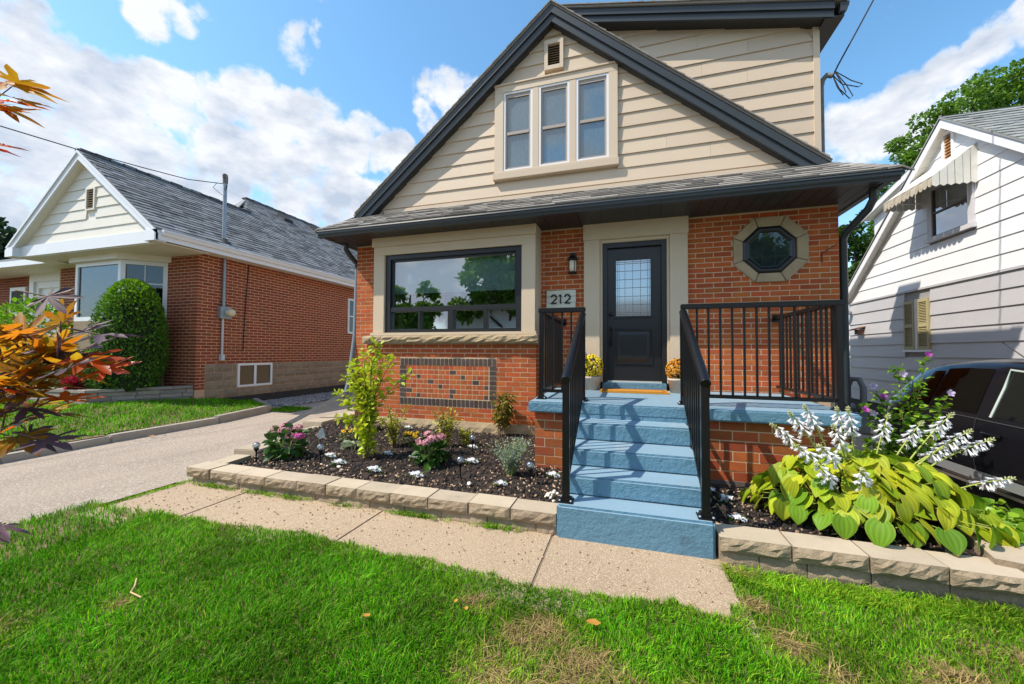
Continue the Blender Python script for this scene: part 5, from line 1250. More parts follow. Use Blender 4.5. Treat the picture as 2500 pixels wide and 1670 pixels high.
def dryness(x, y):
    d = np.zeros_like(x)
    for bx, by, br in BARE:
        d = np.maximum(d, (.72+.25*(x>-.7))*np.exp(-(((x-bx)/br)**2+((y-by)/(br*.8))**2)*1.1)*(1+.5*smooth_noise(x*5, y*5, 2, 9)))
    base = .05+.24*np.clip((x+.2)/1.2, 0, 1)+.12*np.clip(smooth_noise(x*2.3, y*2.3, 2, 12), 0, 1)*(x > -.3)+.16*smooth_noise(x, y, 2.3, 8)
    edge = .35*np.exp(-np.abs(y-walk_far(x))/.06)*(x < .6)
    return np.clip(np.maximum(d, base+edge), 0, 1)
def ragged(x, y):
    e = .035*smooth_noise(x*4, y*4, 2.5, 3)
    m = (x > LEFT_EDGE(y)+e) & (x < 4.5) & np.where(x < .56+e-.25*np.clip(-3.2-y, 0, .3), y < walk_far(x)+e+.02, y < -2.935+.6*e)
    return m
def keep_grass(x, y):
    dn = 1-.72*np.clip(dryness(x, y)-.35, 0, 1)/.65
    return ragged(x, y) & (RNG.random(len(x)) < dn)
def near(x, y): return np.hypot(x, y+5.6)
blades('grass', scatter(225000, -3.6, 2.6, -4.95, -2.93, lambda x, y: keep_grass(x, y) & (RNG.random(len(x)) < np.clip(1.9/near(x, y), .35, 1))), lawn_z, .043, .0044, dryness)
blades('grass', scatter(42000, -4.9, 4.2, -5.6, -2.93, lambda x, y: keep_grass(x, y) & ((y < -4.9) | (x < -3.4) | (x > 2.4))), lawn_z, .062, .0052, dryness, seed=2)
blades('grass', scatter(5200, .55, 2.3, -3.12, -2.93, lambda x, y: RNG.random(len(x)) < .8), lawn_z, .055, .005, lambda x, y: .55+0*x, .9, seed=3)
THATCH = leafmat('dead_thatch', (.24, .17, .065), (.38, .28, .12), .15, .8, .45, spec=.1)
blades('dry_thatch', scatter(7000, -3.2, 2.5, -4.95, -2.93, lambda x, y: ragged(x, y) & (RNG.random(len(x)) < np.clip(dryness(x, y)-.38, 0, .6))), lambda x, y: lawn_z(x, y)+.004, .034, .0034, lambda x, y: 0*x, 1.8, seed=11, matl=THATCH)
# neighbour's lawn: sunlit far and coarser
blades('grass', scatter(42000, -13, -6.6, -5, 1.7, lambda x, y: in_llawn(x, y) & ~((x < -9.7) & (y > -1.0))), llawn_z, .07, .010, lambda x, y: .06+.25*np.exp(-((x+10.4)/.8)**2-((y+1.6)/.4)**2)*2, .5, seed=4)
# weeds in the joints: along the walk, the wall foot and the driveway edge
wx = np.concatenate([RNG.normal(c, s, k) for c, s, k in ((-3.78, .13, 260), (-3.2, .10, 140), (-2.85, .10, 160), (-1.62, .14, 320), (-.95, .10, 220), (-2.3, .08, 80))])
blades('joint_weeds', np.stack([wx, -2.885+RNG.normal(0, .012, len(wx))], 1), lambda x, y: .01+0*x, .055, .005, lambda x, y: .38+0*x, 1.0, seed=6)
t_ = RNG.random(900); blades('edge_weeds', np.stack([-4.20+.02*RNG.normal(0, 1, 900), -3.5+.75*t_], 1), lambda x, y: .008+0*x, .035, .005, lambda x, y: .5+0*x, 1.0, seed=7)
blades('edge_weeds', scatter(2200, -7.6, -6.9, .9, 1.5, lambda x, y: RNG.random(len(x)) < .7), lambda x, y: .015+0*x, .06, .008, lambda x, y: .2+0*x, .8, seed=8)

# =================================================================== PLANTS
def stems(name, par, paths, r, matl):
    m = MB()
    for p in paths: m.tube(p, [r*(1-.6*i/(len(p)-1)) for i in range(len(p))], 5, False)
    return m.build(name, matl, par)
STEM = mat('woody_stem', (.16, .11, .06), .9, (.10, .07, .04), 30, .5); GSTEM = mat('green_stem', (.30, .36, .06), .6)
def spray_plant(name, lab, cat, loc, nst, h, spread, nleaf, size, lm, stem=STEM, width=.5, group=None, droop=.35, lean=(0, 0), bushy=.02, bottom=.12, r=.007):
    p = thing(name, lab, cat, loc, group); paths = []; C_, D_ = [], []
    for i in range(nst):
        a = random.uniform(0, 2*math.pi); q = random.uniform(.2, 1)*spread; hh = h*random.uniform(.6, 1)
        tip = V(loc[0]+q*math.cos(a)+lean[0], loc[1]+q*math.sin(a)*.8+lean[1], loc[2]+hh)
        b = V(loc[0]+random.uniform(-.03, .03), loc[1]+random.uniform(-.03, .03), loc[2]-.02); md = b.lerp(tip, .5)+V(-.25*q*math.cos(a), -.25*q*math.sin(a), .05*h)
        P = [b.lerp(md, t)*(1-t)+md.lerp(tip, t)*t for t in np.linspace(0, 1, 7)]; paths.append(P)
        for k in range(nleaf//nst):
            t = random.uniform(bottom, 1)**.8; f = t*6; j = min(int(f), 5); c = P[j].lerp(P[j+1], f-j); d = (P[j+1]-P[j]).normalized()
            o = Vector((random.gauss(0, 1), random.gauss(0, 1), random.gauss(.1, .5))).normalized()
            C_.append(c+o*random.uniform(0, bushy)); D_.append(o*.9+d*.45)
    stems('stems', p, paths, r, stem)
    foliage('leaves', p, C_, D_, size, lm, jit=.3, width=width, droop=droop); return p
LIME = leafmat('lime_leaf', (.36, .48, .015), (.58, .64, .04), .35, .45, .3)
tall = spray_plant('shrub', 'tall yellow green shrub with upright stems before the front window', 'shrub', (-2.78, -1.94, .12), 11, 1.26, .24, 900, .075, LIME, width=.62, bushy=.06, bottom=.03)
m_c, m_d, pth = [], [], []
for (dx, dz, ln) in ((-.42, .72, .5), (.46, .95, .5), (.30, 1.12, .4), (-.30, .92, .4), (-.40, .45, .3), (.06, 1.32, .3)):
    b = V(-2.78+dx*.15, -1.94, .12+dz*.55); t = V(-2.78+dx, -1.96+random.uniform(-.1, .1), .12+dz); P = [b.lerp(t, k/5)+V(0, 0, .04*math.sin(k/5*math.pi)) for k in range(6)]; pth.append(P)
    for k in range(42):
        f = random.uniform(1, 5); j = min(int(f), 4); c = P[j].lerp(P[j+1], f-j); o = Vector((random.gauss(0, 1), random.gauss(0, 1), random.gauss(.1, .6))).normalized(); m_c.append(c+o*.02); m_d.append(o+(t-b).normalized()*.5)
stems('side_stems', tall, pth, .005, STEM); foliage('side_leaves', tall, m_c, m_d, .07, LIME, jit=.3, width=.6)
YG = leafmat('yellow_green_leaf', (.30, .34, .02), (.45, .42, .05), .3, .5, .35)
spray_plant('shrub', 'small yellow green bush at the foot of the tall yellow green shrub', 'shrub', (-2.78, -1.42, .13), 12, .52, .20, 420, .045, YG, bushy=.04)
spray_plant('shrub', 'small yellow green bush under the dark brick panel', 'shrub', (-2.16, -1.24, .13), 14, .50, .17, 460, .042, YG, bushy=.05)
spray_plant('shrub', 'lowest yellow green tuft beside the globe light near the brick panel', 'shrub', (-1.93, -1.16, .13), 10, .24, .14, 240, .040, YG, bushy=.04)
spray_plant('shrub', 'thin olive shrub with hanging narrow leaves against the brick', 'shrub', (-1.70, -.52, .13), 9, .66, .26, 330, .085, leafmat('olive_leaf', (.20, .20, .03), (.30, .24, .05), .3, .5, .35), width=.32, droop=1.3, bushy=.03, bottom=.3)
SILV = leafmat('silver_leaf', (.20, .27, .19), (.32, .38, .30), .2, .7, .25)
spray_plant('lavender', 'silvery grey green lavender bush near the steps', 'shrub', (-1.085, -2.04, .13), 46, .36, .26, 1500, .034, SILV, GSTEM, width=.26, bushy=.012, r=.003)
spray_plant('shrub', 'low purple brown leaved plant at the house corner', 'shrub', (-3.75, -.70, .13), 10, .30, .14, 200, .055, leafmat('purple_leaf', (.10, .035, .04), (.17, .08, .07), .2, .5, .3), bushy=.04, width=.7)
vg = thing('hosta_clump', 'small white striped leaf clump left of the tall yellow green shrub', 'plant', (-3.26, -1.58, .13))
c_ = [(-3.26+random.gauss(0, .03), -1.58+random.gauss(0, .03), .14) for _ in range(46)]; d_ = [(math.cos(a), math.sin(a), random.uniform(.3, 1.1)) for a in np.random.default_rng(2).uniform(0, 6.28, 46)]
foliage('leaves', vg, c_, d_, .17, leafmat('striped_leaf', (.30, .36, .20), (.46, .50, .34), .25, .5, .3), width=.22, droop=1.2, jit=.15)
# hydrangeas
HYL = leafmat('hydrangea_leaf', (.035, .095, .018), (.07, .16, .025), .25, .35, .3)
def hydrangea(loc, lab, heads, h=.32, w=.17, pal=((.62, .22, .30), (.70, .38, .40))):
    p = thing('hydrangea', lab, 'hydrangea', loc, 'pink hydrangeas in the flower bed')
    pts, d = ball_pts(120, (loc[0], loc[1], loc[2]+h*.48), (w, w*.9, h*.46), .3)
    foliage('leaves', p, pts, d+np.array([0, 0, .25]), .12, HYL, width=.62, droop=.5, jit=.35)
    stems('stems', p, [[V(*loc), V(loc[0]+x*.6, loc[1]+y*.6, loc[2]+z*.6), V(loc[0]+x, loc[1]+y, loc[2]+z)] for x, y, z, r_, c in heads], .005, GSTEM)
    for x, y, z, R, hot in heads:
        fm = leafmat('pink_floret_hot', (.62, .06, .34), (.70, .14, .42), .25, .6, .2) if hot else leafmat('pink_floret', *pal, .25, .6, .2)
        m = MB()
        for q in range(int(60*R/.05)):
            dd = Vector((random.gauss(0, 1), random.gauss(0, 1), random.gauss(.35, .8))).normalized(); c = V(loc[0]+x, loc[1]+y, loc[2]+z)+Vector((dd.x*R, dd.y*R, dd.z*R*.62)); s = dd.orthogonal().normalized(); s.rotate(Quaternion(dd, random.uniform(0, 3))); t = dd.cross(s)
            for k in range(4):
                e = (s*math.cos(k*math.pi/2)+t*math.sin(k*math.pi/2)); f = (s*math.cos(k*math.pi/2+.8)+t*math.sin(k*math.pi/2+.8)); g_ = (s*math.cos(k*math.pi/2-.8)+t*math.sin(k*math.pi/2-.8))
                m.poly([c, c+g_*.009+dd*.003, c+e*.014+dd*.002, c+f*.009+dd*.003])
        m.build('flower_head', fm, p, kind='stuff')
hydrangea((-3.66, -2.20, .13), 'pink hydrangea nearest the driveway, with one hot pink flower head', [(-.13, -.02, .30, .055, 0), (-.04, .03, .34, .06, 0), (.03, -.05, .31, .065, 0), (.10, .06, .33, .05, 0), (.12, -.06, .26, .05, 0), (.21, -.02, .255, .05, 1), (-.06, -.09, .27, .05, 0)])
hydrangea((-2.0, -1.95, .13), 'pale pink hydrangea in the middle of the flower bed', [(-.10, -.02, .25, .05, 0), (-.03, .03, .31, .055, 0), (.05, -.03, .28, .06, 0), (.11, .04, .29, .05, 0), (-.05, -.09, .24, .045, 0), (.02, -.10, .26, .045, 0)], .27, .13)
# marigolds
def marigold(loc, lab, n=26, w=.11):
    p = thing('marigold', lab, 'flower', loc, 'yellow marigolds in the flower bed')
    pts, d = ball_pts(110, (loc[0], loc[1], loc[2]+.06), (w, w*.8, .07), .2); foliage('leaves', p, pts, d, .045, leafmat('marigold_leaf', (.07, .13, .02), (.14, .19, .03), .3, .5, .3))
    m = MB()
    for i in range(n):
        c = V(loc[0]+random.uniform(-w, w), loc[1]+random.uniform(-w, w)*.7, loc[2]+.135+random.uniform(-.015, .02)); R = random.uniform(.016, .026)
        for lay_ in range(3):
            rr = R*(1-.28*lay_); z = .006*lay_
            ring = [c+V(rr*(1 if k % 2 else .78)*math.cos(k*.524), rr*(1 if k % 2 else .78)*math.sin(k*.524), z-.004) for k in range(12)]
            m.add(ring+[c+V(0, 0, z+.004)], [(k, (k+1) % 12, 12) for k in range(12)])
    m.build('blossoms', leafmat('marigold_petal', (.72, .42, .005), (.80, .52, .01), .2, .6, .15), p, kind='stuff')
marigold((-2.66, -1.25, .13), 'yellow marigolds below the dark brick panel')
marigold((-3.55, -1.30, .13), 'yellow marigolds left of the tall yellow green shrub', 18, .13)
# white bedding flowers
wf0 = thing('white_flowers', 'small white bedding flowers beside the pink hydrangea nearest the driveway', 'flower', (0, 0, 0), 'white bedding flowers in the mulch')
m = MB()
for i in range(15):
    a, q = random.uniform(0, 6.28), random.uniform(0, .055); c = V(q*1.2*math.cos(a), q*math.sin(a), .025+random.uniform(0, .03)); dd = Vector((random.gauss(0, .5), random.gauss(-.2, .5), 1)).normalized(); s = dd.orthogonal().normalized(); t = dd.cross(s); R = random.uniform(.016, .024)
    for k in range(5):
        f = lambda an, r: c+(s*math.cos(an)+t*math.sin(an))*r
        b = k*1.2566; m.poly([c, f(b-.5, R*.8)+dd*.004, f(b-.15, R)+dd*.002, f(b+.15, R)+dd*.002, f(b+.5, R*.8)+dd*.004])
m.build('blossoms', leafmat('white_petal', (.78, .79, .84), (.84, .84, .86), .2, .6, .06), wf0, kind='stuff')
pts, d = ball_pts(46, (0, 0, .015), (.075, .06, .025), .2); foliage('leaves', wf0, pts, d, .03, leafmat('bedding_leaf', (.06, .11, .02), (.12, .17, .03), .2, .5, .3))
spots = [(-3.90, -2.17, None), (-3.16, -2.07, 'small white bedding flowers behind the second globe light from the driveway'), (-2.84, -2.31, 'small white bedding flowers in front of the tall yellow green shrub, near the wall caps'), (-2.39, -2.34, 'small white bedding flowers right of the tall shrub, close to the wall caps'),
         (-2.66, -1.72, 'small white bedding flowers just right of the tall yellow green shrub'), (-1.91, -2.36, 'small white bedding flowers in front of the pale pink hydrangea'), (-2.23, -1.84, 'small white bedding flowers at the left foot of the pale pink hydrangea'), (-1.58, -1.80, 'small white bedding flowers between the pale pink hydrangea and the lavender'),
         (-1.07, -2.36, 'small white bedding flowers in front of the lavender bush'), (-.68, -1.95, 'small white bedding flowers by the porch brick base'), (-3.12, -.56, 'small white bedding flowers farthest back, under the dark brick panel corner'),
         (-1.80, -1.25, 'small white bedding flowers behind the globe light under the brick panel'), (.745, -2.17, 'small white bedding flowers right of the steps, behind the hosta edge'), (.74, -2.53, 'small white bedding flowers right of the steps, at the wall cap'), (.66, -2.0, 'small white bedding flowers right of the steps, closest to the brick base')]
for i, (x, y, lab) in enumerate(spots):
    z = float(bed_z(x, y) if x < 0 else rbed_z(x, y))
    if i == 0: wf0.location = (x, y, z)
    else: copy_tree(wf0, (x, y, z), random.uniform(-.6, .6), random.uniform(.85, 1.15), lab)
# pale pebbles heaped at the wall end
pb = thing('pebble_heap', 'little heap of cream pebbles beside the left handrail foot', 'pebbles', (-.57, -2.52, .13))
CP = mat('cream_pebble', (.62, .54, .44), .7, (.70, .66, .6), 9, .5, var=.15)
bm = bmesh.new(); bmesh.ops.create_icosphere(bm, subdivisions=1, radius=.5); pm = bpy.data.meshes.new('pebble'); bm.to_mesh(pm); bm.free(); pm.materials.append(CP)
for p_ in pm.polygons: p_.use_smooth = True
for i in range(26):
    a, q = random.uniform(0, 6.28), random.uniform(0, .085); s = random.uniform(.022, .042)
    inst('pebble', pm, pb, (-.57+q*math.cos(a), -2.50+q*math.sin(a), .135+max(0, .05-q*.55)+random.uniform(0, .012)), (random.random()*3, random.random(), random.random()*6), (s, s*.85, s*.7))
for x, y, s, lab in ((-2.80, -2.36, .055, 'largest loose cream pebble before the tall yellow green shrub'), (-2.93, -2.38, .042, 'cream pebble just left of the largest loose pebble'), (-3.04, -2.34, .036, 'cream pebble between the second globe light and the wall caps'), (-2.70, -2.43, .036, 'cream pebble touching the wall caps, right of the largest loose pebble'), (-1.35, -2.42, .06, 'cream pebble at the wall caps in front of the lavender bush')):
    o = inst('pebble', pm, None, (x, y, .15), (.3, .2, random.random()*6), (s, s*.7, s*.5)); tag(o, lab, 'pebble', 'loose pebbles on the mulch')
# solar globe lights
sl0 = thing('solar_light', 'small globe light on a black stake beside the pink hydrangea by the driveway', 'garden light', (0, 0, 0), 'globe lights along the flower bed')
MB().tube([(0, 0, -.05), (0, 0, .135)], .007, 8).lathe([(.008, .10), (.012, .118), (.026, .140), (.028, .150), (.0, .150)], (0, 0, 0), 12).build('stake', BLACK, sl0)
GLB = glassmat('globe_glass', (.85, .87, .88), .3, .75, .08)
MB().lathe([(.022, .148), (.034, .162), (.038, .180), (.034, .198), (.022, .211), (0, .216)], (0, 0, 0), 14).build('globe', GLB, sl0)
MB().lathe([(0, .150), (.018, .152), (.02, .17), (.0, .178)], (0, 0, 0), 10).build('lamp_core', mat('lamp_core', (.55, .55, .56), .3), sl0)
for i, (x, y, lab) in enumerate(((-3.855, -2.395, None), (-3.098, -2.29, 'small globe light on a black stake left of the tall yellow green shrub'), (-1.53, -2.21, 'small globe light on a black stake right of the pale pink hydrangea'), (-1.725, -1.44, 'small globe light on a black stake farthest back, under the brick panel'), (-.83, -2.26, 'small globe light on a black stake beside the lavender bush'))):
    z = float(bed_z(x, y))-.0
    if i == 0: sl0.location = (x, y, z)
    else: copy_tree(sl0, (x, y, z), i, 1, lab)

# ---- the big hosta --------------------------------------------------------
def hosta_mesh(k):
    rg = np.random.default_rng(k); nu, nv = 9, 11; vs = []; col = []; fs = []
    cup, drp, wv = rg.uniform(.10, .22), rg.uniform(.25, .6), rg.uniform(.01, .03)
    for i in range(nu):
        u = i/(nu-1); w = .40*(math.sin(math.pi*min(1, u*.92+.10))**.75)*(1.12-.30*u) if u < 1 else 0.0
        if i == 0: w = .16
        for j in range(nv):
            v = j/(nv-1)*2-1
            y = u-.10*abs(v)**1.5*(1-u)*1.6; x = w*v
            z = cup*abs(v)**1.4*w*1.6-drp*u*u*.55+.020*math.cos(v*5*math.pi)*math.sin(math.pi*u)+wv*math.sin(u*9+k)*abs(v)**2
            vs.append((x, y, z)); e = max(u**5, abs(v)**5*.78)*rg.uniform(.85, 1.0); col.append((e, .78 if j % 2 else 1.14, e, 1))
    for i in range(nu-1):
        for j in range(nv-1): a = i*nv+j; fs.append((a, a+1, a+nv+1, a+nv))
    m = np_mesh('leaf', vs, np.full(len(fs), 4), np.array(fs).ravel(), HOSTA, True, col); return m
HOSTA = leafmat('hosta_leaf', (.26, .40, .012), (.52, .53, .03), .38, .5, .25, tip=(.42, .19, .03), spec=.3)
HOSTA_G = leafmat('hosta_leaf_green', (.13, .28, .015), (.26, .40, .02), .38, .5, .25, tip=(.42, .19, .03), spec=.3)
hos = thing('hosta', 'big yellow green hosta with white flower spikes right of the blue steps', 'hosta', (1.60, -2.22, .13))
hm_ = [hosta_mesh(k) for k in range(6)]
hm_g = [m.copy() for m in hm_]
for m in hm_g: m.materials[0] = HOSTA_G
N_ = 300
pet = []
for i in range(N_):
    rho = math.sqrt((i+.5)/N_); a = i*2.39996+random.uniform(-.5, .5); rho = min(1.02, rho*random.uniform(.9, 1.08))
    rx, ry = .72, .54
    x = 1.60+rx*rho*math.cos(a); y = -2.20+ry*rho*math.sin(a)
    z = .15+.42*max(0, 1-(rho*.98)**2.4)+random.uniform(-.05, .045)
    tilt = math.radians(2+58*rho**1.6+random.uniform(-26, 26)); a2 = a+random.uniform(-.65, .65)
    L = random.uniform(.105, .158)
    d = Vector((math.cos(a2)*ry/rx*1.1, math.sin(a2), 0)).normalized(); d = Vector((d.x*math.cos(tilt), d.y*math.cos(tilt), -math.sin(tilt)))
    if y < -2.45 and d.y < 0 and rho > .8: z = max(z, .24)
    side = d.cross(Vector((0, 0, 1))).normalized(); side = (side+Vector((0, 0, random.uniform(-.55, .55)))).normalized(); nrm = side.cross(d).normalized(); side = d.cross(nrm)
    R = Matrix((side, d, nrm)).transposed().to_quaternion()
    b = V(x, y, z)-d*L*.45
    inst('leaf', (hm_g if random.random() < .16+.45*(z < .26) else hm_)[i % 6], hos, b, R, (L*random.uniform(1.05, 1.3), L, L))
    pet.append([V(1.60+(x-1.6)*.35, -2.2+(y+2.2)*.35, .15), V(*b).lerp(V(1.6, -2.2, .2), .35)+V(0, 0, .03), b])
stems('petioles', hos, pet, .005, GSTEM)
# inner shade of older leaves low down
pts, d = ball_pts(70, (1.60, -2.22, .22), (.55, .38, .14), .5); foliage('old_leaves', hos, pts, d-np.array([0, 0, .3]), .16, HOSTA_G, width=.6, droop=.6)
WH = leafmat('hosta_flower', (.74, .74, .76), (.82, .81, .84), .3, .5, .06); BUD = leafmat('hosta_bud', (.45, .50, .18), (.62, .62, .38), .25, .5, .2)
def stalk(base, tip, nf=15):
    base, tip = Vector(base), Vector(tip); md = base.lerp(tip, .55)+V(0, 0, .05); P = [base.lerp(md, t)*(1-t)+md.lerp(tip, t)*t for t in np.linspace(0, 1, 8)]
    s = MB().tube(P, [.0065-.0035*i/7 for i in range(8)], 6); so = s.build('flower_stalk', GSTEM, hos)
    fl, bd = MB(), MB(); ax = (P[7]-P[5]).normalized(); L = (tip-base).length; s0 = max(.40, 1-.20/L)
    def at(t): f = t*7; j = min(int(f), 6); return P[j].lerp(P[j+1], f-j)
    for i in range(nf):
        t = s0+(1-s0)*(i+.3)/nf*.86; c = at(t); a = i*2.4; o = (ax.orthogonal().normalized()); o.rotate(Quaternion(ax, a)); d = (o*.75+V(0, 0, -.75)).normalized(); l = .055*(1-.35*i/nf); q = d.orthogonal().normalized(); w = d.cross(q)
        c0 = c+o*.012; n = 6; r0, r1, r2 = .0035, .007, .015
        rings = [[c0+d*(l*h)+(q*math.cos(k*math.pi/3)+w*math.sin(k*math.pi/3))*r for k in range(n)] for h, r in ((0, r0), (.5, r1), (.78, r1*1.5))]
        tips = [c0+d*l*1.02+(q*math.cos((k+.5)*math.pi/3)+w*math.sin((k+.5)*math.pi/3))*r2 for k in range(n)]
        vs = rings[0]+rings[1]+rings[2]+tips; fs = []
        for b in (0, 6):
            for k in range(n): fs.append((b+k, b+(k+1) % n, b+6+(k+1) % n, b+6+k))
        for k in range(n): fs.append((12+k, 12+(k+1) % n, 18+k))
        fl.add(vs, fs)
    for i in range(14):
        t = .93+.075*i/14; c = at(min(t, 1))+ax*.022*max(0, i/14); a = i*2.4; o = ax.orthogonal().normalized(); o.rotate(Quaternion(ax, a)); d = (o*.8+ax*.6).normalized(); l = .026*(1.1-.5*i/14); q = d.orthogonal().normalized()*.005; w = d.cross(q.normalized())*.005
        bd.add([c, c+d*l*.5+q, c+d*l*.5+w, c+d*l*.5-q, c+d*l*.5-w, c+d*l], [(0, 1, 2), (0, 2, 3), (0, 3, 4), (0, 4, 1), (5, 2, 1), (5, 3, 2), (5, 4, 3), (5, 1, 4)])
    for i in range(8):
        t = s0-.22+.2*i/8; c = at(max(t, .3)); a = i*2.4; o = ax.orthogonal().normalized(); o.rotate(Quaternion(ax, a)); d = (o+V(0, 0, -.4)).normalized(); q = d.orthogonal()*.003; w = d.cross(q.normalized())*.003
        bd.add([c, c+d*.014+q, c+d*.014+w, c+d*.014-q, c+d*.026], [(0, 1, 2), (0, 2, 3), (0, 3, 1), (4, 2, 1), (4, 3, 2), (4, 1, 3)])
    fl.build('florets', WH, so, kind='stuff'); bd.build('buds', BUD, so, kind='stuff')
for tip in ((1.02, -2.35, .79), (1.13, -2.35, .88), (1.22, -2.35, .93), (1.39, -2.35, .80), (1.42, -2.33, .92), (1.475, -2.35, .925), (1.205, -2.6, .71), (1.07, -2.6, .70), (1.19, -2.6, .585), (1.43, -2.6, .575),
            (1.83, -2.1, .86), (2.02, -2.1, .82), (2.19, -2.1, .89), (2.285, -2.1, .78), (2.20, -2.1, .68), (2.40, -2.1, .73), (2.50, -2.1, .475)):
    b = (1.60+(tip[0]-1.60)*.42, -2.22+(tip[1]+2.22)*.5, min(tip[2]-.22, .45) if tip[2] > .6 else .28); stalk(b, tip)
# rose of sharon
ROS = leafmat('rose_leaf', (.10, .27, .015), (.28, .44, .03), .38, .45, .35)
ros = thing('rose_of_sharon', 'young rose of sharon with purple flowers before the black car', 'shrub', (2.60, -.9, -.2))
tips = [(2.76, -.9, 1.28), (2.69, -.85, 1.08), (2.53, -.92, 1.2), (2.34, -.95, .96), (2.24, -.95, .80), (2.92, -.9, .92), (2.72, -.85, .72), (2.42, -.9, .55), (2.8, -.95, .6), (2.3, -.9, .45)]
pth, cs, ds_ = [], [], []
for t in tips:
    b = V(2.60, -.9, -.2); t = V(*t); md = b.lerp(t, .5)+V((2.6-t.x)*.35, 0, .05); P = [b.lerp(md, k/7)*(1-k/7)+md.lerp(t, k/7)*(k/7) for k in range(8)]; pth.append(P)
    for k in range(120):
        f = random.uniform(1.8, 7); j = min(int(f), 6); c = P[j].lerp(P[j+1], f-j); o = Vector((random.gauss(0, 1), random.gauss(0, 1), random.gauss(0, .5))).normalized(); cs.append(c+o*random.uniform(0, .03)); ds_.append(o+(t-b).normalized()*.3)
stems('stems', ros, pth, .007, STEM); foliage('leaves', ros, cs, ds_, .062, ROS, width=.65, jit=.3)
PUR = leafmat('purple_petal', (.42, .05, .40), (.55, .10, .52), .35, .5, .2); PALE = leafmat('lilac_petal', (.55, .42, .68), (.62, .54, .72), .35, .5, .1)
for (x, y, z, m_) in ((2.76, -.92, 1.31, PUR), (2.38, -.97, .90, PUR), (2.24, -.97, .77, PUR), (2.92, -.92, .95, PALE), (2.30, -.97, 1.0, PALE), (2.55, -.95, 1.13, PALE), (2.53, -.97, .50, PUR), (2.30, -.97, .74, PALE)):
    m = MB(); c = V(x, y, z); dd = Vector((random.uniform(-.4, .3), -.8, random.uniform(-.1, .5))).normalized(); s = dd.orthogonal().normalized(); t = dd.cross(s); R = .034
    for k in range(5):
        f = lambda an, r, h: c+(s*math.cos(an)+t*math.sin(an))*r+dd*h
        b = k*1.2566; m.poly([c, f(b-.55, R*.75, .018), f(b-.2, R, .022), f(b+.25, R, .020), f(b+.6, R*.75, .014)])
    m.tube([c, c+dd*.022], .004, 5); m.build('flower', m_, ros)
# ivy by the driveway
iv_c, iv_d = [], []
for i in range(1500):
    x, y = random.uniform(2.35, 3.35), random.uniform(-2.5, -.6); 
    if y > -.75 or x < 2.2+(y+2.5)*.15: continue
    iv_c.append((x, y, -.20+random.uniform(.02, .14)+max(0, 2.7-x)*.25)); iv_d.append((random.gauss(0, 1), random.gauss(-.3, 1), random.uniform(.1, .8)))
o = foliage('ivy_ground_cover', None, iv_c, iv_d, .085, leafmat('ivy_leaf', (.12, .30, .015), (.30, .46, .03), .35, .4, .3), width=.85, droop=.3)
tag(o, kind='stuff')
MB().prism([(2.30, -2.6, -.3), (3.30, -2.6, -.3), (3.30, -.7, -.3), (2.30, -.7, -.3)], (0, 0, .09)).build('ivy_bed', SOIL, None)['kind'] = 'structure'

# =================================================================== PLANTS NEXT DOOR
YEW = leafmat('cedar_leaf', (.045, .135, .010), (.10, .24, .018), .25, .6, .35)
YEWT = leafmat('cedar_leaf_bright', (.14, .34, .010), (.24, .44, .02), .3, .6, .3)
ced = thing('cedar_shrub', 'rounded clipped cedar shrub before the bungalow bay window', 'shrub', (-9.86, -.28, .48))
cc, cd = [], []
for i in range(9000):
    a = random.uniform(0, 2*math.pi); h = random.random()**.85; r = .57*(1-(max(0, h-.45)/.55)**2.3)**.5*(.80+.2*min(1, h*4)); r *= random.uniform(.84, 1.06)+.06*math.sin(a*5+h*9)+(.12*random.random() if random.random() < .04 else 0)
    cc.append((-9.86+r*math.cos(a), -.28+r*math.sin(a)*.9, .48+h*2.28)); cd.append((math.cos(a)*.6, math.sin(a)*.6, .9))
cc, cd = np.array(cc), np.array(cd); k = RNG.random(len(cc)) < np.clip((cc[:, 2]-1.9)/.8, 0.03, .85)  # the brighter leaf colour gets commoner towards the top
foliage('foliage', ced, cc[~k], cd[~k], .07, YEW, width=.40, jit=.45); foliage('bright_foliage', ced, cc[k], cd[k], .07, YEWT, width=.40, jit=.45)
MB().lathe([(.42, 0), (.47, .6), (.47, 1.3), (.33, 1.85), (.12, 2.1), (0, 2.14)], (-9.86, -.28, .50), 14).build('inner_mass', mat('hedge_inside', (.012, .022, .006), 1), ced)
hdg = thing('box_hedge', 'low dark clipped hedge in the stone planter', 'hedge', (-11.2, -.45, .48))
n = 7000; f = RNG.integers(0, 3, n); x = RNG.uniform(-13.2, -9.75, n); y = RNG.uniform(-.78, -.1, n); z = RNG.uniform(.46, 1.24, n)
y = np.where(f == 0, -.78, y); z = np.where(f == 1, 1.24, z); x = np.where(f == 2, -9.75-.5*RNG.random(n)**3, x)
P = np.stack([x, y, z], 1)+RNG.normal(0, .025, (n, 3)); D = np.where((f == 0)[:, None], [[0, -1, .5]], np.where((f == 1)[:, None], [[0, 0, 1.]], [[1, 0, .5]]))
foliage('foliage', hdg, P, D, .055, YEW, width=.5, jit=.5)
k = f == 1; foliage('bright_foliage', hdg, P[k][:900]+np.array([0, 0, .02]), D[k][:900], .05, YEWT, width=.5, jit=.5)  # brighter leaf colour on the top face only
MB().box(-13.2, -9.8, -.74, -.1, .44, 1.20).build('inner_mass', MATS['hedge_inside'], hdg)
spray_plant('coleus', 'dark red leaved plant at the front corner of the stone planter', 'plant', (-10.35, -.86, .50), 14, .28, .34, 260, .13, leafmat('red_leaf', (.30, .012, .025), (.45, .03, .06), .3, .45, .4), width=.45, bushy=.05, r=.005)
sb = thing('shrub', 'green yellow shrub behind the maple leaves, before the entrance', 'shrub', (-13.6, -.2, .4))
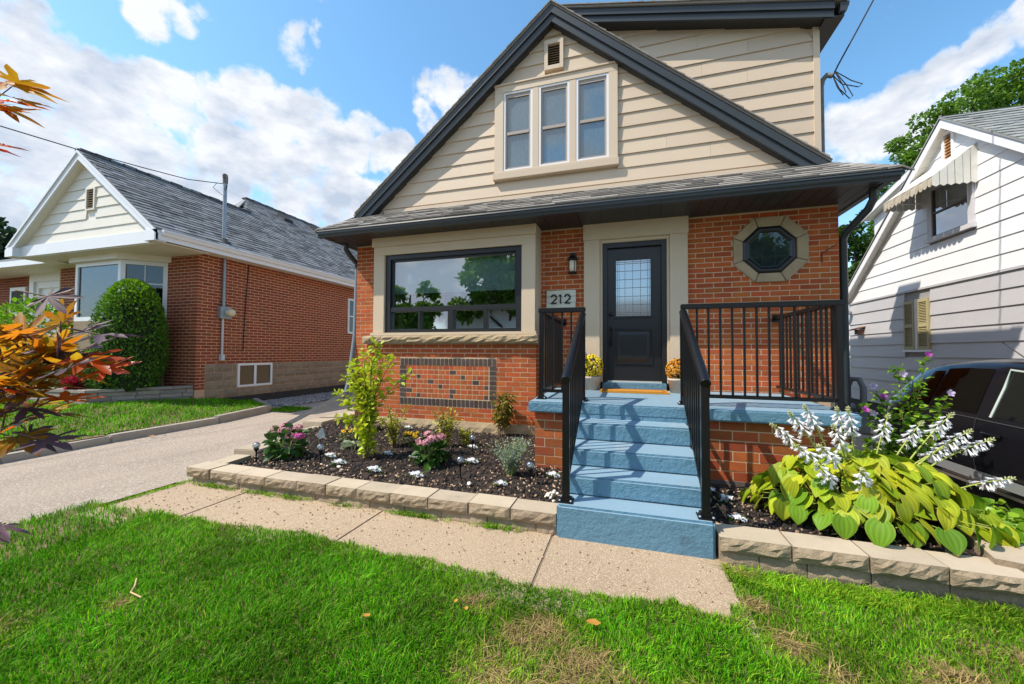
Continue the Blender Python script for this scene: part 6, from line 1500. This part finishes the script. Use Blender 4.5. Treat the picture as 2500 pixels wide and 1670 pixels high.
pts, d = ball_pts(1600, (-13.6, -.2, 1.5), (1.0, .6, 1.05), .6); foliage('foliage', sb, pts, d, .12, YEWT, width=.6)
#@@PART5@@
# =================================================================== MAPLE in the near left
def maple_mesh(k):
    rg = np.random.default_rng(50+k); lobes = [(-128, .42), (-82, .72), (-40, .92), (0, 1.0), (40, .92), (82, .72), (128, .42)]
    pts = []
    for i, (a, r) in enumerate(lobes):
        a = math.radians(a+rg.uniform(-5, 5)); r *= rg.uniform(.9, 1.08)
        for da, q in ((-.30, .34), (-.22, .50), (-.185, .66), (-.08, .84), (0, 1.0), (.08, .84), (.185, .66), (.22, .50), (.30, .34)):
            pts.append((math.sin(a+da*1.0)*r*q, math.cos(a+da*1.0)*r*q))
        if i < 6: am = math.radians((lobes[i][0]+lobes[i+1][0])/2); pts.append((math.sin(am)*.27, math.cos(am)*.27))
    bend, fold = rg.uniform(.15, .5), rg.uniform(-.05, .12)
    vs = [(0, -.0, 0)]+[(x, y, -bend*(x*x+y*y)*.5+fold*abs(x)+rg.normal(0, .012)) for x, y in pts]
    fs = [(0, i, i+1) for i in range(1, len(pts))]
    return vs, fs
MAPM = [leafmat('maple_orange', (.52, .125, .008), (.60, .22, .012), .6, .5, .25, mott=(.50, .33, .015)), leafmat('maple_gold', (.50, .24, .01), (.42, .29, .015), .6, .5, .25, mott=(.60, .20, .01)), leafmat('maple_purple', (.075, .040, .055), (.14, .085, .11), .30, .5, .3, spec=.25), leafmat('maple_red', (.60, .05, .012), (.65, .11, .015), .55, .35, .25), leafmat('maple_olive', (.30, .20, .015), (.20, .11, .02), .5, .35, .3, mott=(.45, .16, .01))]
mm_ = []
for k in range(4):
    vs, fs = maple_mesh(k)
    for m in MAPM: mm_.append(np_mesh('leaf', vs, np.full(len(fs), 3), np.array(fs).ravel(), m, True))
MK = .84; mq = lambda p: V(CAM.x+(p[0]-CAM.x)*MK, CAM.y+(p[1]-CAM.y)*MK, CAM.z+(p[2]-CAM.z)*MK)
map_ = thing('japanese_maple', 'japanese maple with orange and purple leaves at the near left edge', 'tree', (-2.31, -5.096, .02))
BARK = mat('maple_twig', (.13, .075, .05), .7, (.09, .06, .05), 40, .5)
T0 = V(-2.75, -5.0, -.05)
MB().tube([V(-2.31, -5.096, -.05)]+[mq(q) for q in (T0+V(.05, .02, .4), T0+V(.1, .05, .8), T0+V(.08, .1, 1.4), T0+V(.15, .12, 2.0))], [.04, .032, .022, .011, .005], 10).build('trunk', BARK, map_)
twigs = []
def twig(a, b, sag=.05, n=6):
    a, b = V(*a), V(*b); P = [a.lerp(b, k/n)+V(0, 0, sag*math.sin(math.pi*k/n)) for k in range(n+1)]; twigs.append(P); return P
main = [((-2.68, -4.97, .55), (-1.86, -4.86, 1.28)), ((-2.66, -4.96, .75), (-1.66, -4.84, 1.27)), ((-2.66, -4.95, .7), (-1.95, -4.80, 1.12)), ((-2.65, -4.95, .8), (-1.90, -4.95, 1.46)),
        ((-2.66, -4.95, .75), (-1.80, -4.90, 1.20)), ((-2.66, -4.95, .9), (-1.74, -4.82, 1.42)), ((-2.66, -4.94, .85), (-2.02, -4.72, 1.36)), ((-2.66, -4.95, .8), (-1.62, -4.82, 1.33))]
lv = []
for a, b in main:
    P = twig(a, b, random.uniform(-.04, .07))
    for k in range(9):
        t = random.uniform(.62, 1.03); f = min(t*6, 5.999); j = int(f); c = P[j].lerp(P[j+1], f-j); d = (V(*b)-V(*a)).normalized()+Vector((random.gauss(0, .5), random.gauss(0, .5), random.gauss(-.15, .35)))
        e = c+d.normalized()*random.uniform(.02, .10); twigs.append([c, c.lerp(e, .5)+V(0, 0, .008), e]); lv.append((e, d, None))
# upper sprigs against the sky and single low leaf
for a, b, n in (((-2.60, -4.9, 1.9), (-1.94, -4.92, 2.11), 4), ((-2.60, -4.9, 1.9), (-1.89, -4.91, 2.16), 3), ((-2.6, -4.9, 1.85), (-1.97, -4.94, 1.98), 2)):
    P = twig(a, b, .03)
    for k in range(n): lv.append((P[6]+V(random.uniform(-.05, .03), random.uniform(-.02, .02), random.uniform(-.04, .03)), V(1, .15, random.uniform(-.5, .2)), random.choice((0, 3, 0, 1))))
P = twig((-2.68, -4.97, .45), (-1.90, -4.90, .76), .03); lv.append((P[6], V(1, 0, -.15), 2)); lv.append((P[6]-V(.05, 0, .02), V(.6, -.3, -.5), 2))
for (x, y, z, d, m) in ((-1.55, -4.81, 1.37, (1, .1, .1), 2), (-1.60, -4.82, 1.28, (1, 0, -.3), 3), (-1.55, -4.80, 1.25, (1, 0, -.1), 3), (-1.72, -4.86, 1.46, (.8, .1, -.5), 2), (-1.70, -4.86, 1.03, (1, .1, -.05), 2), (-1.80, -4.88, 1.02, (.9, .1, -.35), 4), (-1.78, -4.87, 1.12, (1, .1, -.2), 2)):
    c = V(x, y, z); dd = V(*d).normalized(); lv.append((c-dd*.05, dd, m)); twigs.append([c-dd*.05-V(.12, .02, -.02), c-dd*.05])
stems('twigs', map_, [[mq(q) for q in P] for P in twigs], .003, BARK)
for c, d, mi in lv:
    d = d.normalized(); up = Vector((random.gauss(0, .35), random.gauss(-.25, .35), 1)).normalized(); s = d.cross(up).normalized(); n_ = s.cross(d).normalized()
    R = Matrix((s, d, n_)).transposed().to_quaternion(); L = random.uniform(.085, .128)*MK; c = mq(c)
    mi = mi if mi is not None else random.choices(range(5), (30, 26, 16, 12, 20))[0]
    inst('leaf', mm_[random.randrange(4)*5+mi], map_, c, R, (L, L, L))

# =================================================================== BLACK CAR
car = thing('parked_car', 'black estate car parked beside the white house', 'car', (4.25, -.7, -.25))
CARP = mat('black_car_paint', (.006, .006, .009), .16, coat=.12, spec=.28)
SILV_ = mat('silver_sill', (.30, .32, .34), .4, metal=.3); RUBB = mat('tyre_rubber', (.015, .015, .015), .9); TINT = glassmat('tinted_glass', (.03, .03, .035), .06, .6); CLR = glassmat('green_car_glass', (.62, .80, .72), .10, .95)
CX, GZ = 4.25, -.25; Y0 = 1.25        # rear bumper at Y0, nose towards -Y
ST = [  # dist from rear, half width, belt z, roof z, roof half width, bottom z
    (0.00, .62, .86, .90, .55, .40), (.06, .72, .92, .97, .58, .30), (.22, .80, .95, 1.16, .57, .24), (.50, .845, .955, 1.38, .57, .21), (.85, .86, .95, 1.475, .58, .20), (1.30, .865, .94, 1.515, .59, .20),
    (1.75, .865, .93, 1.515, .59, .20), (2.20, .865, .92, 1.47, .58, .20), (2.60, .865, .915, 1.33, .57, .20), (3.0, .86, .91, 1.08, .58, .20), (3.2, .855, .90, .96, .60, .20), (3.7, .83, .82, .87, .60, .20), (4.1, .74, .70, .76, .56, .24), (4.3, .60, .56, .60, .45, .32)]
def section(s):
    d, hw, bz, rzz, rw, b0 = s
    return [(hw-.10, b0), (hw-.025, b0+.07), (hw, b0+.28), (hw-.005, bz-.16), (hw-.035, bz-.03), (hw-.055, bz), (rw+.035+(hw-.06-rw-.03)*.35, bz+(rzz-bz)*.55), (rw+.02, bz+(rzz-bz)*.88), (rw-.07, rzz-.012*(rzz > 1)), (rw*.5, rzz+.012), (0, rzz+.018)]
def cs(dist):
    k = [s[0] for s in ST]; j = min(max(np.searchsorted(k, dist)-1, 0), len(ST)-2); t = (dist-k[j])/(k[j+1]-k[j])
    return [(a[0]+(b[0]-a[0])*t, a[1]+(b[1]-a[1])*t) for a, b in zip(section(ST[j]), section(ST[j+1]))]
dl = list(np.linspace(0, .22, 6))+list(np.linspace(.3, 4.3, 34)); full = []
for dist in dl:
    h = cs(dist); full.append([(-x, z) for x, z in h]+[(x, z) for x, z in h[-2::-1]])
body = MB(); nn = len(full[0]); vs = [(CX+x, Y0-dist, GZ+z) for dist, sec in zip(dl, full) for x, z in sec]
fs = [(i*nn+j, i*nn+j+1, (i+1)*nn+j+1, (i+1)*nn+j) for i in range(len(dl)-1) for j in range(nn-1)]
body.add(vs, fs, True); body.poly([vs[j] for j in range(nn)]); body.poly([vs[(len(dl)-1)*nn+j] for j in range(nn)][::-1])
body.build('body', CARP, car)
MB().box(CX-.72, CX+.72, Y0-4.1, Y0-.2, GZ+.18, GZ+.24).build('underbody', RUBB, car)
def on_side(dist, k0, k1, t, off=.006, sg=-1):
    h = cs(dist); a, b = h[k0], h[k1]; x, z = a[0]+(b[0]-a[0])*t, a[1]+(b[1]-a[1])*t
    return V(CX+sg*(x+off), Y0-dist, GZ+z)
def side_glass(name, y0, y1, lo, hi, m, sl0=0., sl1=0., sg=-1):
    g = MB(); n = 8; rows = []
    for i in range(n+1):
        t = i/n; r = []
        for j in range(5):
            u = lo+(hi-lo)*j/4; dist = (y0+sl0*j/4)+((y1+sl1*j/4)-(y0+sl0*j/4))*t
            r.append(on_side(dist, 5, 6, u/.55, .006, sg) if u < .55 else on_side(dist, 6, 7, (u-.55)/.33, .006, sg))
        rows.append(r)
    for i in range(n):
        for j in range(4): g.poly([rows[i][j], rows[i+1][j], rows[i+1][j+1], rows[i][j+1]], True)
    return g.build(name, m, car)
for sg in (-1, 1):
    side_glass('quarter_glass', .62, .98, .06, .80, TINT, .22, .02, sg); side_glass('rear_window', 1.02, 1.66, .05, .84, TINT, .03, -.02, sg); side_glass('front_window', 1.84, 2.75, .05, .84, CLR if sg < 0 else TINT, -.0, -.36, sg)
    # bright window trim, sill strip, arch
    for nm, y0, y1, zz, hgt, m in (('belt_trim', .55, 2.8, None, .009, mat('dim_trim', (.07, .075, .08), .25, metal=.5)), ('sill_trim', 1.0, 3.15, .30, .10, SILV_), ('lower_sill', 1.0, 3.15, .205, .05, SILV_)):
        g = MB(); n = 14
        for i in range(n):
            q = []
            for dist in (y0+(y1-y0)*i/n, y0+(y1-y0)*(i+1)/n):
                for dz_ in (0, hgt):
                    h = cs(dist); z = (h[5][1]-.02 if zz is None else zz)+dz_
                    x = np.interp(z, [p[1] for p in h[:6]], [p[0] for p in h[:6]]); q.append(V(CX+sg*(x+.012), Y0-dist, GZ+z))
            g.poly([q[0], q[2], q[3], q[1]], True)
        g.build(nm, m, car)
    hd_ = on_side(1.93, 3, 4, .2, .02, sg); MB().tube([hd_+V(0, .10, 0), hd_+V(sg*.015, .05, 0), hd_+V(sg*.015, -.05, 0), hd_+V(0, -.10, -.004)], .013, 6).build('door_handle', CARP, car)
    m0 = on_side(2.72, 4, 5, .9, .0, sg); mi = MB(); mi.hexa([m0+V(sg*.05, .06, -.01), m0+V(sg*.22, .05, 0), m0+V(sg*.22, -.06, .0), m0+V(sg*.05, -.08, -.01), m0+V(sg*.05, .07, .13), m0+V(sg*.21, .06, .14), m0+V(sg*.20, -.04, .12), m0+V(sg*.05, -.06, .11)]); mi.build('mirror', CARP, car, bevel=.03)
    MB().hexa([on_side(.05, 3, 4, 0, .008, sg), on_side(.30, 3, 4, 0, .008, sg), on_side(.30, 3, 4, 0, -.02, sg), on_side(.05, 3, 4, 0, -.02, sg), on_side(.10, 5, 6, .6, .006, sg), on_side(.33, 5, 6, .25, .006, sg), on_side(.33, 5, 6, .25, -.02, sg), on_side(.10, 5, 6, .6, -.02, sg)]).build('tail_light', mat('tail_red', (.16, .012, .012), .15, coat=1), car)
    for dist in (.62, 3.35):
        w = MB().lathe([(.20, -.11), (.31, -.11), (.335, -.09), (.335, .07), (.31, .10), (.20, .10)], (0, 0, 0), 24); w.v = [(CX+sg*(.77+p[2]*1.0), Y0-dist+p[0], GZ+.335+p[1]) for p in w.v]; wo = w.build('wheel', RUBB, car)
        r_ = MB().lathe([(0, .06), (.07, .075), (.19, .07), (.205, .09), (.205, .02), (0, .02)], (0, 0, 0), 20); r_.v = [(CX+sg*(.77+p[2]), Y0-dist+p[0], GZ+.335+p[1]) for p in r_.v]; r_.build('rim', SILV_, wo)
        aa = MB(); N2 = 16
        for i in range(N2):
            q = []
            for an in (math.pi*i/N2, math.pi*(i+1)/N2):
                for R2 in (.35, .40): q.append(V(CX+sg*(.872), Y0-dist+R2*math.cos(an), GZ+.335+R2*math.sin(an)))
            aa.poly([q[0], q[1], q[3], q[2]])
        aa.build('wheel_arch', RUBB, car)
for sg in (-1,):
    tr = MB(); P_ = [on_side(1.835, 5, 6, .06, .008, sg), on_side(1.835, 5, 6, 1.0, .008, sg), on_side(1.81, 6, 7, .9, .008, sg), on_side(2.3, 6, 7, .97, .008, sg)]
    tr.tube(P_, .011, 6); tr.build('window_seal', mat('pale_seal', (.40, .46, .42), .4), car)
seam = MB()
for dist in (1.74,):
    for k in range(5): seam.bar(on_side(dist-.01*k, k, k+1, 0, .004), on_side(dist-.01*(k+1), k+1, k+2 if k < 4 else 5, 0, .004), .006, .004)
seam.build('door_seam', RUBB, car)
MB().tube([on_side(1.45, 8, 9, .2, 0)+V(.25, 0, .0), on_side(1.35, 8, 9, .2, 0)+V(.2, .12, .20)], .006, 5).build('aerial', BLACK, car)
SEAT = mat('tan_seat', (.42, .36, .22), .8)
for sx_ in (-.35, .35):
    MB().box(CX+sx_-.22, CX+sx_+.22, Y0-2.35, Y0-2.2, GZ+.4, GZ+1.0).box(CX+sx_-.12, CX+sx_+.12, Y0-2.33, Y0-2.23, GZ+1.02, GZ+1.18).build('seat', SEAT, car, bevel=.03)

# =================================================================== TREES
TBARK = mat('tree_bark', (.07, .055, .04), .95, (.04, .03, .025), 5, .6)
def tree(name, lab, base, h, clumps, n, size, lm, trunk_r=.25, group=None, limbs=True):
    """clumps: (x,y,z,r) of the crown relative to base"""
    p = thing(name, lab, 'tree', base, group); b = V(*base)
    cz = sorted(clumps, key=lambda c: c[2])
    m = MB().tube([b+V(0, 0, -.5), b+V(.05, 0, h*.25), b+V(0, .1, h*.5), b+V(.1, 0, h*.8)], [trunk_r*1.25, trunk_r, trunk_r*.7, trunk_r*.2], 10)
    for c in clumps:
        if limbs: t = b+V(c[0], c[1], c[2]); s = b+V(0, 0, max(h*.2, min(c[2]*.6, h*.6))); m.tube([s, s.lerp(t, .5)+V(0, 0, .1*c[3]), t], [trunk_r*.35, trunk_r*.22, trunk_r*.08], 6, False)
    m.build('trunk', TBARK, p)
    C_, D_ = [], []; tot = sum(c[3]**2 for c in clumps)
    for c in clumps:
        k = int(n*c[3]**2/tot); sub = max(4, int(c[3]*6))
        sc, _ = ball_pts(sub, (base[0]+c[0], base[1]+c[1], base[2]+c[2]), (c[3]*.85,)*2+(c[3]*.7,), .45)
        for s_ in sc:
            pts, d = ball_pts(max(6, k//sub), s_, (c[3]*.38, c[3]*.38, c[3]*.26), .3); C_.append(pts); D_.append(d*.6+np.array([0, 0, .35]))
    foliage('crown', p, np.concatenate(C_), np.concatenate(D_), size, lm, jit=.5, width=.65); return p
TG = leafmat('tree_leaf', (.085, .20, .018), (.16, .29, .03), .4, .5, .4); TG2 = leafmat('dark_tree_leaf', (.03, .085, .014), (.07, .14, .02), .3, .45, .4)
rnd = random.Random(5)
def crown(h0, h1, r, k, tall=1.0):
    return [(rnd.uniform(-1, 1)*r*.65, rnd.uniform(-1, 1)*r*.65, h0+(h1-h0)*rnd.random()**.8, r*rnd.uniform(.28, .48)) for _ in range(k)]
tree('leafy_tree', 'tall green tree rising behind the white house roof', (25.5, 27, -.4), 17, [(1.5, 0, 17.6, 2.8), (-1.6, -.8, 17.6, 2.3), (-3.8, -1.2, 16.4, 1.9), (-6.0, -2, 15.6, 1.7), (-4.8, -1.6, 17.6, 1.6), (-7.0, -2.3, 16.3, 1.3), (-2.8, -1, 18.6, 1.8), (-8.3, -2.6, 14.9, 1.2), (-9.2, -2.9, 13.4, 1.1), (-7.2, -2.2, 14.6, 1.2), (-7.6, -2.4, 13.0, 1.5), (-9.2, -2.9, 12.0, 1.2), (-10.4, -3.2, 12.3, .8), (-4.5, -1, 13.0, 2.4), (-1, 0, 13.5, 3.0), (3, 1, 14, 3.0), (-10.6, -3.3, 10.2, 1.2), (-9.4, -2.8, 9.6, 1.5), (-6, -1, 9.5, 2.4), (-10.4, -3.2, 8.3, 1.2), (-11.2, -3.4, 6.6, 1.0)], 34000, .21, TG, .4)
tree('leafy_tree', 'dark green tree between the brick house and the white house', (9.6, 14.2, -.4), 7, [(-.5, -.3, 6.5, .9), (.2, 0, 5.6, 1.0), (-.55, -.4, 5.0, .8), (.5, 0, 6.3, .9), (.9, .3, 5.0, 1.1), (-.2, 0, 4.2, .8), (.8, .4, 7.1, .8)], 8000, .17, TG2, .2)
tree('spruce', 'dark spruce at the far left behind the bungalow', (-48.5, 12, -.4), 12, [(0, 0, 12-k*.95, .5+k*.32) for k in range(10)], 6000, .5, leafmat('spruce_needle', (.02, .05, .022), (.04, .085, .03), .15, .6, .35), .3, limbs=False)
tree('leafy_tree', 'broad dark tree at the far left edge, lower than the spruce', (-44, 8, -.4), 7, crown(2.5, 6.5, 3.2, 9), 4500, .4, TG2, .3)
# across the street: what the front window mirrors
tree('leafy_tree', 'rounded tree across the street mirrored in the front window, beside the pale house', (-17.2, -22.5, -.4), 8, crown(3.5, 7.0, 3.2, 12), 7000, .40, TG, .3)
tree('leafy_tree', 'tall tree across the street mirrored at the right of the front window', (-9.0, -24, -.4), 12, crown(5, 10.6, 4.0, 16), 11000, .40, TG, .35)
tree('leafy_tree', 'spreading tree across the street farthest to the right of the viewer', (10, -27, -.4), 11, crown(4, 9.5, 4.2, 13), 6000, .4, TG, .35)
oh = thing('street_house', 'pale gabled house across the street mirrored in the front window', 'house', (-10.4, -24, -.4))
MB().box(-13.5, -7.0, -31, -23.5, -.4, 4.0).prism([(-13.5, -23.5, 4.0), (-7.0, -23.5, 4.0), (-10.25, -23.5, 6.6)], (0, -7, 0)).build('wall', WSID, oh)
for sg in (-1, 1): MB().prism([(-10.25, -23.1, 6.75), (-10.25+sg*3.6, -23.1, 3.75), (-10.25+sg*3.6, -23.1, 3.95), (-10.25, -23.1, 6.95)], (0, -8, 0)).build('roof', SHING_R, oh)
for x in (-12.4, -9.0): MB().box(x, x+1.1, -23.5, -23.46, 1.4, 2.9).build('window', PANEB, oh)
oh2 = thing('street_house', 'low brick house across the street mirrored in the door glass', 'house', (-1, -25, -.4))
MB().box(-6, 4.5, -32, -25, -.4, 3.4).build('wall', BRICK_L, oh2); MB().hexa([(-6.5, -24.5, 3.3), (5, -24.5, 3.3), (5, -28.5, 5.6), (-6.5, -28.5, 5.6), (-6.5, -24.5, 3.45), (5, -24.5, 3.45), (5, -28.5, 5.75), (-6.5, -28.5, 5.75)]).build('roof', SHING_R, oh2)
for x in (-4, 0.5): MB().box(x, x+2, -25.02, -24.96, 1.0, 2.5).build('window', PANEB, oh2)
# =================================================================== FALLEN LEAVES
FL = leafmat('fallen_leaf', (.62, .30, .05), (.55, .26, .06), .3, .6, .2)
flm = np_mesh('leaf', [(0, -.5, 0), (.28, -.15, .08), (.25, .25, .05), (0, .5, .1), (-.25, .25, .10), (-.28, -.15, .02), (0, 0, -.02)], np.full(6, 3), np.array([(6, 0, 1), (6, 1, 2), (6, 2, 3), (6, 3, 4), (6, 4, 5), (6, 5, 0)]).ravel(), FL)
for x, y, s, z, lab in ((-.155, -3.756, .075, .065, 'curled orange leaf lying on the lawn below the walk'), (-1.183, -4.03, .05, .07, 'small tan leaf standing in the middle of the lawn'), (-.832, -3.794, .035, .06, 'tiny orange leaf on the lawn nearest the walk edge'), (-.76, -3.83, .032, .06, 'tiny tan leaf on the lawn right of the tiny orange leaf'), (-6.98, -1.52, .07, .21, 'yellow leaf lying on top of the driveway kerb'), (-6.88, -1.60, .08, .03, 'yellow leaf lying on the driveway against the kerb')):
    o = inst('fallen_leaf', flm, None, (x, y, z), (random.uniform(-.5, .3), random.uniform(-.4, .4), random.uniform(0, 6)), (s, s, s)); tag(o, lab, 'leaf', 'fallen leaves')
st_ = MB().tube([(-2.56, -4.16, .075), (-2.50, -4.20, .07), (-2.46, -4.24, .068), (-2.36, -4.25, .066)], .004, 5).build('dry_stalk', mat('straw', (.50, .36, .16), .8), None); tag(st_, 'bent straw coloured stalk lying on the left of the lawn', 'stalk')
